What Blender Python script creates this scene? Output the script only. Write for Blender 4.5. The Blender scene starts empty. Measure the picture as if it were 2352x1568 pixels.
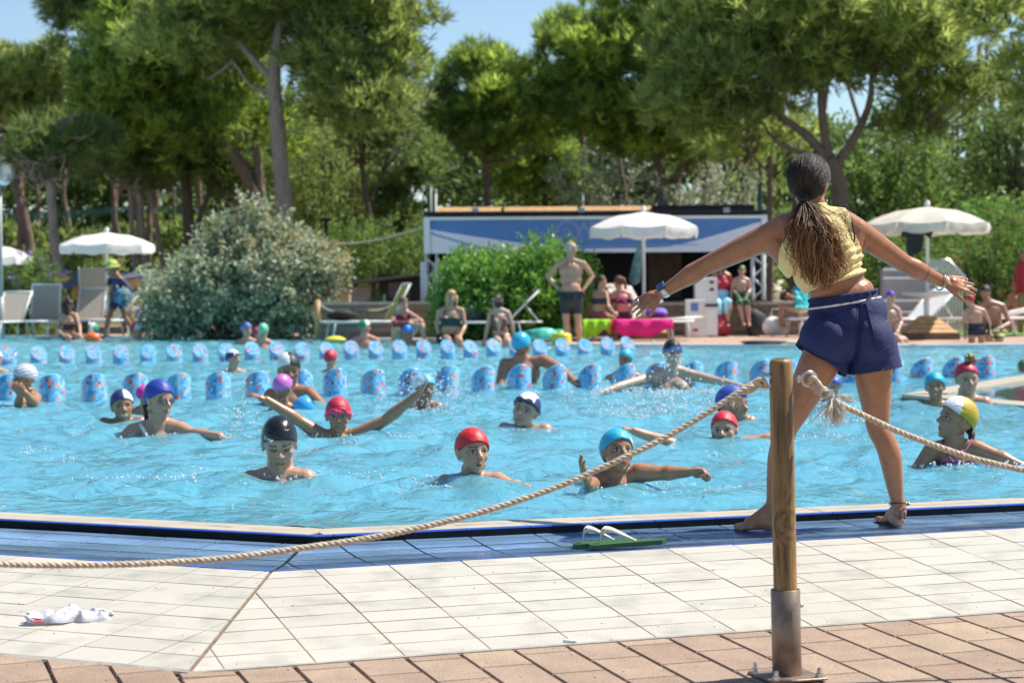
import bpy, bmesh, math, random
import numpy as np
from mathutils import Vector, Matrix, Euler
sc = bpy.context.scene
C = sc.collection
R = math.radians
random.seed(7)
rng = np.random.default_rng(7)
PI = math.pi

# ---------------------------------------------------------------- camera
F = 1992.0                      # focal length in pixels of the 1024 px wide frame (a 70 mm lens)
HC = 0.853                      # eye height above the pool's water level (z = 0)
PITCH = math.atan((341.4 - 296.0) / F)
ROLL = R(0.35)
fw = Vector((0, math.cos(PITCH), -math.sin(PITCH)))
rt0 = Vector((1, 0, 0))
dn0 = -(rt0.cross(fw))
rt = rt0 * math.cos(ROLL) + dn0 * math.sin(ROLL)
dn = dn0 * math.cos(ROLL) - rt0 * math.sin(ROLL)
CAM = Vector((0, 0, HC))
cam = bpy.data.cameras.new('camera')
camo = bpy.data.objects.new('camera', cam)
C.objects.link(camo)
m3 = Matrix((rt, -dn, -fw)).transposed()
camo.matrix_world = Matrix.Translation(CAM) @ m3.to_4x4()
cam.sensor_width = 36.0
cam.lens = F / 1024 * 36.0
cam.clip_start = 0.05
cam.clip_end = 3000
cam.dof.use_dof = True
cam.dof.focus_distance = 7.0
cam.dof.aperture_fstop = 5.0
cam.dof.aperture_blades = 9
sc.camera = camo

# ---------------------------------------------------------------- sky and sun
SUN_EL = R(56)
SUN_DIR = Vector((math.cos(SUN_EL) * math.cos(R(18)), math.cos(SUN_EL) * math.sin(R(18)), math.sin(SUN_EL)))
world = bpy.data.worlds.new("World")
sc.world = world
world.use_nodes = True
wn = world.node_tree.nodes
wl = world.node_tree.links
sky = wn.new('ShaderNodeTexSky')
sky.sky_type = 'NISHITA'
sky.sun_disc = False
sky.sun_elevation = SUN_EL
sky.sun_rotation = math.atan2(SUN_DIR.x, SUN_DIR.y)
sky.air_density = 1.0
sky.dust_density = 0.15
sky.ozone_density = 3.5
wn['Background'].inputs['Strength'].default_value = 0.092
wl.new(sky.outputs[0], wn['Background'].inputs['Color'])
sd = bpy.data.lights.new('sun', 'SUN')
sd.energy = 5.0
sd.angle = R(0.53)
sd.color = (1.0, 0.93, 0.82)
sun = bpy.data.objects.new('sun', sd)
C.objects.link(sun)
sun.rotation_euler = SUN_DIR.to_track_quat('Z', 'Y').to_euler()
sun.location = (20, 10, 30)

vs = sc.view_settings
vs.view_transform = 'Standard'
vs.look = 'None'
vs.exposure = 0.68
vs.gamma = 1.0
vs.use_curve_mapping = False
cy = sc.cycles
cy.max_bounces = 8
cy.diffuse_bounces = 3
cy.glossy_bounces = 3
cy.transmission_bounces = 5
cy.transparent_max_bounces = 8
cy.caustics_reflective = False
cy.caustics_refractive = True
cy.use_denoising = True
cy.sample_clamp_indirect = 6.0

# ---------------------------------------------------------------- measuring helpers
K = 1024 / 2352.0               # my measurements of the photograph are in a 2352 px wide copy
def ray(vx, vy):
 return rt * ((vx * K - 512) / F) + dn * ((vy * K - 341.4) / F) + fw
def at(vx, vy, Y):
 """the world point seen at (vx, vy) that stands Y metres away"""
 d = ray(vx, vy)
 return CAM + d * (Y / d.y)
def atz(vx, vy, z=0.0):
 """the world point seen at (vx, vy) that lies at height z"""
 d = ray(vx, vy)
 return CAM + d * ((z - HC) / d.z)

# ---------------------------------------------------------------- materials
MATS = {}
def node_mat(name):
 m = bpy.data.materials.new(name)
 m.use_nodes = True
 nt = m.node_tree
 return m, nt, nt.nodes, nt.links, nt.nodes['Principled BSDF']
def mat(name, col, rough=0.6, var=0.12, scale=8.0, metal=0.0, bump=0.0, bscale=60.0, spec=0.5, trans=0.0, sss=0.0, coat=0.0, attr=None, dirt=None):
 """a plain surface: colour with noise variation, optional fine bump"""
 if name in MATS:
  return MATS[name]
 m, nt, n, l, b = node_mat(name)
 tc = n.new('ShaderNodeTexCoord')
 ns = n.new('ShaderNodeTexNoise')
 ns.inputs['Scale'].default_value = scale
 ns.inputs['Detail'].default_value = 5
 l.new(tc.outputs['Object'], ns.inputs['Vector'])
 mr = n.new('ShaderNodeMapRange')
 mr.inputs['From Min'].default_value = 0.25
 mr.inputs['From Max'].default_value = 0.75
 mr.inputs['To Min'].default_value = 1 - var
 mr.inputs['To Max'].default_value = 1 + var
 l.new(ns.outputs['Fac'], mr.inputs['Value'])
 mx = n.new('ShaderNodeVectorMath')
 mx.operation = 'SCALE'
 l.new(mr.outputs[0], mx.inputs['Scale'])
 if attr:
  at_ = n.new('ShaderNodeAttribute')
  at_.attribute_name = attr
  l.new(at_.outputs['Color'], mx.inputs[0])
 else:
  mx.inputs[0].default_value = col[:3]
 l.new(mx.outputs[0], b.inputs['Base Color'])
 b.inputs['Roughness'].default_value = rough
 b.inputs['Metallic'].default_value = metal
 b.inputs['Specular IOR Level'].default_value = spec
 b.inputs['Coat Weight'].default_value = coat
 if sss:
  b.inputs['Subsurface Weight'].default_value = sss
  b.inputs['Subsurface Radius'].default_value = (0.012, 0.005, 0.003)
  b.inputs['Subsurface Scale'].default_value = 1.0
 if bump:
  n2 = n.new('ShaderNodeTexNoise')
  n2.inputs['Scale'].default_value = bscale
  n2.inputs['Detail'].default_value = 4
  l.new(tc.outputs['Object'], n2.inputs['Vector'])
  bp = n.new('ShaderNodeBump')
  bp.inputs['Strength'].default_value = bump
  bp.inputs['Distance'].default_value = 0.01
  l.new(n2.outputs['Fac'], bp.inputs['Height'])
  l.new(bp.outputs[0], b.inputs['Normal'])
 if trans:
  out = n['Material Output']
  tr = n.new('ShaderNodeBsdfTranslucent')
  l.new(mx.outputs[0], tr.inputs['Color'])
  ms = n.new('ShaderNodeMixShader')
  ms.inputs[0].default_value = trans
  l.new(b.outputs[0], ms.inputs[1])
  l.new(tr.outputs[0], ms.inputs[2])
  l.new(ms.outputs[0], out.inputs['Surface'])
 MATS[name] = m
 return m

# ---------------------------------------------------------------- mesh helpers
class MB:
 """collects shapes; build() links them as ONE mesh object"""
 def __init__(s):
  s.v = []; s.f = []; s.mi = []; s.sm = []
  s.cur = 0; s.smooth = False
 def add(s, verts, faces, smooth=None):
  o = len(s.v)
  s.v.extend([tuple(v) for v in verts])
  for f in faces:
   s.f.append(tuple(i + o for i in f))
   s.mi.append(s.cur)
   s.sm.append(s.smooth if smooth is None else smooth)
  return o
 def box(s, c, size, rot=None, bev=0.0):
  c = Vector(c); hx, hy, hz = size[0] / 2, size[1] / 2, size[2] / 2
  M = rot if rot is not None else Matrix.Identity(3)
  if isinstance(M, (int, float)): M = Matrix.Rotation(M, 3, 'Z')
  if bev <= 0:
   vs_ = [Vector((x, y, z)) for z in (-hz, hz) for x, y in ((-hx, -hy), (hx, -hy), (hx, hy), (-hx, hy))]
   fs = [(3, 2, 1, 0), (4, 5, 6, 7), (0, 1, 5, 4), (1, 2, 6, 5), (2, 3, 7, 6), (3, 0, 4, 7)]
  else:
   e = bev
   vs_ = []
   for z, k in ((-hz, e), (-hz + e, 0), (hz - e, 0), (hz, e)):
    ax, ay = hx - k, hy - k
    vs_ += [Vector((x, y, z)) for x, y in ((-ax, -ay), (ax, -ay), (ax, ay), (-ax, ay))]
   fs = [(3, 2, 1, 0), (12, 13, 14, 15)]
   for r_ in range(3):
    for q in range(4):
     a = r_ * 4 + q; b_ = r_ * 4 + (q + 1) % 4
     fs.append((a, b_, b_ + 4, a + 4))
  s.add([c + M @ v for v in vs_], fs)
 def bar(s, p, q, w, h=None, up=(0, 0, 1)):
  """a straight bar of rectangular section from p to q"""
  p = Vector(p); q = Vector(q); d = q - p
  if d.length < 1e-6: return
  z = d.normalized(); u = Vector(up)
  x = u.cross(z)
  if x.length < 1e-3: x = Vector((1, 0, 0)).cross(z)
  x.normalize(); y = z.cross(x)
  M = Matrix((x, y, z)).transposed()
  s.box((p + q) / 2, (w, h or w, d.length), M)
 def tube(s, pts, rad, n=8, caps=True, smooth=True, closed=False):
  pts = [Vector(p) for p in pts]
  m = len(pts)
  if not hasattr(rad, '__len__'): rad = [rad] * m
  t0 = (pts[1] - pts[0]).normalized()
  u = t0.orthogonal().normalized()
  vs_ = []
  for i, p in enumerate(pts):
   if closed: t = pts[(i + 1) % m] - pts[i - 1]
   elif i == 0: t = pts[1] - pts[0]
   elif i == m - 1: t = pts[-1] - pts[-2]
   else: t = pts[i + 1] - pts[i - 1]
   t = t.normalized() if t.length > 1e-9 else t0
   u = u - t * u.dot(t)
   u = u.normalized() if u.length > 1e-6 else t.orthogonal().normalized()
   w = t.cross(u)
   for k in range(n):
    a = 2 * PI * k / n
    vs_.append(p + (u * math.cos(a) + w * math.sin(a)) * rad[i])
  fs = []
  for i in range(m if closed else m - 1):
   j = (i + 1) % m
   for k in range(n):
    k2 = (k + 1) % n
    fs.append((i * n + k, i * n + k2, j * n + k2, j * n + k))
  if caps and not closed:
   fs.append(tuple(reversed(range(n))))
   fs.append(tuple((m - 1) * n + k for k in range(n)))
  s.add(vs_, fs, smooth)
 def lathe(s, prof, n=24, c=(0, 0, 0), axis=None, smooth=True, ang=2 * PI):
  """prof: list of (radius, height) turned about z (or axis, a 3x3 matrix)"""
  c = Vector(c); vs_ = []
  full = abs(ang - 2 * PI) < 1e-6
  cnt = n if full else n + 1
  for r_, h in prof:
   for k in range(cnt):
    a = ang * k / n
    v = Vector((r_ * math.cos(a), r_ * math.sin(a), h))
    vs_.append(c + (axis @ v if axis is not None else v))
  fs = []
  for i in range(len(prof) - 1):
   for k in range(n):
    k2 = (k + 1) % cnt
    fs.append((i * cnt + k, i * cnt + k2, (i + 1) * cnt + k2, (i + 1) * cnt + k))
  s.add(vs_, fs, smooth)
 def ball(s, c, r, n=12, m=8, rot=None):
  c = Vector(c)
  if not hasattr(r, '__len__'): r = (r, r, r)
  vs_ = [Vector((0, 0, -r[2]))]
  for i in range(1, m):
   a = -PI / 2 + PI * i / m
   for k in range(n):
    b_ = 2 * PI * k / n
    vs_.append(Vector((r[0] * math.cos(a) * math.cos(b_), r[1] * math.cos(a) * math.sin(b_), r[2] * math.sin(a))))
  vs_.append(Vector((0, 0, r[2])))
  fs = []
  for k in range(n):
   fs.append((0, 1 + (k + 1) % n, 1 + k))
   fs.append((len(vs_) - 1, 1 + (m - 2) * n + k, 1 + (m - 2) * n + (k + 1) % n))
  for i in range(m - 2):
   for k in range(n):
    a = 1 + i * n + k; b_ = 1 + i * n + (k + 1) % n
    fs.append((a, b_, b_ + n, a + n))
  if rot is not None: vs_ = [rot @ v for v in vs_]
  s.add([c + v for v in vs_], fs, True)
 def prism(s, poly, z0, z1, top=True, bottom=True):
  """vertical prism over a list of (x, y), counter-clockwise"""
  n = len(poly)
  z0s = z0 if hasattr(z0, '__len__') else [z0] * n
  z1s = z1 if hasattr(z1, '__len__') else [z1] * n
  vs_ = [(p[0], p[1], z) for p, z in zip(poly, z0s)] + [(p[0], p[1], z) for p, z in zip(poly, z1s)]
  fs = [(i, (i + 1) % n, (i + 1) % n + n, i + n) for i in range(n)]
  if top: fs.append(tuple(range(n, 2 * n)))
  if bottom: fs.append(tuple(reversed(range(n))))
  s.add(vs_, fs, False)
 def mesh(s, name):
  me = bpy.data.meshes.new(name)
  me.from_pydata(s.v, [], s.f)
  if s.f:
   me.polygons.foreach_set('material_index', s.mi)
   me.polygons.foreach_set('use_smooth', s.sm)
  me.update()
  return me
 def build(s, name, m, parent=None, loc=None):
  return link(name, s.mesh(name), m, parent, loc)

def link(name, me, m=None, parent=None, loc=None):
 o = bpy.data.objects.new(name, me)
 C.objects.link(o)
 if m is not None:
  for x in (m if isinstance(m, (list, tuple)) else [m]):
   me.materials.append(x)
 if parent is not None: o.parent = parent
 if loc is not None: o.location = loc
 return o
def np_mesh(name, v, tris=None, quads=None, smooth=False):
 """a mesh from numpy arrays of vertices and triangles / quads"""
 me = bpy.data.meshes.new(name)
 v = np.asarray(v, np.float32)
 me.vertices.add(len(v)); me.vertices.foreach_set('co', v.ravel())
 fs = []
 nt_ = 0 if tris is None else len(tris); nq = 0 if quads is None else len(quads)
 li = []
 if nt_: li.append(np.asarray(tris, np.int32).ravel())
 if nq: li.append(np.asarray(quads, np.int32).ravel())
 li = np.concatenate(li)
 me.loops.add(len(li)); me.loops.foreach_set('vertex_index', li)
 st = np.concatenate([np.arange(nt_) * 3, nt_ * 3 + np.arange(nq) * 4]).astype(np.int32)
 me.polygons.add(nt_ + nq)
 me.polygons.foreach_set('loop_start', st)
 me.polygons.foreach_set('use_smooth', np.full(nt_ + nq, smooth))
 me.update(calc_edges=True)
 return me
def thing(name, label, cat, loc=(0, 0, 0), rz=0.0, group=None):
 o = bpy.data.objects.new(name, None)
 o.empty_display_size = 0.1
 C.objects.link(o)
 o.location = loc
 o.rotation_euler = (0, 0, rz)
 o['label'] = label; o['category'] = cat
 if group: o['group'] = group
 return o
def tag(o, label, cat, group=None):
 o['label'] = label; o['category'] = cat
 if group: o['group'] = group
 return o
def struct(o):
 o['kind'] = 'structure'
 return o
def stuff(o):
 o['kind'] = 'stuff'
 return o
def dup(root, loc, rz=0.0, label=None, group=None, scale=None):
 r = root.copy(); C.objects.link(r)
 r.location = loc; r.rotation_euler = (0, 0, rz)
 if label: r['label'] = label
 if group: r['group'] = group
 if scale: r.scale = (scale,) * 3 if not hasattr(scale, '__len__') else scale
 for ch in list(root.children):
  c = ch.copy(); C.objects.link(c); c.parent = r
  for g in list(ch.children):
   d = g.copy(); C.objects.link(d); d.parent = c
 return r
def clip_poly(poly, p, n):
 """the part of a polygon on the side of the line through p that n points to"""
 out = []
 m = len(poly)
 for i in range(m):
  a, b = poly[i], poly[(i + 1) % m]
  da = (a[0] - p[0]) * n[0] + (a[1] - p[1]) * n[1]
  db = (b[0] - p[0]) * n[0] + (b[1] - p[1]) * n[1]
  if da >= 0: out.append(a)
  if da * db < 0:
   t = da / (da - db)
   out.append((a[0] + (b[0] - a[0]) * t, a[1] + (b[1] - a[1]) * t))
 return out
# ================================================================ the pool and the ground round it
# plan directions of the two near pool sides, measured from the tile grid in the photograph
AR = Vector((0.9479, 0.3185, 0)).normalized(); BR = Vector((0.3185, -0.9479, 0)).normalized()     # along / away from the pool
AL = Vector((0.9063, -0.4226, 0)).normalized(); BL = Vector((-0.4226, -0.9063, 0)).normalized()
CC = Vector((-0.789, 6.4676, 0))        # inner corner of the cream tiles
CO = Vector((-0.8658, 5.2422, 0))       # outer corner
TC = Vector((-0.712, 7.101, 0))         # outer corner of the coping (blue nosing)
IC = Vector((-0.6975, 7.341, 0))        # inner corner of the coping: the water's edge
SEAM = (CO - CC).normalized()
SN = Vector((-SEAM.y, SEAM.x, 0))
if SN.x < 0: SN = -SN                   # points to the right-hand side
FAR = [(-30, 50.5), (-11.3, 43.9), (-4.1, 40.9), (0.0, 34.6), (1.2, 33.0), (6.3, 31.2), (12, 31.6), (30, 33.0)]
DECKW = 1.10

def water_material():
 m, nt, n, l, b = node_mat('pool_water')
 geo = n.new('ShaderNodeNewGeometry')
 mp = n.new('ShaderNodeMapping'); mp.inputs['Scale'].default_value = (1.0, 0.8, 1.0)
 l.new(geo.outputs['Position'], mp.inputs['Vector'])
 n1 = n.new('ShaderNodeTexNoise'); n1.inputs['Scale'].default_value = 7.0; n1.inputs['Detail'].default_value = 4.0; n1.inputs['Distortion'].default_value = 0.8
 l.new(mp.outputs[0], n1.inputs['Vector'])
 bp = n.new('ShaderNodeBump'); bp.inputs['Strength'].default_value = 0.8; bp.inputs['Distance'].default_value = 0.04
 l.new(n1.outputs['Fac'], bp.inputs['Height'])
 n2 = n.new('ShaderNodeTexNoise'); n2.inputs['Scale'].default_value = 38.0; n2.inputs['Detail'].default_value = 2.0
 l.new(geo.outputs['Position'], n2.inputs['Vector'])
 bp2 = n.new('ShaderNodeBump'); bp2.inputs['Strength'].default_value = 0.3; bp2.inputs['Distance'].default_value = 0.006
 l.new(n2.outputs['Fac'], bp2.inputs['Height']); l.new(bp.outputs[0], bp2.inputs['Normal'])
 l.new(bp2.outputs[0], b.inputs['Normal'])
 b.inputs['Base Color'].default_value = (0.23, 0.69, 0.86, 1)
 b.inputs['Roughness'].default_value = 0.02
 b.inputs['IOR'].default_value = 1.31
 b.inputs['Transmission Weight'].default_value = 0.62
 return m

def waves(x, y):
 z = np.zeros_like(x)
 r_ = np.random.default_rng(3)
 for lam, amp, cnt in ((2.4, .008, 5), (1.1, .011, 9), (.55, .0105, 12), (.27, .006, 14), (.15, .0026, 14)):
  for _ in range(cnt):
   th = r_.uniform(0, 2 * PI); k = 2 * PI / (lam * r_.uniform(.75, 1.3))
   z += amp * r_.uniform(.5, 1) / math.sqrt(cnt) * 1.6 * np.sin(k * (x * math.cos(th) + y * math.sin(th)) + r_.uniform(0, 6.28))
 # calmer against the near edge
 d = np.minimum((x - IC.x) * -BR.x + (y - IC.y) * -BR.y, (x - IC.x) * -BL.x + (y - IC.y) * -BL.y)
 return z * np.clip(.25 + d / 1.2, .25, 1) - .004
SWIM = []           # (x, y, strength): rings round the swimmers, filled in by the list of people below
def wave_h(x, y):
 return float(waves(np.array([x]), np.array([y]))[0])

def make_water():
 ys = [6.7]
 while ys[-1] < 52: ys.append(ys[-1] + 0.026 * (ys[-1] / 7) ** .95)
 ys = np.array(ys); xs = np.arange(-14, 14.01, .045)
 X, Y = np.meshgrid(xs, ys)
 Z = waves(X, Y)
 for (sx, sy, st) in SWIM:
  r_ = np.sqrt((X - sx) ** 2 + (Y - sy) ** 2)
  Z += st * (.013 * np.exp(-((r_ - .55) / .5) ** 2) * np.sin(r_ * 2 * PI / .33 + sx * 3) + .026 * np.exp(-(r_ / .42) ** 4))
 v = np.stack([X.ravel(), Y.ravel(), Z.ravel()], 1)
 nx = len(xs)
 i = np.arange((len(ys) - 1) * nx).reshape(-1, nx)[:, :-1].ravel()
 q = np.stack([i, i + 1, i + 1 + nx, i + nx], 1)
 me = np_mesh('pool_water', v, quads=q, smooth=True)
 bm = bmesh.new(); bm.from_mesh(me)
 planes = [(IC + Vector((0, 0, 0)), -BR), (IC, -BL)]
 for p, nn in planes:
  bmesh.ops.bisect_plane(bm, geom=bm.verts[:] + bm.edges[:] + bm.faces[:], plane_co=p, plane_no=nn, clear_inner=True)
 # far outline: drop what lies beyond the far coping
 fx = [p[0] for p in FAR]; fy = [p[1] for p in FAR]
 dead = [f for f in bm.faces if f.calc_center_median().y > np.interp(f.calc_center_median().x, fx, fy) + .05]
 bmesh.ops.delete(bm, geom=dead, context='FACES')
 bm.to_mesh(me); bm.free()
 for p in me.polygons: p.use_smooth = True
 o = struct(link('water', me, water_material()))
 o.cycles.is_caustics_caster = True
 return o
sd.cycles.is_caustics_light = True

# pool shell: floor and side walls
def tilemat(name, col, rough, dots=False, wet=False, var=.06, grid=None):
 m, nt, n, l, b = node_mat(name)
 tc = n.new('ShaderNodeTexCoord')
 oi = n.new('ShaderNodeObjectInfo')
 ns = n.new('ShaderNodeTexNoise'); ns.inputs['Scale'].default_value = 7; ns.inputs['Detail'].default_value = 7
 geo = n.new('ShaderNodeNewGeometry')
 l.new(geo.outputs['Position'], ns.inputs['Vector'])
 a1 = n.new('ShaderNodeMath'); a1.operation = 'MULTIPLY_ADD'; a1.inputs[1].default_value = var; a1.inputs[2].default_value = 1 - var / 2
 l.new(oi.outputs['Random'], a1.inputs[0])
 a2 = n.new('ShaderNodeMapRange'); a2.inputs['From Min'].default_value = .50; a2.inputs['From Max'].default_value = .74
 a2.inputs['To Min'].default_value = 1.0; a2.inputs['To Max'].default_value = .74
 l.new(ns.outputs['Fac'], a2.inputs['Value'])
 a3 = n.new('ShaderNodeMath'); a3.operation = 'MULTIPLY'
 l.new(a1.outputs[0], a3.inputs[0]); l.new(a2.outputs[0], a3.inputs[1])
 sc_ = n.new('ShaderNodeVectorMath'); sc_.operation = 'SCALE'; sc_.inputs[0].default_value = col
 l.new(a3.outputs[0], sc_.inputs['Scale'])
 l.new(sc_.outputs[0], b.inputs['Base Color'])
 b.inputs['Roughness'].default_value = rough
 if dots:
  vo = n.new('ShaderNodeTexVoronoi'); vo.inputs['Scale'].default_value = 70; vo.inputs['Randomness'].default_value = 0.0
  l.new(tc.outputs['Object'], vo.inputs['Vector'])
  mr = n.new('ShaderNodeMapRange'); mr.inputs['From Min'].default_value = .2; mr.inputs['From Max'].default_value = .45
  mr.inputs['To Min'].default_value = 1; mr.inputs['To Max'].default_value = 0
  l.new(vo.outputs['Distance'], mr.inputs['Value'])
  bp = n.new('ShaderNodeBump'); bp.inputs['Strength'].default_value = .25; bp.inputs['Distance'].default_value = .001
  l.new(mr.outputs[0], bp.inputs['Height']); l.new(bp.outputs[0], b.inputs['Normal'])
 if wet:
  # a film of water: patches much smoother than others, with ripples
  n3 = n.new('ShaderNodeTexNoise'); n3.inputs['Scale'].default_value = 2.2; n3.inputs['Detail'].default_value = 3
  mp = n.new('ShaderNodeMapping'); mp.inputs['Rotation'].default_value = (0, 0, -.32); mp.inputs['Scale'].default_value = (1, 3, 1)
  l.new(geo.outputs['Position'], mp.inputs['Vector']); l.new(mp.outputs[0], n3.inputs['Vector'])
  m3_ = n.new('ShaderNodeMapRange'); m3_.inputs['From Min'].default_value = .42; m3_.inputs['From Max'].default_value = .58
  m3_.inputs['To Min'].default_value = .28; m3_.inputs['To Max'].default_value = .03
  l.new(n3.outputs['Fac'], m3_.inputs['Value']); l.new(m3_.outputs[0], b.inputs['Roughness'])
  n4 = n.new('ShaderNodeTexNoise'); n4.inputs['Scale'].default_value = 26; n4.inputs['Detail'].default_value = 2
  l.new(mp.outputs[0], n4.inputs['Vector'])
  bp2 = n.new('ShaderNodeBump'); bp2.inputs['Strength'].default_value = .25; bp2.inputs['Distance'].default_value = .004
  l.new(n4.outputs['Fac'], bp2.inputs['Height'])
  l.new(bp2.outputs[0], b.inputs['Coat Normal'])
  b.inputs['Coat Weight'].default_value = 1.0; b.inputs['Coat Roughness'].default_value = .02; b.inputs['Coat IOR'].default_value = 1.33
 return m

def floor_mat():
 m, nt, n, l, b = node_mat('pool_floor')
 tc = n.new('ShaderNodeTexCoord')
 br = n.new('ShaderNodeTexBrick'); br.offset = 0; br.inputs['Scale'].default_value = 1
 br.inputs['Brick Width'].default_value = .25; br.inputs['Row Height'].default_value = .125; br.inputs['Mortar Size'].default_value = .004
 br.inputs['Color1'].default_value = (.58, .86, .92, 1); br.inputs['Color2'].default_value = (.52, .82, .90, 1); br.inputs['Mortar'].default_value = (.35, .6, .68, 1)
 l.new(tc.outputs['Object'], br.inputs['Vector']); l.new(br.outputs['Color'], b.inputs['Base Color'])
 b.inputs['Roughness'].default_value = .4
 return m
FLM = floor_mat()
bx = MB()
nearpoly = [(IC + AR * 40).to_2d(), IC.to_2d(), (IC - AL * 40).to_2d()]
shell = [tuple(p) for p in nearpoly] + [(-40, 52)] + FAR[1:-1] + [(40, 33)]
shell = [tuple(nearpoly[1]), tuple(nearpoly[0]), (40, 34)] + [tuple(p) for p in FAR[::-1][1:-1]] + [(-40, 54), tuple(nearpoly[2])]
bx.add([(p[0], p[1], -1.15) for p in shell], [tuple(range(len(shell)))])
pf = struct(bx.build('pool_floor', FLM)); pf.cycles.is_caustics_receiver = True
bx = MB()
k_ = len(shell)
bx.add([(p[0], p[1], -1.16) for p in shell] + [(p[0], p[1], -.015) for p in shell], [((i + 1) % k_, i, i + k_, (i + 1) % k_ + k_) for i in range(k_)])
pw_ = struct(bx.build('pool_wall', FLM)); pw_.cycles.is_caustics_receiver = True

# ---------------------------------------------------------------- near deck
def deck_z(x, y):
 P = Vector((x, y, 0)) - CC
 if P.dot(SN) >= 0: return -.0383 + .0079 * P.dot(AR) - .0894 * P.dot(BR)
 return -.0383 - .0894 * P.dot(BL)
CREAM = tilemat('cream_tile', (.495, .462, .385), .42, dots=True, var=.10)
BLUET = tilemat('blue_tile', (.19, .32, .50), .2, dots=False, wet=True, var=.18)
BLUESTRIP = tilemat('blue_strip', (.06, .14, .5), .3, dots=True)
BEIGE = tilemat('beige_tile', (.47, .41, .315), .42, var=.08)
NOSE = mat('blue_nosing', (.03, .09, .42), .12, var=.1, coat=.6)
GROUT = mat('tile_grout', (.17, .125, .085), .9, var=.35, scale=30, bump=.3)
GROUTB = mat('gutter_grout', (.02, .022, .025), .9, spec=.05, var=.3, scale=20)

def plate(name, poly, zf, th, m, parent, gap=.002, bev=0.0):
 """one tile: a thin plate over a plan polygon whose top follows zf; joints are left open round it"""
 c = (sum(p[0] for p in poly) / len(poly), sum(p[1] for p in poly) / len(poly))
 sh = []
 mm = len(poly)
 area = .5 * sum(poly[i][0] * poly[(i + 1) % mm][1] - poly[(i + 1) % mm][0] * poly[i][1] for i in range(mm))
 if area < 0: poly = poly[::-1]
 if abs(area) < 4e-4: return None
 cur = [tuple(p) for p in poly]
 for i in range(mm):
  a, b_ = Vector(poly[i][:2]), Vector(poly[(i + 1) % mm][:2])
  e = (b_ - a)
  if e.length < 1e-5: continue
  nn = Vector((-e.y, e.x)).normalized()
  cur = clip_poly(cur, a + nn * gap, nn)
  if len(cur) < 3: return None
 dz = random.uniform(-.0006, .0006); tx = random.uniform(-.004, .004); ty = random.uniform(-.004, .004)
 zt = [zf(p[0], p[1]) + dz + tx * (p[0] - c[0]) + ty * (p[1] - c[1]) for p in cur]
 zc = zf(*c)
 b = MB()
 n_ = len(cur)
 b.prism([(p[0] - c[0], p[1] - c[1]) for p in cur], [z - zc - th for z in zt], [z - zc for z in zt], bottom=False)
 o = b.build(name, m, parent, (c[0], c[1], zc))
 return o

def grid_tiles(name, side, d_edges, us, zf, th, m, parent, gap=.002, limit=None, base=CC):
 A, B = (AR, BR) if side > 0 else (AL, BL)
 for d0, d1 in zip(d_edges[:-1], d_edges[1:]):
  for u0, u1 in zip(us[:-1], us[1:]):
   pts = [base + A * u + B * d for u, d in ((u0, d0), (u1, d0), (u1, d1), (u0, d1))]
   poly = [(p.x, p.y) for p in pts]
   sn = (SN.x, SN.y) if side > 0 else (-SN.x, -SN.y)
   poly = clip_poly(poly, (CC.x + sn[0] * .004, CC.y + sn[1] * .004), sn)
   if len(poly) < 3: continue
   plate(name, poly, zf, th, m, parent, gap)

dk = MB()
def strip_poly(d0, d1, u0, u1):
 """plan outline between two offsets of the near pool edge, right half and left half"""
 rgt = [CC + SEAM * 0, CC]
 out = []
 for A, B, uu, s in ((AR, BR, u1, 1), (AL, BL, -u0, -1)):
  pts = [CC + A * (s * -2) + B * d0, CC + A * (s * uu if s > 0 else -uu) + B * d0, CC + A * (s * uu if s > 0 else -uu) + B * d1, CC + A * (s * -2) + B * d1]
  poly = clip_poly([(p.x, p.y) for p in pts], (CC.x, CC.y), (SN.x * s, SN.y * s))
  out.append(poly)
 return out
# the mortar beds the tiles lie on
tile_deck = None
for poly in strip_poly(-.003, DECKW + .03, -3.4, 5.2):
 zs = [deck_z(p[0] + (.001 if i >= 0 else 0) * 0, p[1]) - .0035 for i, p in enumerate(poly)]
 dk.prism(poly if sum(poly[i][0] * poly[(i + 1) % len(poly)][1] - poly[(i + 1) % len(poly)][0] * poly[i][1] for i in range(len(poly))) > 0 else poly[::-1],
    -.45, 0)
# set the top of the bed from the slope
me = dk.mesh('tile_deck')
for v in me.vertices:
 if v.co.z > -.2: v.co.z = deck_z(v.co.x, v.co.y) - .0035
 else: v.co.z = -.5
tile_deck = struct(link('tile_deck', me, GROUT))
rows = [0] + [(r_ - .229) * .125 for r_ in range(1, 10)]
rows[-1] = DECKW
grid_tiles('tile', 1, rows, [(c - .419) * .25 for c in range(-6, 19)], deck_z, .004, CREAM, tile_deck, .0024)
grid_tiles('tile', -1, rows, [-.02 - .25 * c for c in range(12, -6, -1)], deck_z, .004, CREAM, tile_deck, .0024)

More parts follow.
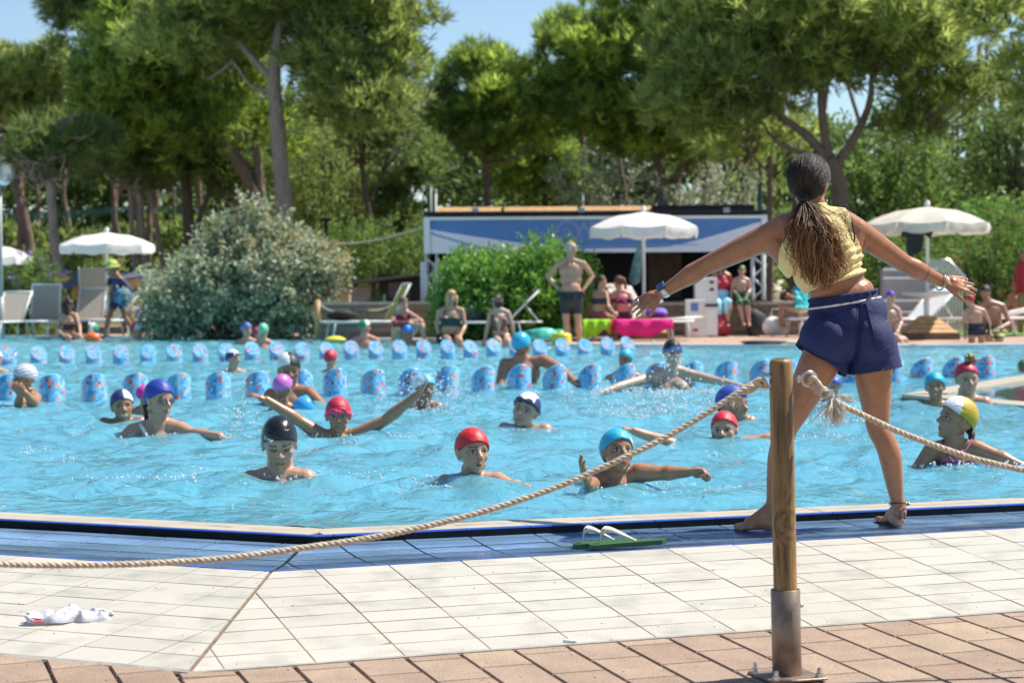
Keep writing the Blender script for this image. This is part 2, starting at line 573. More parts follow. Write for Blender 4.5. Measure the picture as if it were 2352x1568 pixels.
# ---------------------------------------------------------------- overflow gutter of blue tiles
def gut_z(x, y):
 P = Vector((x, y, 0)) - CC
 d = P.dot(BR) if P.dot(SN) >= 0 else P.dot(BL)
 z1 = deck_z(x - 0, y)
 base = -.0383 + (.0079 * P.dot(AR) if P.dot(SN) >= 0 else 0)
 t = min(1, max(0, -d / .577))
 return base * (1 - t) + -.027 * t - .012 * math.sin(PI * t)
gm = MB()
GD = [-.577, -.53, -.405, -.28, -.155, -.03]
for s in (1, -1):
 for d0, d1 in zip([-.60] + GD[1:], GD[1:] + [0.0]):
  pl = strip_poly(d0, d1 + .0005, -3.4, 5.2)[0 if s > 0 else 1]
  a = sum(pl[i][0] * pl[(i + 1) % len(pl)][1] - pl[(i + 1) % len(pl)][0] * pl[i][1] for i in range(len(pl)))
  if a < 0: pl = pl[::-1]
  gm.add([(p[0], p[1], gut_z(*p) - .004) for p in pl], [tuple(range(len(pl)))])
gutter = struct(gm.build('gutter', GROUTB))
grid_tiles('tile', 1, GD, [(c - .419 - .155) * .25 for c in range(-6, 19)], gut_z, .004, BLUET, gutter, .0042)
grid_tiles('tile', -1, GD, [-.06 - .25 * c for c in range(12, -6, -1)], gut_z, .004, BLUET, gutter, .0042)
grid_tiles('tile', 1, [-.03, -.001], [-1, .6, 1.3, 2.0, 2.8, 3.6, 4.4], lambda x, y: gut_z(x, y) + .001, .005, BLUESTRIP, gutter, .0008)
grid_tiles('tile', -1, [-.03, -.001], [-3.2, -2.4, -1.6, -.9, 1], lambda x, y: gut_z(x, y) + .001, .005, BLUESTRIP, gutter, .0008)

# ---------------------------------------------------------------- coping: two rows of beige tiles and a blue nosing
def cop_base(side):
 return (AR, BR) if side > 0 else (AL, BL)
cb = MB()
for s in (1, -1):
 A, B = cop_base(s)
 L = 4.6 if s > 0 else 3.4
 pts = [IC, IC + A * (s * L), TC + A * (s * L), TC]
 poly = [(p.x, p.y) for p in pts]
 a = sum(poly[i][0] * poly[(i + 1) % 4][1] - poly[(i + 1) % 4][0] * poly[i][1] for i in range(4))
 if a < 0: poly = poly[::-1]
 cb.prism(poly, -.3, -.003)
coping = struct(cb.build('coping', GROUTB))
SN2 = Vector((-(TC - IC).y, (TC - IC).x, 0)).normalized()
if SN2.x < 0: SN2 = -SN2
NW = .028
def coping_tiles(side, u_list, nose_list):
 A, B = cop_base(side)
 W = (TC - IC).dot(B)
 rows_ = [.004, (W - NW) / 2 + .002, W - NW]
 us = [side * u for u in u_list]
 sn = (SN2.x, SN2.y) if side > 0 else (-SN2.x, -SN2.y)
 for d0, d1 in zip(rows_[:-1], rows_[1:]):
  for u0, u1 in zip(us[:-1], us[1:]):
   poly = [(p.x, p.y) for p in (IC + A * u0 + B * d0, IC + A * u1 + B * d0, IC + A * u1 + B * d1, IC + A * u0 + B * d1)]
   poly = clip_poly(poly, (IC.x, IC.y), sn)
   if len(poly) >= 3: plate('tile', poly, lambda x, y: .001, .006, BEIGE, coping, .0016)
 # rounded nosing pieces and the upright blue tiles below them
 ns_ = [side * u for u in nose_list]
 for u0, u1 in zip(ns_[:-1], ns_[1:]):
  lo, hi = min(u0, u1) + .0018, max(u0, u1) - .0018
  p0 = TC + A * lo; p1 = TC + A * hi
  b = MB()
  c0 = (p0 + p1) / 2
  prof = [(-NW + .001, .002), (-.010, .003), (-.003, .0005), (0, -.005), (-.001, -.012), (-NW + .001, -.012)]
  vs_ = [p - c0 + B * q + Vector((0, 0, z)) for p in (p0, p1) for q, z in prof]
  k = len(prof)
  fs = [(i, (i + 1) % k, (i + 1) % k + k, i + k) for i in range(k)] + [tuple(range(k))[::-1], tuple(range(k, 2 * k))]
  b.smooth = False; b.add(vs_, fs)
  b.build('nosing', NOSE, coping, c0)
  b = MB()
  r0 = p0 - c0; r1 = p1 - c0
  o_ = B * -.004
  b.add([r0 + o_ + Vector((0, 0, -.045)), r1 + o_ + Vector((0, 0, -.045)), r1 + o_ + Vector((0, 0, -.0125)), r0 + o_ + Vector((0, 0, -.0125)),
    r0 + o_ - B * .01 + Vector((0, 0, -.045)), r1 + o_ - B * .01 + Vector((0, 0, -.045)), r1 + o_ - B * .01 + Vector((0, 0, -.0125)), r0 + o_ - B * .01 + Vector((0, 0, -.0125))],
    [(0, 1, 2, 3), (1, 5, 6, 2), (4, 0, 3, 7), (3, 2, 6, 7)])
  b.build('riser_tile', NOSE, coping, c0)
coping_tiles(1, [-.05] + [.2409 - .25 * 0 + .245 * i for i in range(0, 18)], [0.0, .075] + [.32 + .25 * i for i in range(0, 17)])
coping_tiles(-1, [-.05, .337 - .245] + [.337 + .245 * i for i in range(0, 12)], [0.0, .22] + [.465 + .245 * i for i in range(0, 12)])

# ---------------------------------------------------------------- brick paving
def brick_z(x, y):
 P = Vector((x, y, 0)) - CC
 d = P.dot(BR) if P.dot(SN) >= 0 else P.dot(BL)
 u = P.dot(AR) if P.dot(SN) >= 0 else 0
 return -.137 + .0079 * u - .035 * (d - DECKW)
def brick_mat():
 m, nt, n, l, b = node_mat('brick_paver')
 oi = n.new('ShaderNodeObjectInfo'); tc = n.new('ShaderNodeTexCoord')
 cr = n.new('ShaderNodeValToRGB')
 cr.color_ramp.elements[0].color = (.285, .20, .143, 1); cr.color_ramp.elements[1].color = (.36, .27, .185, 1)
 e = cr.color_ramp.elements.new(.5); e.color = (.32, .23, .168, 1)
 l.new(oi.outputs['Random'], cr.inputs['Fac'])
 geo = n.new('ShaderNodeNewGeometry')
 n1 = n.new('ShaderNodeTexNoise'); n1.inputs['Scale'].default_value = 210; n1.inputs['Detail'].default_value = 3
 l.new(geo.outputs['Position'], n1.inputs['Vector'])
 n2 = n.new('ShaderNodeTexNoise'); n2.inputs['Scale'].default_value = 9; n2.inputs['Detail'].default_value = 5
 l.new(geo.outputs['Position'], n2.inputs['Vector'])
 mr = n.new('ShaderNodeMapRange'); mr.inputs['From Min'].default_value = .3; mr.inputs['From Max'].default_value = .7; mr.inputs['To Min'].default_value = .72; mr.inputs['To Max'].default_value = 1.28
 l.new(n1.outputs['Fac'], mr.inputs['Value'])
 mr2 = n.new('ShaderNodeMapRange'); mr2.inputs['From Min'].default_value = .3; mr2.inputs['From Max'].default_value = .7; mr2.inputs['To Min'].default_value = .85; mr2.inputs['To Max'].default_value = 1.1
 l.new(n2.outputs['Fac'], mr2.inputs['Value'])
 mu = n.new('ShaderNodeMath'); mu.operation = 'MULTIPLY'; l.new(mr.outputs[0], mu.inputs[0]); l.new(mr2.outputs[0], mu.inputs[1])
 s_ = n.new('ShaderNodeVectorMath'); s_.operation = 'SCALE'; l.new(cr.outputs[0], s_.inputs[0]); l.new(mu.outputs[0], s_.inputs['Scale'])
 l.new(s_.outputs[0], b.inputs['Base Color']); b.inputs['Roughness'].default_value = .85
 bp = n.new('ShaderNodeBump'); bp.inputs['Strength'].default_value = .6; bp.inputs['Distance'].default_value = .004
 l.new(n1.outputs['Fac'], bp.inputs['Height']); l.new(bp.outputs[0], b.inputs['Normal'])
 return m
BRICK = brick_mat()
SAND = mat('joint_sand', (.22, .17, .12), .95, var=.5, scale=60, bump=.6, bscale=200)
bb = MB()
big = [(-3.2, 3.0), (5.0, 3.0), (5.0, 8.5), (-3.2, 8.5)]
for s, B in ((1, BR), (-1, BL)):
 poly = clip_poly(big, (CC + B * (DECKW + .006)).to_2d(), (B.x, B.y))
 poly = clip_poly(poly, (CC.x, CC.y), (SN.x * s, SN.y * s))
 bb.add([(p[0], p[1], brick_z(*p) - .013) for p in poly], [tuple(range(len(poly)))])
paving = struct(bb.build('brick_paving', SAND))
BP, BLEN = .1563, .25
def brick_mesh(poly, c, zc):
 """a paver with worn, chamfered edges"""
 b = MB(); n_ = len(poly)
 q = [(p[0] - c[0], p[1] - c[1]) for p in poly]
 def inset(g):
  cur = list(q)
  for i in range(n_):
   a, e = Vector(q[i]), Vector(q[(i + 1) % n_]) - Vector(q[i])
   nn = Vector((-e.y, e.x)).normalized(); cur = clip_poly(cur, a + nn * g, nn)
  return cur
 top = inset(.0026)
 if len(top) != n_: top = inset(.002)
 if len(top) != n_: top = list(q)
 zz = lambda p, h: brick_z(p[0] + c[0], p[1] + c[1]) - zc + h
 vs_ = [(p[0], p[1], zz(p, -.03)) for p in q] + [(p[0], p[1], zz(p, -.006)) for p in q] + [(p[0], p[1], zz(p, 0)) for p in top]
 fs = []
 for r_ in range(2):
  for i in range(n_): fs.append((r_ * n_ + i, r_ * n_ + (i + 1) % n_, (r_ + 1) * n_ + (i + 1) % n_, (r_ + 1) * n_ + i))
 fs.append(tuple(range(2 * n_, 3 * n_)))
 b.add(vs_, fs, False)
 return b
for ci in range(-12, 26):
 u0 = -.0162 + BP * ci
 off = (.06 if ci % 2 else .185) + random.uniform(-.008, .008) - BLEN
 for ri in range(-6, 7):
  d0 = DECKW + .024 + off + BLEN * ri
  if d0 > 2.6: continue
  gx, gy = .0042 + random.uniform(-.0015, .0015), .0028
  pts = [CC + AR * u + BR * d for u, d in ((u0 + gx, d0 + gy), (u0 + gx, d0 + BLEN - gy), (u0 + BP - gx, d0 + BLEN - gy), (u0 + BP - gx, d0 + gy))]
  poly = [(p.x, p.y) for p in pts]
  a = sum(poly[i][0] * poly[(i + 1) % 4][1] - poly[(i + 1) % 4][0] * poly[i][1] for i in range(4))
  if a < 0: poly = poly[::-1]
  mid_ = Vector((sum(p[0] for p in poly) / 4, sum(p[1] for p in poly) / 4, 0))
  B = BR if (mid_ - CC).dot(SN) > 0 else BL
  poly = clip_poly(poly, (CC + B * (DECKW + .022)).to_2d(), (B.x, B.y))
  if len(poly) < 3: continue
  c = (sum(p[0] for p in poly) / len(poly), sum(p[1] for p in poly) / len(poly))
  px = c[0] / c[1] * F + 512
  if px < -260 or px > 1300 or c[1] < 4.0: continue
  zc = brick_z(*c) + random.uniform(-.002, .002)
  bm_ = brick_mesh(poly, c, zc)
  if bm_: bm_.build('brick', BRICK, paving, (c[0], c[1], zc))
# cement fillet along the tiles
cf = MB()
for s, B in ((1, BR), (-1, BL)):
 pl = strip_poly(DECKW + .001, DECKW + .02, -3.4, 5.2)[0 if s > 0 else 1]
 a = sum(pl[i][0] * pl[(i + 1) % len(pl)][1] - pl[(i + 1) % len(pl)][0] * pl[i][1] for i in range(len(pl)))
 if a < 0: pl = pl[::-1]
 cf.prism(pl, [brick_z(*p) - .05 for p in pl], [brick_z(*p) + .0015 for p in pl])
struct(cf.build('cement_edge', mat('cement', (.30, .28, .25), .9, var=.25, scale=25, bump=.4, bscale=120)))

# ---------------------------------------------------------------- far bank: coping, paved deck, soil, grass
FARCOP = mat('far_coping', (.60, .60, .58), .35, var=.1, scale=6)
fc = MB()
for (x0, y0), (x1, y1) in zip(FAR[:-1], FAR[1:]):
 d = Vector((x1 - x0, y1 - y0, 0)).normalized(); nn = Vector((-d.y, d.x, 0))
 p = [Vector((x0, y0, 0)), Vector((x1, y1, 0)), Vector((x1, y1, 0)) + nn * .42, Vector((x0, y0, 0)) + nn * .42]
 fc.prism([(q.x, q.y) for q in p], -.4, .05)
struct(fc.build('far_coping', FARCOP))
def pave_mat():
 m, nt, n, l, b = node_mat('far_paving')
 geo = n.new('ShaderNodeNewGeometry')
 br = n.new('ShaderNodeTexBrick'); br.inputs['Scale'].default_value = 1
 br.inputs['Brick Width'].default_value = .25; br.inputs['Row Height'].default_value = .157; br.inputs['Mortar Size'].default_value = .008
 br.inputs['Color1'].default_value = (.38, .25, .19, 1); br.inputs['Color2'].default_value = (.45, .31, .23, 1); br.inputs['Mortar'].default_value = (.2, .15, .11, 1)
 l.new(geo.outputs['Position'], br.inputs['Vector'])
 ns = n.new('ShaderNodeTexNoise'); ns.inputs['Scale'].default_value = 1.3; ns.inputs['Detail'].default_value = 6
 l.new(geo.outputs['Position'], ns.inputs['Vector'])
 mr = n.new('ShaderNodeMapRange'); mr.inputs['To Min'].default_value = .7; mr.inputs['To Max'].default_value = 1.3
 l.new(ns.outputs['Fac'], mr.inputs['Value'])
 s_ = n.new('ShaderNodeVectorMath'); s_.operation = 'SCALE'; l.new(br.outputs['Color'], s_.inputs[0]); l.new(mr.outputs[0], s_.inputs['Scale'])
 l.new(s_.outputs[0], b.inputs['Base Color']); b.inputs['Roughness'].default_value = .85
 return m
fd = MB()
fx = [p[0] for p in FAR]; fy = [p[1] for p in FAR]
back = [(30, 47), (12, 44), (6, 42), (0, 44), (-5, 46), (-12, 52), (-30, 58)]
poly = [(x, y + .425) for x, y in FAR] + back
fd.prism(poly, -.4, .045)
struct(fd.build('far_deck', pave_mat()))
def ground_mat():
 m, nt, n, l, b = node_mat('pine_ground')
 geo = n.new('ShaderNodeNewGeometry')
 ns = n.new('ShaderNodeTexNoise'); ns.inputs['Scale'].default_value = .6; ns.inputs['Detail'].default_value = 8
 l.new(geo.outputs['Position'], ns.inputs['Vector'])
 cr = n.new('ShaderNodeValToRGB')
 cr.color_ramp.elements[0].position = .35; cr.color_ramp.elements[0].color = (.10, .075, .045, 1)
 cr.color_ramp.elements[1].position = .7; cr.color_ramp.elements[1].color = (.22, .17, .10, 1)
 l.new(ns.outputs['Fac'], cr.inputs['Fac']); l.new(cr.outputs[0], b.inputs['Base Color']); b.inputs['Roughness'].default_value = .95
 return m
gr = MB()
gr.add([(x, y + .4, -.02) for x, y in FAR] + [(700, 33.4, -.02), (700, 900, 1.5), (-700, 900, 1.5), (-700, 50.9, -.02)], [tuple(range(len(FAR) + 4))])
# in front of and beside the near deck
gr.add([(-700, -300, -.6), (700, -300, -.6), (700, 3.3, -.55), (-700, 3.3, -.55)], [(0, 1, 2, 3)])
gr.add([(5.6, 3.3, -.55), (700, 3.3, -.55), (700, 33.4, -.02), (30.2, 33.4, -.02), (30.2, 18, -.02)], [(0, 1, 2, 3, 4)])
gr.add([(-700, 3.3, -.55), (-4, 3.3, -.55), (-30.2, 20, -.02), (-30.2, 51, -.02), (-700, 51, -.02)], [(0, 1, 2, 3, 4)])
gr.add([(-4, 3.3, -.55), (5.6, 3.3, -.55), (5.6, 3.3, -.3), (5.6, 8, -.3), (-4, 8, -.3)], [(0, 1, 3, 4)])
struct(gr.build('ground', ground_mat()))
# ================================================================ trees and shrubs
def leaf_mat(name, col, col2, trans=.35, rough=.55, spec=.4):
 m, nt, n, l, b = node_mat(name)
 at_ = n.new('ShaderNodeAttribute'); at_.attribute_name = 'tint'
 mx = n.new('ShaderNodeMix'); mx.data_type = 'RGBA'
 mx.inputs['A'].default_value = (*col, 1); mx.inputs['B'].default_value = (*col2, 1)
 l.new(at_.outputs['Fac'], mx.inputs['Factor'])
 l.new(mx.outputs['Result'], b.inputs['Base Color'])
 b.inputs['Roughness'].default_value = rough; b.inputs['Specular IOR Level'].default_value = spec
 tr = n.new('ShaderNodeBsdfTranslucent')
 hs = n.new('ShaderNodeHueSaturation'); hs.inputs['Saturation'].default_value = 1.0; hs.inputs['Value'].default_value = 1.5
 l.new(mx.outputs['Result'], hs.inputs['Color']); l.new(hs.outputs[0], tr.inputs['Color'])
 ms = n.new('ShaderNodeMixShader'); ms.inputs[0].default_value = trans
 l.new(b.outputs[0], ms.inputs[1]); l.new(tr.outputs[0], ms.inputs[2])
 l.new(ms.outputs[0], n['Material Output'].inputs['Surface'])
 return m
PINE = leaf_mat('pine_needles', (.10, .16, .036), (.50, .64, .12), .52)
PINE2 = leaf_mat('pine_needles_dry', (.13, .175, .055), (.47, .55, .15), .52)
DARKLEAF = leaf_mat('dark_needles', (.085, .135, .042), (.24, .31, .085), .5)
BROAD = leaf_mat('broad_leaves', (.09, .165, .04), (.22, .32, .075), .5)
GREENSHRUB = leaf_mat('pittosporum_leaves', (.075, .19, .03), (.26, .45, .07), .45, .35, .6)
SILVER = leaf_mat('silver_leaves', (.13, .175, .08), (.72, .73, .54), .35, .45, .5)
DRYTIP = leaf_mat('golden_tips', (.34, .27, .12), (.5, .42, .22), .4)
def bark_mat(name, c1, c2, sc_=7):
 m, nt, n, l, b = node_mat(name)
 tc = n.new('ShaderNodeTexCoord'); mp = n.new('ShaderNodeMapping'); mp.inputs['Scale'].default_value = (1, 1, .35)
 l.new(tc.outputs['Object'], mp.inputs['Vector'])
 v = n.new('ShaderNodeTexVoronoi'); v.inputs['Scale'].default_value = sc_
 n1 = n.new('ShaderNodeTexNoise'); n1.inputs['Scale'].default_value = sc_ * 1.5; n1.inputs['Detail'].default_value = 8
 l.new(mp.outputs[0], v.inputs['Vector']); l.new(mp.outputs[0], n1.inputs['Vector'])
 cr = n.new('ShaderNodeMix'); cr.data_type = 'RGBA'; cr.inputs['A'].default_value = (*c1, 1); cr.inputs['B'].default_value = (*c2, 1)
 l.new(n1.outputs['Fac'], cr.inputs['Factor']); l.new(cr.outputs['Result'], b.inputs['Base Color'])
 bp = n.new('ShaderNodeBump'); bp.inputs['Strength'].default_value = .9; bp.inputs['Distance'].default_value = .05
 l.new(v.outputs['Distance'], bp.inputs['Height']); l.new(bp.outputs[0], b.inputs['Normal'])
 b.inputs['Roughness'].default_value = .9
 return m
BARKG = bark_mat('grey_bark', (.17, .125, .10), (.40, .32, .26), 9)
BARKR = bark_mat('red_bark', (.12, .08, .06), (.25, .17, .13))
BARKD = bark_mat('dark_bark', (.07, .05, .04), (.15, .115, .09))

def unit(v):
 return v / (np.linalg.norm(v, axis=-1, keepdims=True) + 1e-9)
def tufts(cent, dirs, size, blades, width, tint, r_, spread=.75, tri=False):
 """needle bunches: at every centre a few thin blades fan out round a direction"""
 N = len(cent)
 c = np.repeat(cent, blades, 0); d = np.repeat(dirs, blades, 0)
 d = unit(d + r_.normal(0, spread, d.shape) * .8)
 L = (size * r_.uniform(.6, 1.25, (len(c), 1)))
 s = unit(np.cross(d, r_.normal(0, 1, d.shape))) * (width * .5) * r_.uniform(.7, 1.3, (len(c), 1))
 a = c - s * .6; b = c + s * .6
 mid1 = c + d * L * .55 + s; mid0 = c + d * L * .55 - s; tip = c + d * L
 v = np.stack([a, b, mid1, tip, mid0], 1).reshape(-1, 3)
 k = np.arange(len(c)) * 5
 quads = np.stack([k, k + 1, k + 2, k + 4], 1); tris = np.stack([k + 4, k + 2, k + 3], 1)
 t = np.repeat(np.repeat(tint, blades), 5)
 return v, quads, tris, t
def leaves(cent, dirs, L, W, tint, r_):
 """single leaves: bent rhombs"""
 n_ = len(cent)
 d = unit(dirs + r_.normal(0, .6, dirs.shape))
 s = unit(np.cross(d, r_.normal(0, 1, d.shape)))
 up = np.cross(s, d)
 L = L * r_.uniform(.6, 1.25, (n_, 1)); W = W * r_.uniform(.7, 1.25, (n_, 1))
 a = cent; b = cent + d * L * .5 + s * W * .5 + up * W * .12; c = cent + d * L; e = cent + d * L * .5 - s * W * .5 + up * W * .12
 v = np.stack([a, b, c, e], 1).reshape(-1, 3)
 k = np.arange(n_) * 4
 return v, None, np.concatenate([np.stack([k, k + 1, k + 2], 1), np.stack([k, k + 2, k + 3], 1)]), np.repeat(tint, 4)
def tint_mesh(me, t):
 a = me.attributes.new('tint', 'FLOAT', 'POINT')
 a.data.foreach_set('value', np.clip(t, 0, 1).astype(np.float32))
def sphere_pts(n_, r_):
 return unit(r_.normal(0, 1, (n_, 3)))

def crown_mesh(name, blobs, seed, per=48, tuft=.34, width=.032, blades=9, clump=.66, dens=.82, up=.8, flat=.75):
 """blobs: (x, y, z, rx, ry, rz) in the tree's own coordinates. Each is filled with clumps of needle bunches, denser towards its skin"""
 r_ = np.random.default_rng(seed)
 cs, ds, ts = [], [], []
 for (bx_, by_, bz_, rx, ry, rz) in blobs:
  rx, ry, rz = (max(.25, q_ - .75 * clump) for q_ in (rx, ry, rz))
  ncl = max(3, int(dens * 8.0 * (rx * ry + ry * rz + rx * rz) / 3 / (clump * clump)))
  dirc = sphere_pts(ncl, r_)
  rad = r_.uniform(.35, 1.05, (ncl, 1)) ** .45
  cc = np.array([bx_, by_, bz_]) + dirc * rad * np.array([rx, ry, rz])
  cr_ = clump * r_.uniform(.45, 1.2, ncl)
  for q in range(ncl):
   m_ = int(per * (cr_[q] / clump) ** 2)
   dd = sphere_pts(m_, r_)
   dd[:, 2] = np.abs(dd[:, 2]) * np.where(r_.random(m_) < .8, 1, -1)
   p = cc[q] + dd * cr_[q] * np.array([1, 1, flat]) * r_.uniform(.55, 1.0, (m_, 1))
   cs.append(p); ds.append(unit(dd * .8 + dirc[q] * .3 + np.array([0, 0, up])))
   ts.append(np.clip(r_.beta(1.3, 2.4, m_) * 1.25 + r_.normal(-.05, .16), 0, 1))
 cent = np.concatenate(cs); dirs = np.concatenate(ds); t = np.concatenate(ts)
 v, q, tr, tt = tufts(cent, dirs, tuft, blades, width, t, r_)
 me = np_mesh(name, v, tr, q)
 tint_mesh(me, tt)
 return me
def bush_mesh(name, blobs, seed, count, L, W, spread=1.0, skin=.5):
 r_ = np.random.default_rng(seed)
 vol = np.array([b[3] * b[4] * b[5] for b in blobs]) ** (2 / 3); vol = vol / vol.sum()
 cs, ds = [], []
 for b, w in zip(blobs, vol):
  n_ = int(count * w)
  # sprays of leaves round many little twigs
  k = max(6, n_ // 26)
  d0 = sphere_pts(k, r_); rad = r_.uniform(skin ** 3, 1.06 ** 3, (k, 1)) ** (1 / 3)
  tw = np.array(b[:3]) + d0 * rad * np.array(b[3:])
  td = unit(d0 + np.array([0, 0, .5]) + r_.normal(0, .3, d0.shape))
  i = r_.integers(0, k, n_)
  pos = tw[i] + td[i] * r_.uniform(-.9, .9, (n_, 1)) * L * 2.6 + r_.normal(0, L * .55, (n_, 3))
  cs.append(pos); ds.append(unit(td[i] * .6 + r_.normal(0, .6, (n_, 3)) + np.array([0, 0, .25])))
 cent = np.concatenate(cs); dirs = np.concatenate(ds)
 t = r_.beta(1.1, 2.0, len(cent))
 keep = cent[:, 2] > .02
 v, q, tr, tt = leaves(cent[keep], dirs[keep], L, W, t[keep], r_)
 me = np_mesh(name, v, tr, q)
 tint_mesh(me, tt)
 return me

def wob(pts, rads, seed, amp=.05, sub=4):
 """a limb through the given points with some bends in between"""
 r_ = random.Random(seed)
 P = [Vector(p) for p in pts]; out = []; rr = []
 for i in range(len(P) - 1):
  p0 = P[max(0, i - 1)]; p1 = P[i]; p2 = P[i + 1]; p3 = P[min(len(P) - 1, i + 2)]
  for k in range(sub):
   t = k / sub
   q = .5 * ((2 * p1) + (p2 - p0) * t + (2 * p0 - 5 * p1 + 4 * p2 - p3) * t * t + (3 * p1 - p0 - 3 * p2 + p3) * t ** 3)
   if i + k: q = q + Vector((r_.uniform(-1, 1), r_.uniform(-1, 1), r_.uniform(-.3, .3))) * amp
   out.append(q); rr.append((rads[i] * (1 - t) + rads[i + 1] * t) * r_.uniform(.95, 1.05))
 out.append(P[-1]); rr.append(rads[-1])
 return out, rr

def tree(name, label, Y, limbs, blobs, bark, leaf, seed, group='pines round the pool', base=None, twigs=40, sc_=1.0, **kw):
 """limbs: lists of (vx, vy, r[, dy]) as measured in the photograph at depth Y; blobs: (vx, vy, rx, ry, rz[, dy]) likewise, radii in metres"""
 b0 = limbs[0][0]
 o = at(b0[0], b0[1], Y)
 base = Vector((o.x, Y, -.05))
 root = thing(name, label, 'tree', base, 0, group)
 for li, limb in enumerate(limbs):
  pts = [at(p[0], p[1], Y + (p[3] if len(p) > 3 else 0)) - base for p in limb]
  rads = [p[2] * .56 for p in limb]
  if li == 0: pts = [Vector((pts[0].x, pts[0].y, -.3))] + pts; rads = [rads[0] * 1.25] + rads
  P, rr = wob(pts, rads, seed * 31 + li, amp=max(.015, rads[-1] * .25))
  mb = MB(); mb.tube(P, rr, n=10 if li == 0 else 7)
  mb.build('trunk' if li == 0 else 'limb', bark, root)
 if blobs:
  bl = []
  for b in blobs:
   c = at(b[0], b[1], Y + (b[5] if len(b) > 5 else 0)) - base
   bl.append((c.x, c.y, c.z, b[2] * sc_, b[3] * sc_, b[4] * sc_))
  me = crown_mesh('crown', bl, seed, **kw)
  link('crown', me, leaf, root)
  # thin bare twigs that carry the crown
  if twigs:
   r_ = random.Random(seed)
   mb = MB()
   ends = [[at(p[0], p[1], Y + (p[3] if len(p) > 3 else 0)) - base for p in limb] for limb in limbs]
   nodes = [q for e in ends for q in e[1:]] or [ends[0][-1]]
   for b in bl:
    for _ in range(max(2, twigs // len(bl))):
     a = Vector((r_.gauss(0, 1), r_.gauss(0, 1), r_.gauss(0, 1))).normalized()
     tip = Vector(b[:3]) + Vector((a.x * b[3], a.y * b[4], a.z * b[5])) * r_.uniform(.4, .95)
     st = min(nodes, key=lambda q: (q - tip).length)
     mid = st.lerp(tip, .5) + Vector((r_.uniform(-.3, .3), r_.uniform(-.3, .3), r_.uniform(-.5, .1)))
     P, rr = wob([st, mid, tip], [.05, .03, .012], r_.random(), amp=.05, sub=3)
     mb.tube(P, rr, n=4, caps=False)
   stuff(mb.build('twigs', bark, root))
 return root

# the tall grey-trunked pine and its crown
tree('pine_tree', 'tall pine with straight pale grey trunk rising behind the silvery shrub', 50,
  [[(668, 690, .42), (652, 480, .36), (637, 300, .34), (628, 160, .30), (640, 60, .2), (650, -60, .12)],
  [(634, 190, .22), (580, 135, .17), (520, 60, .12), (480, -20, .08)],
  [(640, 150, .2), (700, 105, .17), (775, 48, .14), (850, 0, .08)],
  [(628, 215, .12), (575, 195, .08), (535, 140, .06)],
  [(650, 40, .12), (720, 20, .1), (800, -40, .06)]],
  [(835, 20, 1.4, 2.0, 1.2), (780, -30, 1.8, 2.4, 1.2), (650, -50, 2.5, 2.5, 1.2), (500, 10, 2.0, 2.2, 1.1), (420, 90, 1.6, 2, 1.0), (860, 130, 1.4, 1.8, 1.3),
  (905, 225, 1.0, 1.6, 1.0), (800, 245, 1.4, 1.8, 1.1), (780, 160, 1.5, 1.8, 1.0), (560, 110, 1.4, 1.6, .8, 2), (945, 50, .5, .6, .5), (740, 260, .9, 1.2, .7), (700, 60, 1.2, 1.4, .8), (720, -10, 1.5, 1.6, .9), (580, 40, 1.2, 1.4, .8)],
  BARKG, PINE2, 11, per=52, sc_=1.09)
tree('pine_tree', 'leaning pine with reddish brown trunk tilting away beside the grey trunk', 54,
  [[(606, 640, .42), (600, 500, .38), (560, 390, .33), (490, 290, .28), (440, 225, .2), (395, 140, .12)],
  [(600, 480, .28), (592, 380, .22), (585, 320, .15), (600, 250, .1)], [(480, 280, .12), (400, 200, .08), (340, 205, .05)]],
  [(430, 100, 2.8, 3, 2.0), (320, 110, 1.8, 2.2, 1.9), (420, 60, 2.5, 2.5, 1.6), (330, 210, 2.1, 2.2, 1.3), (500, 250, 2.4, 2.4, 1.3), (600, 330, 1.6, 2, .9, 4), (230, 260, 1.0, 1.2, 1.0), (390, 300, 2.3, 2.2, 1.1)],
  BARKR, PINE, 12, per=50, sc_=1.06)
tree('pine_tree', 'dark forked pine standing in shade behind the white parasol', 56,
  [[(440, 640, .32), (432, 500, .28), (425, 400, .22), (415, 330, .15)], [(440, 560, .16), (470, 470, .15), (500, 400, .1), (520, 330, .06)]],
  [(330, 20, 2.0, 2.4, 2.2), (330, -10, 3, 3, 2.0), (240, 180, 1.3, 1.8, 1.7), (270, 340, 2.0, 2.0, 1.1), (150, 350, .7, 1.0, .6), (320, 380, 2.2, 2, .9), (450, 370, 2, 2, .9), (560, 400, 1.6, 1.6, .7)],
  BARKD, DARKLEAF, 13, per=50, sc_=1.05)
tree('pine_tree', 'slender pines with sunlit yellow green tops at the picture edge', 58,
  [[(80, 640, .28), (60, 520, .26), (25, 380, .22), (14, 300, .15)], [(50, 560, .2), (40, 420, .16), (38, 310, .12), (52, 265, .08)], [(60, 330, .1), (95, 310, .08), (108, 280, .05)]],
  [(30, 220, 1.8, 1.8, 1.4), (90, 250, .9, 1.2, 1.2), (-40, 230, 1.6, 1.8, 1.4), (60, 290, 1.3, 1.4, .8), (0, 150, 1.0, 1.0, .6), (70, 170, .6, .8, .6), (130, 200, .7, .9, .8), (120, 130, .45, .7, .5)],
  BARKR, PINE2, 14, per=50)
tree('pine_tree', 'straight pine trunk beside the purple flowers', 50,
  [[(137, 660, .26), (124, 520, .22), (115, 400, .2), (130, 280, .14)]], [(140, 330, 1.6, 1.6, 1.0), (90, 370, 1.2, 1.2, .7)], BARKG, DARKLEAF, 15, per=50)
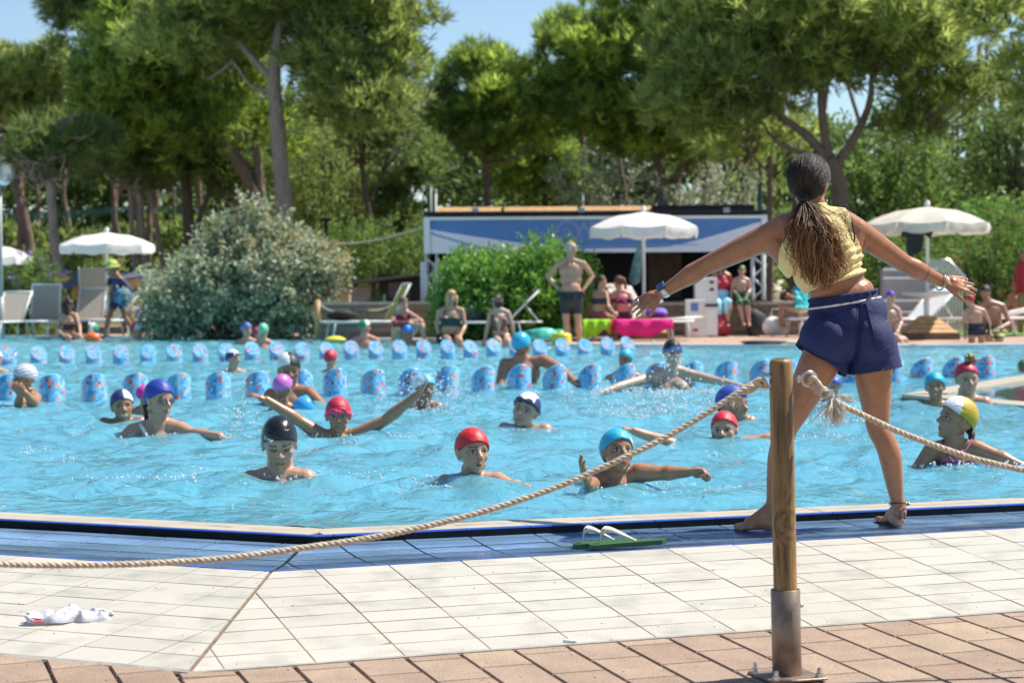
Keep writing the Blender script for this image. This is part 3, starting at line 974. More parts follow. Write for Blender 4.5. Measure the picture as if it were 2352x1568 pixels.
for i, (pts, lab) in enumerate([
  ([(312, 640, .14), (304, 560, .13), (299, 430, .1)], 'thin sunlit pine trunk just behind the parasol'),
  ([(340, 640, .2), (330, 560, .18), (322, 440, .15)], 'dark pine trunk beside the thin sunlit one'),
  ([(379, 640, .17), (366, 560, .14), (352, 470, .12), (340, 430, .09)], 'curving pine trunk sunlit along one side'),
  ([(562, 600, .16), (556, 520, .15), (552, 460, .12)], 'short pale trunk showing between the leaning pine and the shrub')]):
 tree('pine_tree', lab, 55 + i, [pts], [(pts[-1][0], pts[-1][1] - 60, 1.4, 1.4, .8)], BARKG, DARKLEAF, 20 + i, group='bare trunks among the pines', per=45, twigs=10)
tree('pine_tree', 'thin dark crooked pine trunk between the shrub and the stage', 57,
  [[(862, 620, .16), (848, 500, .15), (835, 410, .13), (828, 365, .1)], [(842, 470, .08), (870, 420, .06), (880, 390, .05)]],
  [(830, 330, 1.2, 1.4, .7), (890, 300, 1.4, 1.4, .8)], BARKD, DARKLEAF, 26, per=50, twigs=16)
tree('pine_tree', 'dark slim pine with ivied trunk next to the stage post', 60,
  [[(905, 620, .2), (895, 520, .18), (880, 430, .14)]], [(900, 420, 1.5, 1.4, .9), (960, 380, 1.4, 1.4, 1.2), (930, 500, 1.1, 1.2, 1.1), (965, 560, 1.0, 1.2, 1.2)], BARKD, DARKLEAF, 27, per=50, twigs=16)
tree('pine_tree', 'young pine with upright yellow green tips above the stage end', 63,
  [[(1122, 620, .22), (1118, 450, .2), (1115, 370, .16), (1110, 220, .1)], [(1116, 400, .08), (1070, 360, .06), (1040, 330, .05)]],
  [(1090, 215, 1.6, 2.0, 1.5), (1190, 220, 1.6, 2.0, 1.5), (1240, 275, 1.1, 1.4, 1.3), (1025, 265, 1.0, 1.4, 1.3), (1130, 300, 1.7, 1.8, 1.2), (1110, 350, 1.4, 1.6, .8), (1150, 145, .9, 1.0, .6), (1060, 150, .7, 1.0, .6), (1220, 155, .6, .8, .6), (1105, 132, .5, .8, .4), (1010, 190, .5, .8, .6)],
  BARKR, PINE, 16, per=50, up=1.0)
tree('pine_tree', 'dark slender pine trunk behind the middle of the stage', 66,
  [[(1255, 620, .22), (1253, 480, .2), (1250, 350, .15)]],
  [(1240, 310, 1.4, 1.4, 1.1), (1200, 320, 1.1, 1.2, .9), (1260, 400, 1.6, 1.4, 1.2), (1180, 420, 1.5, 1.4, 1.0), (1300, 440, 1.5, 1.4, .9), (1220, 260, 1.0, 1.1, .8)], BARKD, PINE, 17, per=55, up=.9)
tree('pine_tree', 'broad pine with bright tips crowning the sky gap', 62,
  [[(1522, 620, .26), (1520, 460, .24), (1515, 390, .2), (1480, 280, .14)], [(1518, 430, .1), (1570, 380, .08), (1610, 340, .05)], [(1519, 420, .1), (1470, 370, .07), (1430, 350, .05)]],
  [(1400, 110, 2.5, 2.4, 1.9), (1500, 60, 2.6, 2.4, 1.9), (1350, 210, 1.2, 1.6, 1.7), (1600, 40, 2.4, 2.4, 1.7), (1460, 220, 2.8, 2.4, 1.5), (1380, 280, 1.8, 1.8, 1.2), (1560, 270, 2.4, 2.2, 1.4), (1290, 190, .5, .7, .8), (1300, 250, 1.0, 1.2, 1.2), (1500, 330, 2.0, 1.8, .9), (1650, 330, 1.8, 1.8, 1.0)],
  BARKR, PINE, 18, per=50, up=.9)
tree('pine_tree', 'great spreading umbrella pine with forked limbs behind the instructor', 46,
  [[(1940, 690, .40), (1935, 520, .36), (1925, 420, .33), (1908, 365, .3)],
  [(1908, 380, .24), (1860, 320, .2), (1790, 265, .15), (1720, 215, .1), (1650, 205, .05)],
  [(1908, 375, .22), (1890, 290, .2), (1885, 210, .15), (1895, 110, .1)],
  [(1915, 385, .22), (1960, 320, .19), (1993, 250, .15), (2005, 170, .12), (2020, 80, .08)],
  [(1985, 295, .08), (2040, 280, .07), (2110, 262, .04)], [(1890, 370, .16), (1840, 350, .12), (1790, 330, .08), (1740, 270, .05)]],
  [(1800, 60, 2.6, 2.6, 1.8), (1950, 20, 2.8, 2.6, 1.6), (2080, 60, 2.2, 2.4, 1.5), (1700, 20, 2.0, 2.2, 1.6), (1720, 170, 2.0, 2.2, 1.3), (1640, 230, 1.7, 1.8, 1.1), (1600, 120, 1.5, 1.8, 1.3), (1850, 150, 1.9, 2, 1.0), (2120, 180, 1.6, 1.8, 1.3), (2160, 100, .9, 1.4, 1.3), (2180, 240, 1.2, 1.5, 1.0), (2235, 200, .45, .8, .7), (1700, 290, 1.4, 1.6, .8), (1960, 130, 1.4, 1.6, .8), (2100, 300, 1.0, 1.2, .7), (1560, 260, 1.2, 1.4, .9)],
  BARKR, PINE2, 19, per=48)
tree('pine_tree', 'thin young pine with straight reddish trunk by the stage end', 52,
  [[(1769, 640, .16), (1768, 480, .14), (1768, 360, .12)], [(1768, 400, .06), (1745, 375, .05), (1725, 355, .03)], [(1768, 395, .05), (1800, 370, .04)]],
  [(1760, 320, 1.4, 1.4, .7), (1700, 330, 1.0, 1.1, .6)], BARKR, PINE2, 30, per=45, twigs=12)
tree('pine_tree', 'pine branch reaching in from outside the frame on the sky side', 43,
  [[(2470, 690, .35), (2460, 400, .3), (2430, 160, .26), (2360, 50, .16), (2310, -5, .12), (2270, -60, .06)]],
  [(2350, 170, .45, .8, .5), (2385, 240, .6, 1.0, .7), (2220, 10, .7, 1.0, .5), (2300, 20, .3, .5, .25), (2480, 60, 1.2, 1.4, 1.1)], BARKD, PINE2, 31, per=50, twigs=24)
# broad-leaved trees and bushes behind the right-hand side
def bush(name, label, Y, blobs, leaf, seed, count, L, W, group, cat='shrub', stem=None, skin=.5, tips=None):
 """blobs (vx, vy, rx, ry, rz[, dy]) measured in the photograph"""
 cx = sum(b[0] for b in blobs) / len(blobs)
 o = at(cx, 700, Y); base = Vector((o.x, Y, 0))
 root = thing(name, label, cat, base, 0, group)
 bl = []
 for b in blobs:
  c = at(b[0], b[1], Y + (b[5] if len(b) > 5 else 0)) - base
  bl.append((c.x, c.y, c.z, b[2], b[3], b[4]))
 me = bush_mesh('foliage', bl, seed, count, L, W, skin=skin)
 link('foliage', me, leaf, root)
 if tips:
  me = bush_mesh('flowers', bl if tips[4] is None else [bl[i] for i in tips[4]], seed + 500, tips[1], tips[2], tips[3], skin=.9)
  stuff(link('flowers', me, tips[0], root))
 mb = MB(); r_ = random.Random(seed)
 lo = min(b[2] for b in bl)
 for b in bl:
  for k in range(4):
   e = Vector(b[:3]) + Vector((r_.uniform(-.5, .5) * b[3], r_.uniform(-.5, .5) * b[4], r_.uniform(0, .6) * b[5]))
   s_ = Vector((e.x * .35, e.y * .35, -.05))
   P, rr = wob([s_, s_.lerp(e, .5) + Vector((r_.uniform(-.1, .1), r_.uniform(-.1, .1), 0)), e], [.05, .035, .012] if not stem else [stem, stem * .7, stem * .3], seed + k, amp=.03, sub=3)
   mb.tube(P, rr, n=5, caps=False)
 mb.build('stems', BARKD, root)
 return root
bush('broadleaf_tree', 'light green rounded tree beyond the parasol that carries the black shirt', 60, [(2010, 420, 1.9, 1.8, 2.1), (2100, 380, 2.0, 1.8, 1.9), (1990, 520, 1.6, 1.6, 1.7), (2080, 500, 1.8, 1.6, 1.8)], BROAD, 41, 11000, .16, .10, 'broad-leaved trees beyond the pool', 'tree', .12)
bush('broadleaf_tree', 'olive green tree filling the gap between the parasol and the dark conifer', 63, [(2180, 400, 2.2, 2, 2.2), (2250, 350, 1.8, 1.8, 1.9), (2200, 520, 2.2, 1.8, 1.8), (2150, 300, 1.5, 1.5, 1.3)], BROAD, 42, 11000, .16, .09, 'broad-leaved trees beyond the pool', 'tree', .12)
bush('conifer', 'dark conifer at the very edge on the sky side', 55, [(2330, 330, 1.3, 1.4, 1.6), (2345, 450, 1.4, 1.5, 1.8), (2310, 400, .9, 1.0, 1.3), (2370, 250, 1.0, 1.0, 1.0)], DARKLEAF, 43, 9000, .14, .06, 'dark trees', 'tree', .12)
bush('oleander', 'dark green shrub dotted with small red flowers', 47, [(2270, 590, 1.5, 1.3, .95), (2330, 560, 1.1, 1.1, 1.1), (2230, 640, 1.1, 1.1, .8), (2330, 640, 1.2, 1.1, .9)], BROAD, 44, 8000, .13, .05, 'flowering shrubs', tips=(mat('red_petals', (.5, .05, .04), .6, trans=.2), 160, .09, .08, None))
bush('shrub', 'yellow green bush catching the sun behind the parasol edge', 50, [(2330, 520, 1.0, 1.0, .7), (2260, 530, .8, .8, .6)], GREENSHRUB, 45, 3500, .12, .06, 'flowering shrubs')
bush('shrub', 'dark leafy hedge behind the slide under the parasol', 52, [(2060, 610, 1.4, 1.2, 1.3), (2150, 620, 1.5, 1.2, 1.2), (1990, 640, 1.1, 1.1, 1.1), (2230, 600, 1.0, 1.1, 1.3)], BROAD, 46, 8000, .12, .07, 'hedge plants')
# the big silvery shrub
bush('silver_shrub', 'huge silvery leaved shrub standing at the pool edge', 40.5,
  [(560, 660, 1.35, 1.2, .95), (450, 690, 1.25, 1.1, .85), (640, 680, 1.2, 1.1, .9), (700, 620, .75, .8, .55), (600, 605, .9, .9, .55), (520, 625, .75, .8, .5), (400, 725, .55, .8, .5), (660, 580, .6, .6, .4), (740, 600, .45, .5, .28), (560, 565, .4, .4, .35), (700, 720, .6, .8, .5), (370, 750, .3, .5, .3), (520, 525, .22, .25, .3), (598, 505, .22, .25, .32), (570, 495, .16, .2, .3), (478, 570, .25, .3, .25), (650, 525, .25, .3, .25), (742, 580, .22, .25, .2), (430, 640, .3, .3, .25), (770, 620, .2, .25, .16)],
  SILVER, 51, 38000, .105, .06, None, tips=(DRYTIP, 2600, .085, .05, [4, 7, 8, 9, 12, 13, 14, 15, 16, 17, 18, 19]))
bush('green_shrub', 'rounded glossy bright green shrub in front of the stage', 37.0,
  [(1090, 690, .75, .9, .8), (1200, 690, 1.0, 1.0, .85), (1255, 625, .55, .7, .55), (1100, 640, .65, .8, .45), (1300, 670, .5, .7, .6), (1170, 745, 1.2, 1.0, .45), (1070, 735, .6, .8, .5), (1322, 630, .3, .4, .35), (1160, 630, .5, .6, .3)],
  GREENSHRUB, 52, 46000, .095, .045, None)
bush('flowering_shrub', 'loose shrub with purple flowers behind the empty loungers', 45, [(30, 660, .9, .8, .7), (80, 670, .7, .7, .6), (10, 720, .9, .8, .6), (95, 630, .3, .4, .5)], BROAD, 53, 7000, .09, .045, 'flowering shrubs',
  tips=(mat('purple_petals', (.22, .16, .45), .6, trans=.2), 420, .09, .08, None))
bush('shrub', 'pink flowering bush half hidden behind the white parasol', 52, [(165, 620, .7, .6, .5)], BROAD, 54, 1500, .1, .05, 'flowering shrubs', tips=(mat('pink_petals', (.55, .25, .27), .6, trans=.2), 200, .09, .08, None))
bush('shrub', 'low dark hedge running under the loungers by the lamp post', 44.5, [(60, 760, 1.2, .7, .5), (0, 750, .9, .7, .6), (120, 770, .8, .6, .3)], BROAD, 55, 5000, .07, .035, 'hedge plants')
bush('broadleaf_tree', 'sunlit yellow green young pines between trunk and stage', 62, [(760, 420, 1.7, 1.6, 2.2), (700, 480, 1.4, 1.4, 1.6), (770, 520, 1.6, 1.5, 1.4), (730, 350, 1.2, 1.2, 1.2)], PINE2, 56, 11000, .2, .05, 'young trees', 'tree', .1)
bush('shrub', 'green undergrowth shrub beside the stage post', 52, [(830, 600, 1.3, 1.1, .9), (900, 570, 1.1, 1, 1.0), (790, 590, .9, .9, 1.0), (950, 600, .8, .8, .9)], BROAD, 57, 8000, .1, .06, 'hedge plants')
bush('shrub', 'pale green olive bushes above the stage roof', 60, [(1400, 440, 1.3, 1.2, .8), (1330, 420, 1.0, 1.0, .8), (1610, 450, 1.2, 1, .6), (1690, 440, 1.1, 1, .8)], SILVER, 58, 6000, .12, .05, 'young trees')

# the far wood behind everything reads as one mass
def wood(name, seed, spots, leaf, tuft, width, blades, per, clump):
 bl = []
 for (vx, vy, Y, rx, ry, rz) in spots:
  c = at(vx, vy, Y); bl.append((c.x, c.y, c.z, rx, ry, rz))
 me = crown_mesh(name, bl, seed, per=per, tuft=tuft, width=width, blades=blades, clump=clump, up=.6)
 return stuff(link(name, me, leaf))
r_ = random.Random(77)
sp = []
for vx in range(-620, 3000, 115):
 top = np.interp(vx, [-150, 0, 130, 600, 900, 980, 1150, 1300, 1500, 1900, 2150, 2250, 2320, 2550], [150, 150, 60, 60, 120, 150, 110, 150, 80, 150, 330, 330, 330, 300])
 for vy in np.arange(top + 190, 690, 95):
  sp.append((vx + r_.uniform(-45, 45), vy + r_.uniform(-35, 35), r_.uniform(80, 92), 3.0, 2.6, 2.4))
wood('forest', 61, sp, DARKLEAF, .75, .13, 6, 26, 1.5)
us = []
for vx in range(-100, 2500, 80):
 us.append((vx + r_.uniform(-30, 30), 640 + r_.uniform(-30, 20), r_.uniform(66, 76), 2.4, 2, 1.3))
 us.append((vx + r_.uniform(-30, 30), 560 + r_.uniform(-30, 20), r_.uniform(74, 79), 2.2, 2, 1.3))
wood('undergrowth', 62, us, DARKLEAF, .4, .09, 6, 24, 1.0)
tk = MB()
for k in range(46):
 vx = r_.uniform(-60, 2400); Y = r_.uniform(64, 80)
 if 950 < vx < 1300 and r_.random() < .5: continue
 p0 = at(vx, 690, Y); w_ = r_.uniform(.09, .2)
 P, rr = wob([p0, p0 + Vector((r_.uniform(-.6, .6), 0, 4)), p0 + Vector((r_.uniform(-1.2, 1.2), 0, r_.uniform(7, 10)))], [w_, w_ * .8, w_ * .5], k, amp=.06)
 tk.tube(P, rr, n=6)
stuff(tk.build('far_trunks', BARKR))
# ================================================================ things round the pool
WHITE = mat('white_paint', (.78, .78, .77), .35, var=.05)
WMETAL = mat('white_metal', (.72, .72, .70), .3, var=.04)
STEEL = mat('steel', (.62, .60, .57), .28, var=.08, metal=1.0)
STEELD = mat('worn_steel', (.25, .19, .145), .5, var=.5, scale=16, metal=.6, bump=.08)
DARK = mat('dark_cloth', (.02, .02, .024), .8, var=.2)
BLACK = mat('black_panel', (.012, .012, .014), .7, var=.2)
TAUPE = mat('taupe_sling', (.46, .41, .34), .7, var=.06, trans=.15)
CANVAS = mat('white_canvas', (.80, .79, .76), .75, var=.04, trans=.28)
WOODO = mat('orange_wood', (.50, .29, .12), .6, var=.2)
WOODD = mat('brown_wood', (.17, .105, .065), .7, var=.35, scale=4)
GREENP = mat('green_paint', (.04, .09, .06), .5)

# ---------------------------------------------------------------- mosaic pylons standing in the water
def mosaic():
 m, nt, n, l, b = node_mat('pylon_mosaic')
 uv = n.new('ShaderNodeUVMap'); uv.uv_map = 'UVMap'
 oi = n.new('ShaderNodeObjectInfo')
 sc_ = n.new('ShaderNodeVectorMath'); sc_.operation = 'SCALE'; sc_.inputs['Scale'].default_value = 1 / .0265
 l.new(uv.outputs[0], sc_.inputs[0])
 rn = n.new('ShaderNodeVectorMath'); rn.operation = 'SCALE'; rn.inputs[0].default_value = (57, 91, 0); l.new(oi.outputs['Random'], rn.inputs['Scale'])
 fl = n.new('ShaderNodeVectorMath'); fl.operation = 'FLOOR'; l.new(sc_.outputs[0], fl.inputs[0])
 ad = n.new('ShaderNodeVectorMath'); l.new(fl.outputs[0], ad.inputs[0]); l.new(rn.outputs[0], ad.inputs[1])
 wn_ = n.new('ShaderNodeTexWhiteNoise'); wn_.noise_dimensions = '3D'; l.new(ad.outputs[0], wn_.inputs['Vector'])
 cr = n.new('ShaderNodeValToRGB'); cr.color_ramp.interpolation = 'CONSTANT'
 E_ = cr.color_ramp.elements
 E_[0].position = 0; E_[0].color = (.13, .39, .63, 1); E_[1].position = .3; E_[1].color = (.20, .49, .70, 1)
 for p, c in ((.62, (.06, .27, .54, 1)), (.74, (.27, .55, .73, 1)), (.885, (.85, .25, .03, 1)), (.94, (.62, .05, .02, 1))):
  e = E_.new(p); e.color = c
 l.new(wn_.outputs['Value'], cr.inputs['Fac'])
 fr = n.new('ShaderNodeVectorMath'); fr.operation = 'FRACTION'; l.new(sc_.outputs[0], fr.inputs[0])
 sx = n.new('ShaderNodeSeparateXYZ'); l.new(fr.outputs[0], sx.inputs[0])
 mn = n.new('ShaderNodeMath'); mn.operation = 'MINIMUM'; l.new(sx.outputs[0], mn.inputs[0]); l.new(sx.outputs[1], mn.inputs[1])
 gt = n.new('ShaderNodeMath'); gt.operation = 'GREATER_THAN'; gt.inputs[1].default_value = .09; l.new(mn.outputs[0], gt.inputs[0])
 mx = n.new('ShaderNodeMix'); mx.data_type = 'RGBA'; mx.inputs['A'].default_value = (.12, .28, .46, 1)
 l.new(gt.outputs[0], mx.inputs['Factor']); l.new(cr.outputs[0], mx.inputs['B']); l.new(mx.outputs['Result'], b.inputs['Base Color'])
 b.inputs['Roughness'].default_value = .15
 return m
MOSAIC = mosaic()
def pylon_mesh(r, h, tilt, az):
 """a round pylon cut off aslant, its mosaic laid out in its own uv"""
 n_ = 32; me = bpy.data.meshes.new('pylon'); bm = bmesh.new(); uvl = bm.loops.layers.uv.new('UVMap')
 tx, ty = math.cos(az) * math.tan(tilt), math.sin(az) * math.tan(tilt)
 zt = lambda x, y: h - (x * tx + y * ty)
 lo, md, hi, inn = [], [], [], []
 for k in range(n_):
  a = 2 * PI * k / n_; x, y = r * math.cos(a), r * math.sin(a)
  lo.append(bm.verts.new((x, y, -1.1))); hi.append(bm.verts.new((x, y, zt(x, y) - .012)))
  inn.append(bm.verts.new((x * .93, y * .93, zt(x * .93, y * .93) + .004)))
 for k in range(n_):
  j = (k + 1) % n_
  f = bm.faces.new((lo[k], lo[j], hi[j], hi[k])); f.smooth = True
  for lp, (u, v) in zip(f.loops, ((k, 0), (k + 1, 0), (k + 1, 1), (k, 1))):
   lp[uvl].uv = (u / n_ * 2 * PI * r, lp.vert.co.z)
  f = bm.faces.new((hi[k], hi[j], inn[j], inn[k])); f.smooth = True
  for lp in f.loops: lp[uvl].uv = (lp.vert.co.x + 3, lp.vert.co.y + 3)
 f = bm.faces.new(inn)
 ca = 1 / math.cos(tilt)
 ux, uy = -math.sin(az), math.cos(az)
 for lp in f.loops:
  x, y = lp.vert.co.x, lp.vert.co.y
  lp[uvl].uv = (x * ux + y * uy + 5, (x * math.cos(az) + y * math.sin(az)) * ca + 5)
 bm.to_mesh(me); bm.free()
 return me
def on_line(vx, A, B):
 """where the ray at vx crosses the plan line A-B"""
 k = (vx * K - 512) / F
 t = (k * A[1] - A[0]) / ((B[0] - A[0]) - k * (B[1] - A[1]))
 return A[0] + (B[0] - A[0]) * t, A[1] + (B[1] - A[1]) * t
NEARLINE = ((-4.11, 16.55), (4.747, 20.03)); FARLINE = ((-6.53, 25.9), (1.646, 28.6))
near_x = [20, 118, 216, 310, 408, 500, 591, 690, 769, 856, 943, 1028, 1110, 1192, 1274, 1354, 1433, 1508, 1590, 1668, 1748, 1808, 1885, 1958, 2050, 2117, 2190, 2260]
far_x = [18, 88, 153, 215, 277, 340, 400, 460, 520, 579, 636, 693, 751, 807, 863, 918, 973, 1028, 1081, 1134, 1187, 1240, 1292, 1344, 1396, 1441]
pm_n = pylon_mesh(.112, .145, R(38), R(112)); pm_n.materials.append(MOSAIC)
pm_f = pylon_mesh(.105, .16, R(42), R(-75)); pm_f.materials.append(MOSAIC)
near_lab = {20: 'behind the swimmer hiding the face with both hands', 118: 'just right of the swimmer in the white cap', 216: 'behind the navy and white capped woman, second in the open', 310: 'half hidden by a magenta cap', 408: 'beside the royal blue cap',
   500: 'standing free above the water spout', 591: 'behind the raised wrist of the boy', 690: 'half behind the man in the black and white cap', 769: 'above the boy with red goggles', 856: 'standing free right of the red goggles', 943: 'beside the splashed pale blue cap',
   1028: 'standing free right of the splashed cap', 1110: 'left of the turquoise capped back', 1192: 'in front of the turquoise capped back', 1274: 'under the stretched arm of the turquoise cap', 1354: 'at the hand of the turquoise cap', 1433: 'held by the hidden turquoise capped face',
   1508: 'behind the shoulder of the goggled man', 1590: 'behind the far shoulder of the goggled man', 1668: 'standing free before the wooden post', 1748: 'next to the wooden post', 1808: 'behind the top of the wooden post', 1885: 'hidden by the bent leg', 1958: 'seen between the legs of the instructor',
   2050: 'behind the straight leg of the instructor', 2117: 'above the turquoise capped girl', 2190: 'left of the pompom cap', 2260: 'last in line behind the pompom cap'}
ordn = ['first', 'second', 'third', 'fourth', 'fifth', 'sixth', 'seventh', 'eighth', 'ninth', 'tenth', 'eleventh', 'twelfth', 'thirteenth', 'fourteenth', 'fifteenth', 'sixteenth', 'seventeenth', 'eighteenth', 'nineteenth', 'twentieth', 'twenty-first', 'twenty-second', 'twenty-third', 'twenty-fourth', 'twenty-fifth', 'twenty-sixth']
for vx in near_x:
 x, y = on_line(vx, *NEARLINE)
 o = bpy.data.objects.new('mosaic_pylon', pm_n); C.objects.link(o)
 o.location = (x, y, random.uniform(-.012, .012)); o.rotation_euler = (0, 0, random.uniform(-.12, .12))
 tag(o, 'nearer row mosaic pylon ' + near_lab[vx], 'pylon', 'mosaic pylons of the nearer row')
for i, vx in enumerate(far_x):
 x, y = on_line(vx, *FARLINE)
 o = bpy.data.objects.new('mosaic_pylon', pm_f); C.objects.link(o)
 o.location = (x, y, random.uniform(-.012, .012)); o.rotation_euler = (0, 0, random.uniform(-.15, .15))
 tag(o, 'slant topped blue pylon, ' + ordn[i] + ' of the farther row counted from the lamp post', 'pylon', 'mosaic pylons of the farther row')

# ---------------------------------------------------------------- raised mosaic basin rim in the pool
isl = [atz(2071, 909, .03), atz(2352, 936, .03), atz(2500, 940, .03), atz(2560, 850, .03), atz(2352, 864, .03)]
ring = [(p.x, p.y) for p in isl]
mb = MB(); a = sum(ring[i][0] * ring[(i + 1) % 5][1] - ring[(i + 1) % 5][0] * ring[i][1] for i in range(5))
if a < 0: ring = ring[::-1]
mb.prism(ring, -1.1, .02)
bas = thing('mosaic_basin', 'low raised basin of wet dark blue mosaic with beige rim in the pool', 'pool basin', (0, 0, 0))
DMOS = mat('dark_mosaic', (.05, .09, .16), .12, var=.5, scale=22, coat=.6)
mb.build('basin', DMOS, bas)
mb = MB()
for i in range(5):
 p = Vector((*ring[i], 0)); q = Vector((*ring[(i + 1) % 5], 0)); d = (q - p).normalized(); nn = Vector((-d.y, d.x, 0))
 mb.prism([(v.x, v.y) for v in (p + d * .002, q - d * .002, q + nn * .3 - d * .28, p + nn * .3 + d * .28)], .0, .045)
mb.build('rim', BEIGE, bas)

# ---------------------------------------------------------------- the stage booth with its printed banner
YB = 40.0
def bp_(vx, vy, dy=0): return at(vx, vy, YB + dy)
pL = bp_(975, 690); pR = bp_(1762, 690)
booth = thing('stage_booth', 'open stage booth with blue and white printed banner across its front', 'stage', (pL.x, YB, 0))
off = Vector((pL.x, YB, 0))
W = pR.x - pL.x; zb0 = bp_(1370, 580).z; zb1 = bp_(1370, 497).z; zf = .74
mb = MB(); mb.box((W / 2, 2.2, (zf + zb0) / 2 + .2), (W - .3, .05, zb1 - zf + .3)); mb.box((.12, 1.2, (zf + zb0) / 2 + .2), (.05, 2.0, zb1 - zf + .3)); mb.box((W - .12, 1.2, (zf + zb0) / 2 + .2), (.05, 2.0, zb1 - zf + .3))
mb.box((W / 2, 1.15, zb1 + .02), (W - .2, 2.2, .04)); mb.build('back_panel', BLACK, booth)
mb = MB(); mb.box((W / 2 + 1.55, 2.1, (zf + zb0) / 2 + .1), (.7, .06, zb0 - zf + .1)); mb.build('side_panel', WOODD, booth)
mb = MB(); mb.box((W / 2, 1.1, zf - .06), (W + .1, 2.3, .12)); mb.build('stage_floor', WOODD, booth)
# fascia: white frame, blue field, white swoosh
mb = MB(); H_ = zb1 - zb0
mb.box((W / 2, -.02, zb1 - .03), (W, .14, .06)); mb.box((.06, -.02, zb0 + H_ / 2 - .03), (.12, .14, H_ - .06)); mb.box((W - .06, -.02, zb0 + H_ / 2 - .03), (.12, .14, H_ - .06))
mb.build('banner_frame', WHITE, booth)
mb = MB(); mb.box((W / 2, .01, zb0 + H_ / 2 - .03), (W - .242, .06, H_ - .062)); ban = mb.build('banner', mat('banner_blue', (.09, .23, .52), .5, var=.06, scale=2), booth)
def sheet(curve_top, curve_bot, y, name, m, n_=40, x0=.125, x1=None):
 x1 = x1 or W - .125; mb = MB(); vs_ = []
 for i in range(n_ + 1):
  t = i / n_; x = x0 + (x1 - x0) * t
  vs_ += [(x, y, zb0 + H_ * curve_bot(t)), (x, y, zb0 + H_ * curve_top(t))]
 mb.add(vs_, [(2 * i, 2 * i + 2, 2 * i + 3, 2 * i + 1) for i in range(n_)])
 return mb.build(name, m, ban)
WPRINT = mat('banner_white', (.78, .79, .84), .5, var=.03)
LPRINT = mat('banner_pale_blue', (.28, .38, .60), .5, var=.03)
up_ = lambda t: max(.01, .66 * (1 - t / .56) ** 1.3 if t < .56 else 0, .0)
rt_ = lambda t: max(.01, .02 + .26 * ((t - .45) / .55) ** 1.0 * 1.0 + .55 * max(0, (t - .72) / .28) ** 1.2 if t > .45 else .01)
sheet(lambda t: min(.9, max(up_(t), .06 + .1 * t, rt_(t))), lambda t: .0, -.028, 'printed_swoosh', WPRINT)
sheet(lambda t: max(.02, up_(t) - .06 - .1 * t), lambda t: max(.01, up_(t) - .13 - .12 * t), -.031, 'printed_stripe', LPRINT, x1=W * .55)
sheet(lambda t: .20 + .02 * t, lambda t: .17 + .02 * t, -.031, 'printed_line', LPRINT, x0=W * .42, x1=W * .8)
lc = bp_(1303, 535) - off
for r0, r1 in ((.25, .225), (.21, .195), (.085, .06)):
 mb = MB(); n_ = 28
 mb.add([(lc.x + r_ * math.cos(2 * PI * k / n_), -.034, lc.z + r_ * math.sin(2 * PI * k / n_)) for r_ in (r0, r1) for k in range(n_)], [(k, (k + 1) % n_, n_ + (k + 1) % n_, n_ + k) for k in range(n_)])
 mb.build('printed_ring', LPRINT, ban)
mb = MB(); n_ = 14
mb.add([(lc.x + r_ * math.cos(PI * k / n_), -.034, lc.z - .14 + r_ * .8 * math.sin(PI * k / n_)) for r_ in (.15, .12) for k in range(n_ + 1)], [(k, k + 1, n_ + 2 + k, n_ + 1 + k) for k in range(n_)])
mb.build('printed_arch', LPRINT, ban)
def text(body, loc, size, m, parent, rot=(PI / 2, 0, 0), extrude=.0, align='LEFT', name='lettering', shear=0):
 cu = bpy.data.curves.new(name, 'FONT'); cu.body = body; cu.size = size; cu.extrude = extrude; cu.align_x = align; cu.shear = shear
 o = bpy.data.objects.new(name, cu); C.objects.link(o); o.parent = parent; o.location = loc; o.rotation_euler = rot
 cu.materials.append(m)
 me = bpy.data.meshes.new_from_object(o.evaluated_get(bpy.context.evaluated_depsgraph_get()))
 C.objects.unlink(o); bpy.data.objects.remove(o)
 o = bpy.data.objects.new(name, me); C.objects.link(o); o.parent = parent; o.location = loc; o.rotation_euler = rot
 return o
t1 = bp_(1330, 533) - off; text('AR', (t1.x, -.034, t1.z), .30, LPRINT, ban)
t1 = bp_(1331, 552) - off; text('CA', (t1.x, -.034, t1.z), .20, LPRINT, ban)
t1 = bp_(1692, 553) - off; text('SIR', (t1.x, -.034, t1.z), .13, mat('banner_grey', (.25, .28, .36), .5), ban)
def truss(x, w):
 t = MB()
 for dx in (0, w):
  for dy in (0, .22): t.tube([(x + dx, dy, .05), (x + dx, dy, zb0)], .028, n=6)
 tz = .1; s = 0
 while tz < zb0 - .2:
  for dy in (0, .22): t.tube([(x + (0 if s % 2 else w), dy, tz), (x + (w if s % 2 else 0), dy, tz + .22)], .014, n=5)
  tz += .22; s += 1
 t.build('truss_leg', WMETAL, booth)
truss(.03, .22); truss(W - .28, .22)
mb = MB(); mb.box((W / 2, .9, zb1 + .075), (W + .0, 2.0, .07)); mb.build('roof', BLACK, booth)
mb = MB()
for xa, xb in ((.25, W * .225), (W * .235, W * .45), (W * .46, W * .67)):
 mb = MB(); mb.box(((xa + xb) / 2, .45, zb1 + .15), (xb - xa, .05, .17), Matrix.Rotation(R(-50), 3, 'X')); mb.build('roof_board', WOODO, booth)
mb = MB(); mb.box((W * .82, .6, zb1 + .16), (W * .3, .5, .14)); mb.build('rolled_tarp', DARK, booth)
for vx in (1092, 1335, 1668):
 p = bp_(vx, 488) - off
 mb = MB(); mb.box((p.x, -.05, p.z + .03), (.13, .10, .10), Matrix.Rotation(R(-25), 3, 'X'), bev=.01); mb.bar((p.x, 0, zb1), (p.x, -.03, p.z), .02)
 mb.build('floodlight', STEEL, booth)
mb = MB(); p = bp_(985, 650) - off; mb.box((p.x - .02, .28, p.z), (.32, .05, .85)); 
mb.build('white_board', WHITE, booth)
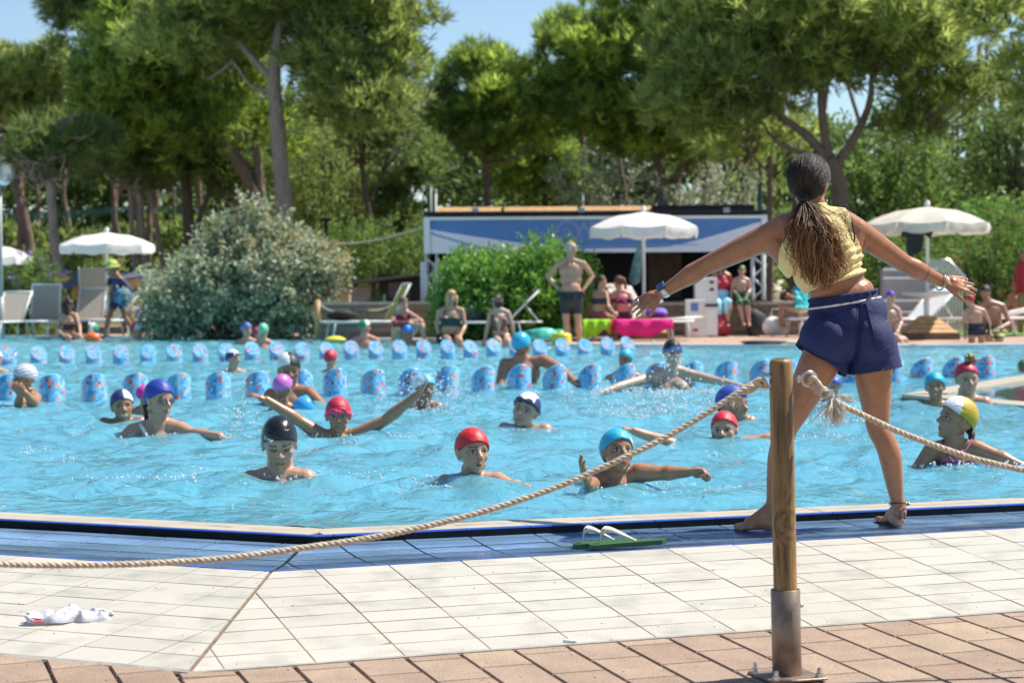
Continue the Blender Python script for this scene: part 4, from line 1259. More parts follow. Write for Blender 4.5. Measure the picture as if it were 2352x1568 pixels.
for i, (vx, v0) in enumerate(((988, 430), (1000, 440), (1337, 448), (1518, 440), (1745, 425))):
 p = at(vx, v0, 43.5); mb = MB(); mb.tube([(0, 0, 0), (0, 0, p.z)], .05 if i % 2 == 0 else .035, n=8); mb.ball((0, 0, p.z), .05, 8, 4)
 tag(mb.build('pole', GREENP if i != 1 else mat('grey_paint2', (.30, .32, .29), .5), None, (p.x, 43.5, 0)), ['dark green pole at the stage corner', 'pale thin pole beside the green corner pole', 'green pole rising behind the middle of the banner', 'green pole behind the umbrella peak', 'dark pole behind the dark tarp end'][i], 'pole', 'poles behind the stage')
# low wall of brown planks and a stone wall under the stage
def plank_wall(name, label, vx0, vx1, vtop, Y, m, rows, bl, cat='low wall', dy1=0, cap=True):
 a = at(vx0, vtop, Y); b = at(vx1, vtop, Y + dy1)
 base = Vector((a.x, Y, 0)); d = Vector((b.x - a.x, dy1, 0)); L = d.length; ux = d.normalized(); rz = math.atan2(ux.y, ux.x)
 r = thing(name, label, cat, base, rz)
 hh = a.z / rows
 mb = MB(); mb.box((L / 2, .16, a.z / 2), (L, .26, a.z - .01)); mb.build('core', m, r)
 shared = {}
 for i in range(rows):
  x = -(.5 * bl if i % 2 else 0)
  while x < L:
   x0 = max(0, x); x1 = min(L, x + bl)
   if x1 - x0 > .05:
    key = round(x1 - x0, 3)
    if key not in shared:
     mb = MB(); mb.box((0, 0, 0), (x1 - x0 - .012, .05, hh - .012)); shared[key] = mb.mesh('brick'); shared[key].materials.append(m)
    o = bpy.data.objects.new('brick', shared[key]); C.objects.link(o); o.parent = r
    o.location = ((x0 + x1) / 2, .012 + random.uniform(-.008, .008), hh * (i + .5))
   x += bl
 if cap:
  mb = MB(); mb.box((L / 2, .14, a.z + .025), (L + .04, .4, .05)); mb.build('coping_slab', mat('slab', (.42, .38, .33), .7, var=.2), r)
 return r
plank_wall('low_wall', 'low brown block wall behind the yellow lounger', 735, 1080, 700, 39.3, mat('brown_block', (.23, .16, .115), .85, var=.3, scale=3, bump=.3), 5, .62)
plank_wall('low_wall', 'low shaded block wall under the stage front', 1335, 1835, 702, 39.3, mat('grey_block', (.20, .165, .135), .85, var=.3, scale=3, bump=.3), 5, .62)
# black hut beside the stage
p0 = at(872, 690, 46); p1 = at(980, 640, 46)
hut = thing('hut', 'low black hut with sloping roof beside the stage post', 'hut', (p0.x, 46, 0))
w_ = p1.x - p0.x
mb = MB(); mb.add([(0, 0, 0), (w_, 0, 0), (w_, 0, p1.z), (0, 0, p0.z + .62), (0, 2.5, 0), (w_, 2.5, 0), (w_, 2.5, p1.z), (0, 2.5, p0.z + .62)], [(0, 1, 2, 3), (5, 4, 7, 6), (4, 0, 3, 7), (1, 5, 6, 2), (3, 2, 6, 7)])
mb.build('wall', BLACK, hut)
mb = MB(); mb.box((w_ * .42, -.02, p0.z + .2), (.5, .03, .42)); mb.build('window', mat('dark_glass', (.02, .02, .03), .1), hut)
mb = MB(); mb.bar((-.7, 1.2, p0.z + .42), (w_ + .1, 1.2, p1.z + .12), 2.9, .06); mb.build('roof', mat('grey_roof', (.16, .14, .12), .8, var=.2), hut)
p = at(835, 700, 43); mb = MB()
q = at(880, 676, 43); mb.add([(0, 0, 0), (q.x - at(790, 700, 43).x, 0, 0), (q.x - at(790, 700, 43).x, 0, q.z), (.45, 0, q.z - .15), (0, .8, 0), (q.x - at(790, 700, 43).x, .8, 0), (q.x - at(790, 700, 43).x, .8, q.z), (.45, .8, q.z - .15)], [(0, 1, 2, 3), (4, 7, 6, 5), (3, 2, 6, 7), (1, 5, 6, 2), (0, 3, 7, 4)])
tag(mb.build('green_tarp', mat('tarp_green', (.02, .10, .055), .5), None, (at(790, 700, 43).x, 43, 0)), 'dark green tarpaulin covering something low beside the hut', 'tarpaulin')
p = at(772, 672, 45); mb = MB(); mb.box((0, 0, p.z / 2), (.62, .5, p.z)); mb.box((0, -.02, p.z + .03), (.68, .6, .05))
tag(mb.build('crate', mat('tan_board', (.42, .34, .20), .7), None, (p.x, 45, 0)), 'tan wooden crate standing between shrub and tarpaulin', 'crate')
p = at(812, 660, 46.5); mb = MB(); mb.box((0, 0, p.z / 2), (.8, .05, p.z))
tag(mb.build('board', mat('grey_board', (.40, .38, .37), .7, var=.15), None, (p.x, 46.5, 0)), 'pale grey board leaning behind the tan crate', 'board')

# ---------------------------------------------------------------- parasols
def parasol(label, vx, vtop, vrim, Y, Rr, rz=0, dirty=False, tilt=0):
 top = at(vx, vtop, Y); rim = at(vx, vrim, Y)
 r = thing('parasol', label, 'parasol', (top.x, Y, .045), rz, 'white parasols on the poolside')
 zt = top.z - .045; zr = rim.z - .045
 N = 8; m_ = CANVAS if not dirty else mat('worn_canvas', (.70, .66, .56), .8, var=.2, scale=5, trans=.3)
 prof = [(0, zt), (.25, zt - .05), (.5, zt - (zt - zr) * .28), (.75, zt - (zt - zr) * .58), (1.0, zr)]
 for k in range(N):
  mb = MB(); mb.smooth = True
  a0, a1 = 2 * PI * k / N, 2 * PI * (k + 1) / N
  vs_ = []; M_ = 6
  for q, z in prof:
   for j in range(M_ + 1):
    t = j / M_; a = a0 + (a1 - a0) * t
    sag = math.sin(PI * t)
    rr = Rr * q * (1 - .055 * sag * q)
    vs_.append((rr * math.cos(a), rr * math.sin(a), z - .035 * sag * q))
  fs = [(i * (M_ + 1) + j, i * (M_ + 1) + j + 1, (i + 1) * (M_ + 1) + j + 1, (i + 1) * (M_ + 1) + j) for i in range(len(prof) - 1) for j in range(M_)]
  mb.add(vs_, fs)
  mb.build('canopy_panel', m_, r)
  # hanging valance of this panel
  mb = MB(); mb.smooth = True; vs_ = []
  for dz, out in ((0, 1.0), (-.07, 1.015), (-.165, 1.0 + random.uniform(-.02, .03))):
   for j in range(M_ + 1):
    t = j / M_; a = a0 + (a1 - a0) * (.015 + .97 * t); sag = math.sin(PI * t)
    rr = Rr * (1 - .055 * sag) * (out + .012 * math.sin(j * 2.3 + k))
    vs_.append((rr * math.cos(a), rr * math.sin(a), zr - .035 * sag + dz - (.015 * math.sin(j * 1.7 + k * 2) if dz < -.1 else 0)))
  fs = [(i * (M_ + 1) + j, i * (M_ + 1) + j + 1, (i + 1) * (M_ + 1) + j + 1, (i + 1) * (M_ + 1) + j) for i in range(2) for j in range(M_)]
  mb.add(vs_, fs); mb.build('valance', m_, r)
  mb = MB(); mb.bar((0, 0, zt - .04), (Rr * .97 * math.cos(a0), Rr * .97 * math.sin(a0), zr + .0), .018); mb.build('rib', WMETAL, r)
 mb = MB(); mb.tube([(0, 0, 0), (0, 0, zt + .02)], .032, n=10); mb.build('pole', WMETAL, r)
 mb = MB(); mb.ball((0, 0, zt + .06), .045, 10, 6); mb.tube([(0, 0, zt), (0, 0, zt + .06)], .05, n=8); mb.build('finial', WMETAL, r)
 return r
um = parasol('white parasol standing among the pines behind the walking woman', 245, 533, 562, 43.0, 1.0, .2)
parasol('white parasol beside the standing bald man, over the two sitting women', 1478, 486, 522, 37.0, 1.04, .35)
parasol('worn cream parasol with a dark shirt hung from its edge', 2130, 474, 513, 35.2, 1.12, .1, True)
parasol('white parasol cut off by the picture edge near the lamp post', -30, 560, 590, 45.0, 1.0, .1)
# pyramid bases and round trays
def pyramid(label, vx, Y, w):
 x = at(vx, 760, Y).x
 r = thing('pyramid_stand', label, 'parasol stand', (x, Y, .045), 0, 'wooden parasol bases')
 mb = MB(); mb.box((0, 0, .06), (w, w, .12)); mb.build('plinth', WOODD, r)
 h = .42; hw = w / 2 - .02; tw = .11
 for k in range(4):
  M = Matrix.Rotation(k * PI / 2, 3, 'Z')
  for j in range(4):
   z0 = .125 + (h - .12) * j / 4; z1 = .125 + (h - .12) * (j + 1) / 4 - .008
   f0 = hw - (hw - tw) * j / 4; f1 = hw - (hw - tw) * (j + 1) / 4
   mb = MB(); mb.add([M @ Vector(v) for v in ((-f0, -f0, z0), (f0, -f0, z0), (f1, -f1, z1), (-f1, -f1, z1), (-f0 + .02, -f0 + .02, z0), (f0 - .02, -f0 + .02, z0), (f1 - .02, -f1 + .02, z1), (-f1 + .02, -f1 + .02, z1))], [(0, 1, 2, 3), (1, 5, 6, 2), (4, 0, 3, 7), (3, 2, 6, 7), (0, 4, 5, 1)])
   mb.build('slat', WOODO, r)
pyramid('wooden slatted pyramid base under the worn cream parasol', 2130, 35.2, .95)
pyramid('wooden slatted pyramid base behind the pink towel', 1478, 37.0, .95)
def tray(label, vx, vy, Y, rr):
 p = at(vx, vy, Y); mb = MB(); mb.lathe([(.04, -.16), (.06, -.1), (rr, -.03), (rr, 0), (rr - .02, 0), (rr - .03, -.02), (.04, -.02)], 20); mb.tube([(0, 0, -.6), (0, 0, -.05)], .05, n=8)
 tag(mb.build('tray_table', WHITE, None, p), label, 'tray table', 'tray tables on parasol poles')
tray('round white tray table on the pole of the worn parasol', 2128, 672, 35.15, .42)
tray('round tray table holding a bottle behind the outstretched hand', 1478, 690, 36.95, .36)
p = at(1536 - 1, 664, 36.9); p = at(1478 - 42, 664, 36.8)
p = at(2300 / 1.7415 + 30 + 130, 660, 36.8)
bt = thing('bottle', 'white sun cream bottle with orange cap on the tray table', 'bottle', at(1535 - 2, 690, 36.8) if False else at(1474 - 38, 690, 36.8) * 1)
mb = MB(); mb.lathe([(0, 0), (.045, 0), (.045, .16), (.03, .19)], 12); mb.build('body', WHITE, bt)
mb = MB(); mb.lathe([(.034, .19), (.034, .25), (0, .25)], 12); mb.build('cap', mat('orange_plastic', (.75, .28, .03), .4), bt)
# folded dark umbrella hanging by the pole
p0 = at(1471, 558, 36.7); p1 = at(1455, 655, 36.7)
mb = MB(); mb.tube([p0 - p1, (p0 - p1) * .9, (p0 - p1) * .5, (p0 - p1) * .1, (0, 0, 0)], [.015, .05, .09, .11, .02], n=10)
tag(mb.build('folded_umbrella', mat('teal_cloth', (.10, .22, .22), .7, var=.5, scale=9), None, p1), 'folded dark teal beach umbrella hanging at the parasol pole', 'beach umbrella')
# dark shirt hung from the worn parasol
p = at(2110, 512, 34.4)
mb = MB(); mb.smooth = True
sv = [(-.24, 0), (-.30, -.22), (-.2, -.26), (-.21, -.50), (-.05, -.56), (.06, -.48), (.1, -.2), (.21, -.28), (.27, -.1), (.2, 0), (.07, -.03), (-.05, -.04)]
n_ = len(sv)
mb.add([(x, .015 * math.sin(x * 30), z) for x, z in sv] + [(x, .05 + .015 * math.sin(x * 30), z) for x, z in sv], [tuple(range(n_)), tuple(range(2 * n_ - 1, n_ - 1, -1))] + [(i, i + n_, (i + 1) % n_ + n_, (i + 1) % n_) for i in range(n_)], False)
tag(mb.build('shirt', DARK, None, p), 'dark shirt hung from the rim of the worn parasol', 'shirt')

# ---------------------------------------------------------------- sun loungers (built lying along +x, feet end at x = 0)
def lounger(label, vx, vy, Y, rz, back=35, flap=None, col=TAUPE, print_=False, z0=.045):
 x = at(vx, vy, Y).x
 r = thing('sun_lounger', label, 'sun lounger', (x, Y, z0), rz, 'sun loungers on the poolside')
 L, w, h = 1.25, .64, .34
 for s_ in (-1, 1):
  mb = MB(); mb.tube([(0, s_ * w / 2, h), (L + .62, s_ * w / 2, h)], .022, n=6); mb.build('side_rail', WMETAL, r)
 for px in (.18, 1.45):
  for s_ in (-1, 1):
   mb = MB(); mb.tube([(px, s_ * (w / 2 - .01), h), (px + (.06 if px > 1 else -.06), s_ * (w / 2 - .01), 0)], .02, n=6); mb.build('leg', WMETAL, r)
 mb = MB(); mb.tube([(0, -w / 2, h), (0, w / 2, h)], .022, n=6); mb.build('crossbar', WMETAL, r)
 mb = MB(); mb.box((L / 2, 0, h + .012), (L, w - .03, .012)); mb.build('seat', col, r)
 a = R(back); D = Vector((math.cos(a), 0, math.sin(a))); P = Vector((L + .01, 0, h + .02)); BL_ = .78
 for s_ in (-1, 1):
  mb = MB(); mb.tube([P + Vector((0, s_ * (w / 2 - .02), 0)), P + D * BL_ + Vector((0, s_ * (w / 2 - .02), 0))], .02, n=6); mb.build('back_rail', WMETAL, r)
 mb = MB(); q = P + D * (BL_ / 2); mb.box(q, (BL_, w - .05, .014), Matrix.Rotation(-a, 3, 'Y')); bo = mb.build('backrest', col, r)
 mb = MB(); q = P + D * BL_; mb.tube([q + Vector((0, -w / 2, 0)), q + Vector((0, w / 2, 0))], .022, n=6); mb.build('crossbar', WMETAL, r)
 if back > 20:
  mb = MB(); q = P + D * BL_ * .55
  mb.tube([q + Vector((0, -w / 2 + .03, 0)), Vector((q.x + .25, -w / 2 + .03, h))], .014, n=5); mb.tube([q + Vector((0, w / 2 - .03, 0)), Vector((q.x + .25, w / 2 - .03, h))], .014, n=5); stuff(mb.build('back_props', WMETAL, r))
 if flap is not None:
  fa = R(flap); Fd = Vector((math.cos(fa), 0, math.sin(fa))); q0 = P + D * (BL_ + .02); q = q0 + Fd * .22
  mb = MB(); mb.box(q, (.44, w - .02, .012), Matrix.Rotation(-fa, 3, 'Y')); mb.build('sunshade', col, r)
  for s_ in (-1, 1):
   mb = MB(); mb.tube([q0 + Vector((0, s_ * w / 2, 0)), q0 + Fd * .46 + Vector((0, s_ * w / 2, 0))], .016, n=5); mb.build('shade_rail', WMETAL, r)
 if print_:
  text('DAVID GIOVANNI', P + D * (BL_ * .62) + Vector((-.02, -.22, 0)) , .06, mat('faded_print', (.36, .32, .26), .7), r, rot=(a, 0, -PI / 2 + PI), name='printed_name')
 return r
lounger('empty taupe lounger with upright back nearest the lamp post', 71, 740, 41.6, R(90), 76)
lounger('taupe lounger with its sunshade up behind the front one', 168, 740, 43.6, R(86), 62, 100)
lounger('taupe lounger turned aside behind the crouching bather', 128, 740, 42.6, R(22), 48)
lounger('lounger draped in yellow with a black bag on it', 742, 740, 37.6, R(17), 62, None, mat('yellow_towel', (.55, .50, .10), .85, var=.12, trans=.2))
lounger('lounger with its back raised between the two bikini women', 1003, 740, 35.9, R(8), 44)
lounger('low lounger under the lime and pink towels', 1348, 740, 35.4, R(3), 4)
lounger('lounger with steep back and sunshade behind the pink towel', 1565, 740, 37.2, R(128), 50, 8)
lounger('white lounger in the shade under the seated turquoise shirt', 1808, 740, 37.6, R(14), 6, None, WHITE)
lounger('lounger with a tilted sunshade catching light beside the purple cap', 2000, 740, 36.2, R(35), 38, 14, WHITE)
lounger('grey lounger behind the boy in dark trunks', 2140, 740, 36.8, R(12), 12)
lounger('lounger parked at the far right bank behind the crouching man', 2290, 740, 37.5, R(30), 40)
lounger('lounger half out of the picture beside the lamp post foot', -40, 740, 40.5, R(80), 50)

# towels, bags and beach gear
def drape(name, label, cat, vx0, vx1, Y, z, w, hang, m, seed, rz=0.0, group=None):
 """a towel laid over an edge: flat on top, wavy hem hanging towards the pool"""
 a = at(vx0, 740, Y).x; b = at(vx1, 740, Y).x; n_ = 22; r_ = random.Random(seed); ph = r_.uniform(0, 6)
 mb = MB(); mb.smooth = True; vs_ = []
 prof = [(w, 0), (w * .5, .012), (.02, .012), (-.012, -.015), (-.02, -hang * .5), (-.03, -hang)]
 for i in range(n_ + 1):
  t = i / n_; x = (b - a) * t
  hm = 1 + .28 * math.sin(t * 5 + ph) + .12 * math.sin(t * 13 + ph)
  for q, (dy, dz) in enumerate(prof):
   f = max(0, q - 2) / 3
   vs_.append((x, dy - f * .03 * math.sin(t * 17 + ph), dz * (hm if dz < -.02 else 1)))
 k = len(prof)
 mb.add(vs_, [(i * k + j, i * k + j + 1, (i + 1) * k + j + 1, (i + 1) * k + j) for i in range(n_) for j in range(k - 1)])
 o = mb.build(name, m, None, (a, Y, z)); o.rotation_euler = (0, 0, rz)
 md = o.modifiers.new('thick', 'SOLIDIFY'); md.thickness = .012
 return tag(o, label, cat, group)
drape('towel', 'lime green towel draped over the lounger end', 'towel', 1338, 1402, 35.05, .42, .6, .26, mat('lime_cloth', (.30, .62, .02), .85, var=.1), 1)
drape('towel', 'bright pink towel hanging along the lounger side', 'towel', 1412, 1546, 35.05, .42, .62, .24, mat('pink_cloth', (.78, .02, .22), .85, var=.1), 2)
drape('towel', 'red cloth between the lime and the pink towel', 'towel', 1395, 1418, 35.07, .41, .5, .2, mat('red_cloth', (.5, .02, .08), .85), 3)
def lump(name, label, cat, vx, vy, Y, r, m, seed, z=None, squash=1.0, handles=False):
 """a soft bag or bundle: a crumpled rounded body"""
 x = at(vx, vy, Y); rr = random.Random(seed); mb = MB(); mb.ball((0, 0, 0), r, 16, 10)
 mb.v = [tuple(Vector(v) * (1 + .10 * math.sin(v[0] * 17 / r[0] * .2 + seed) + .10 * math.sin(v[2] * 14 / r[2] * .25 + v[1] * 9 + seed * 2))) for v in mb.v]
 zz = r[2] * .92 + (z if z is not None else .045)
 if handles:
  mb.tube([(-r[0] * .4, 0, r[2] * .8), (-r[0] * .3, 0, r[2] * 1.5), (r[0] * .3, 0, r[2] * 1.5), (r[0] * .4, 0, r[2] * .8)], .012, n=5)
 return tag(mb.build(name, m, None, (x.x, Y, zz)), label, cat)
lump('beach_bag', 'black bag with white lettering lying on the yellow lounger', 'bag', 785, 730, 37.7, (.30, .20, .12), DARK, 1, z=.40)
lump('beach_bag', 'red patterned bag at the feet of the woman in the blue sarong', 'bag', 1651, 735, 38.4, (.3, .2, .24), mat('red_bag', (.33, .03, .05), .8, var=.5, scale=20), 2, handles=True)
lump('backpack', 'black and white backpack on the ground beside the boy', 'backpack', 1735, 730, 38.6, (.22, .18, .27), mat('pack', (.03, .03, .035), .7, var=.9, scale=7), 3, handles=True)
lump('shopping_bag', 'white plastic bag standing beside the shaded lounger', 'bag', 1781, 738, 38.0, (.22, .18, .22), WHITE, 4, handles=True)
lump('bundle', 'blue and purple towel bundle on top of the pink towel', 'towel', 1508, 706, 35.5, (.19, .17, .09), mat('bundle_cloth', (.16, .10, .42), .85, var=.8, scale=9), 5, z=.46)
lump('swim_ring', 'blue and green inflatable lying at the shrub foot', 'inflatable', 1240, 765, 34.6, (.3, .25, .13), mat('blue_green_vinyl', (.08, .45, .35), .3, var=.9, scale=4), 6)
lump('inflatable', 'green inflatable between the blue one and the bald man', 'inflatable', 1280, 768, 34.8, (.2, .2, .12), mat('green_vinyl', (.05, .42, .12), .3, var=.5, scale=5), 7)
mb = MB(); mb.lathe([(0, 0), (.16, .0), (.17, .05), (.16, .09), (.17, .13), (.15, .17), (0, .18)], 20)
tag(mb.build('bucket', mat('yellow_plastic', (.75, .55, .04), .35), None, (at(1290, 790, 33.6).x, 33.6, .05)), 'yellow and white toy bucket on the pool edge', 'toy')
lump('slippers', 'yellow slippers on the paving under the yellow lounger', 'slippers', 770, 765, 36.2, (.22, .14, .05), mat('yellow_rubber', (.7, .6, .05), .5), 8)
lump('swim_fins', 'dark pair of fins lying on the bank near the instructor', 'fins', 1755, 791, 32.2, (.42, .16, .035), DARK, 9)
lump('swim_fins', 'pale green cloth on the bank next to the dark fins', 'cloth', 1835, 789, 32.2, (.22, .12, .03), mat('pale_green', (.45, .55, .45), .8), 10)
lump('bag', 'grey and navy bag on the lounger behind the blonde woman', 'bag', 1083, 712, 36.4, (.2, .18, .22), mat('grey_navy', (.22, .24, .33), .8, var=.8, scale=7), 11, z=.36)
lump('cushion', 'colourful folded towel behind the walking woman', 'towel', 322, 715, 43.5, (.35, .3, .2), mat('lilac_cloth', (.40, .38, .55), .8, var=.3), 12, z=.3)
# bin-like white pillar and sign box in front of the shade
x = at(1621, 748, 38.2); h = at(1621, 640, 38.2).z
pil = thing('kiosk_pillar', 'white box pillar in the shade left of the seated woman', 'pillar', (x.x, 38.2, .045))
mb = MB(); mb.box((0, 0, h / 2), (.42, .35, h - .05), bev=.01); mb.build('body', WHITE, pil)
mb = MB(); mb.box((0, -.18, h * .52), (.44, .06, .05)); mb.box((.1, -.18, h * .78), (.08, .01, .05)); mb.box((.1, -.18, h * .9), (.08, .01, .05)); mb.build('slots', DARK, pil)
x = at(1596, 748, 38.0); mb = MB(); mb.box((0, 0, .36), (.36, .3, .72), bev=.01)
sg = thing('notice_box', 'small white notice box with a blue square standing by the pillar', 'notice', (x.x, 38.0, .045)); mb.build('body', WHITE, sg)
mb = MB(); mb.box((-.02, -.152, .58), (.14, .004, .16)); mb.build('printed_square', mat('print_blue', (.12, .25, .55), .5), sg)
mb = MB(); mb.box((0, -.152, .14), (.10, .004, .06)); mb.build('printed_mark', mat('print_red', (.5, .08, .12), .5), sg)

# lamp post with a glass globe
x = at(2, 690, 41.0); zc = at(14, 397, 41.0).z
lp = thing('lamp_post', 'slim grey lamp post topped by a clear glass globe', 'lamp post', (x.x, 41.0, 0))
mb = MB(); mb.tube([(0, 0, 0), (0, 0, zc - .2)], .045, n=10); mb.tube([(0, 0, 0), (0, 0, .9)], .07, n=10); mb.build('post', mat('grey_paint', (.30, .31, .31), .4), lp)
mb = MB(); mb.lathe([(.05, zc - .26), (.12, zc - .2), (.12, zc - .17), (.03, zc - .15), (.03, zc - .05), (.05, zc + .02), (0, zc + .06)], 14, (.1, 0, 0)); mb.build('lamp_holder', WHITE, lp)
def glass():
 m, nt, n, l, b = node_mat('globe_glass')
 tr = n.new('ShaderNodeBsdfTransparent'); tr.inputs[0].default_value = (.75, .8, .8, 1); gl = n.new('ShaderNodeBsdfGlossy'); gl.inputs['Roughness'].default_value = .05
 df = n.new('ShaderNodeBsdfTranslucent'); df.inputs[0].default_value = (.8, .85, .85, 1)
 lw = n.new('ShaderNodeLayerWeight'); lw.inputs[0].default_value = .35
 m1 = n.new('ShaderNodeMixShader'); m1.inputs[0].default_value = .5; l.new(tr.outputs[0], m1.inputs[1]); l.new(df.outputs[0], m1.inputs[2])
 m2 = n.new('ShaderNodeMixShader'); l.new(lw.outputs['Fresnel'], m2.inputs[0]); l.new(m1.outputs[0], m2.inputs[1]); l.new(gl.outputs[0], m2.inputs[2])
 l.new(m2.outputs[0], n['Material Output'].inputs['Surface']); return m
mb = MB(); mb.ball((.1, 0, zc), .215, 24, 16); mb.build('globe', glass(), lp)
# second thin lamp behind the silvery shrub
p = at(748, 510, 50); mb = MB(); mb.tube([(0, 0, 0), (0, 0, p.z)], .04, n=8); mb.lathe([(.05, p.z), (.17, p.z + .03), (.13, p.z + .1), (0, p.z + .12)], 12)
tag(mb.build('lamp_post', BLACK, None, (p.x, 50, 0)), 'short black garden lamp behind the silvery shrub', 'lamp post')
# sagging cable from the stage post
pts = []
for i in range(15):
 t = i / 14; p = at(700 + (972 - 700) * t, 555 - 33 * t ** 1.6 + 12 * math.sin(PI * t), 45 - 5 * t); pts.append(p - at(700, 555, 45))
mb = MB(); mb.tube(pts, .02, n=5); tag(mb.build('cable', mat('pale_cable', (.5, .48, .4), .6), None, at(700, 555, 45)), 'pale cable sagging from the stage corner towards the shrub', 'cable')
# small rope fence posts beside the lounger and shrub
for i, (vx, vy, Y, lab) in enumerate(((730, 735, 37.9, 'short wooden rope post at the edge of the silvery shrub'), (303, 735, 42.5, 'wooden rope post behind the walking woman'))):
 o = at(vx, vy, Y); t_ = at(vx, 690 if i == 0 else 702, Y).z; mb = MB(); mb.tube([(0, 0, 0), (0, 0, t_ - .045)], .055, n=10); mb.ball((0, 0, t_ - .045), (.055, .055, .02), 10, 4)
 tag(mb.build('fence_post', WOODO, None, (o.x, Y, .045)), lab, 'post', 'rope fence posts')
for (v0, v1, vm, Y, lab) in (((731, 697), (795, 712), 10, 37.9, 'thin rope running from the shrub post behind the black bag'), ((845, 712), (905, 698), 6, 37.8, 'thin rope running from the yellow lounger to the seated woman'), ((300, 700), (330, 730), 8, 42.5, 'pale rope sagging from the post to the silvery shrub')):
 pts = []
 for i in range(9):
  t = i / 8; pts.append(at(v0[0] + (v1[0] - v0[0]) * t, v0[1] + (v1[1] - v0[1]) * t + vm * math.sin(PI * t), Y))
 mb = MB(); mb.tube([p - pts[0] for p in pts], .018, n=5); tag(mb.build('rope', mat('pale_rope', (.55, .47, .36), .8), None, pts[0]), lab, 'rope')
# hut roof, playground frame and teal net on the side of the parasol
p0 = at(180, 648, 48); p1 = at(392, 626, 46)
sh = thing('shelter', 'low timber shelter with blue grey roof and orange fascia', 'shelter', (p0.x, 47, 0)); o0 = Vector((p0.x, 47, 0))
a, b = p0 - o0, p1 - o0
mb = MB(); mb.add([(a.x, -.8, a.z - .15), (b.x, -1.5, b.z - .35), (b.x, -1.5, b.z), (a.x, .6, a.z + .22), (b.x - .8, 2.4, b.z + .1)], [(0, 1, 2, 3), (3, 2, 4)]); mb.build('roof', mat('slate_roof', (.10, .12, .14), .7, var=.2), sh)
mb = MB(); mb.bar((a.x + .3, -.86, a.z - .22), (b.x + .05, -1.55, b.z - .16), .05, .2, (0, 0, 1)); mb.build('fascia', WOODO, sh)
for t in (.2, .55, .92):
 mb = MB(); q = a.lerp(b, t); mb.bar((q.x, -.7, 0), (q.x, -.7, q.z - .2), .12); mb.build('post', WOODD, sh)
pg = thing('play_frame', 'yellow blue and red climbing frame behind the flowering shrub', 'playground frame', (at(100, 690, 49).x, 49, 0)); o0 = Vector((at(100, 690, 49).x, 49, 0))
YEL = mat('yellow_play', (.75, .48, .02), .4); BLUEP = mat('blue_play', (.12, .35, .65), .4); REDP = mat('red_play', (.6, .12, .05), .4)
for v0, v1, w_, m_, nm in (((90, 690), (90, 630), .12, YEL, 'post'), ((116, 690), (116, 652), .1, YEL, 'post'), ((173, 690), (173, 632), .1, YEL, 'post'), ((205, 690), (205, 632), .08, YEL, 'post'), ((92, 658), (118, 658), .07, REDP, 'rail'), ((118, 645), (180, 638), .1, YEL, 'rail'), ((182, 641), (204, 641), .1, BLUEP, 'panel'), ((143, 644), (165, 644), .08, BLUEP, 'panel')):
 mb = MB(); mb.bar(at(*v0, 49) - o0, at(*v1, 49) - o0, w_); mb.build(nm, m_, pg)
def net_mat():
 m, nt, n, l, b = node_mat('teal_net'); b.inputs['Base Color'].default_value = (.03, .16, .14, 1); tr = n.new('ShaderNodeBsdfTransparent'); ms = n.new('ShaderNodeMixShader'); ms.inputs[0].default_value = .55
 l.new(tr.outputs[0], ms.inputs[1]); l.new(b.outputs[0], ms.inputs[2]); l.new(ms.outputs[0], n['Material Output'].inputs['Surface']); return m
mb = MB(); vs_ = []
for i in range(21):
 t = i / 20; vx = -60 + 640 * t; c_ = 480 + 10 * math.sin(t * 7) + 12 * t
 vs_ += [at(vx, c_ - 7, 61.5), at(vx, c_ + 9, 61.5)]
o0 = vs_[0].copy(); mb.add([v - o0 for v in vs_], [(2 * i, 2 * i + 1, 2 * i + 3, 2 * i + 2) for i in range(20)])
tag(mb.build('fence_net', net_mat(), None, o0), 'strip of teal fence netting strung between the far pine trunks', 'netting')

# slide stairs, railing and grey wall at the right
gw = thing('grey_wall', 'grey panelled wall with white bands behind the purple cap', 'wall', (at(2030, 740, 38.6).x, 38.6, .0)); o0 = Vector((at(2030, 740, 38.6).x, 38.6, 0))
w_ = at(2150, 740, 38.6).x - o0.x; zt = at(2100, 618, 38.6).z
mb = MB(); mb.box((w_ / 2, .2, zt / 2), (w_, .36, zt)); mb.build('panel', mat('grey_panel', (.30, .29, .30), .7, var=.1), gw)
for vy in (638, 690, 716, 745, 618):
 mb = MB(); mb.box((w_ / 2, 0, at(2100, vy, 38.6).z), (w_ + .02, .05, .05)); mb.build('band', WHITE, gw)
rl = thing('railing', 'grey metal railing of upright bars climbing beside the wall', 'railing', (at(2165, 740, 39.4).x, 39.4, 0)); o0 = Vector((at(2165, 740, 39.4).x, 39.4, 0))
for vx in range(2132, 2215, 7):
 tp = at(vx, 598 + max(0, (vx - 2175)) * .9, 39.4) - o0; mb = MB(); mb.bar((tp.x, 0, .05), (tp.x, 0, tp.z), .03); mb.build('bar', STEEL, rl)
mb = MB(); mb.tube([at(2130, 598, 39.4) - o0, at(2178, 597, 39.4) - o0, at(2215, 635, 39.4) - o0, at(2222, 690, 39.4) - o0], .03, n=6); mb.build('handrail', STEEL, rl)
mb = MB(); mb.add([(0, 0, 0), (9, -1.5, 0), (9, 6, 0), (0, 6, 0)], [(0, 1, 2, 3)])
g_ = struct(mb.build('lawn', mat('lawn', (.13, .24, .04), .9, var=.3, scale=3), None, (at(2200, 760, 37.5).x, 37.9, .05)))

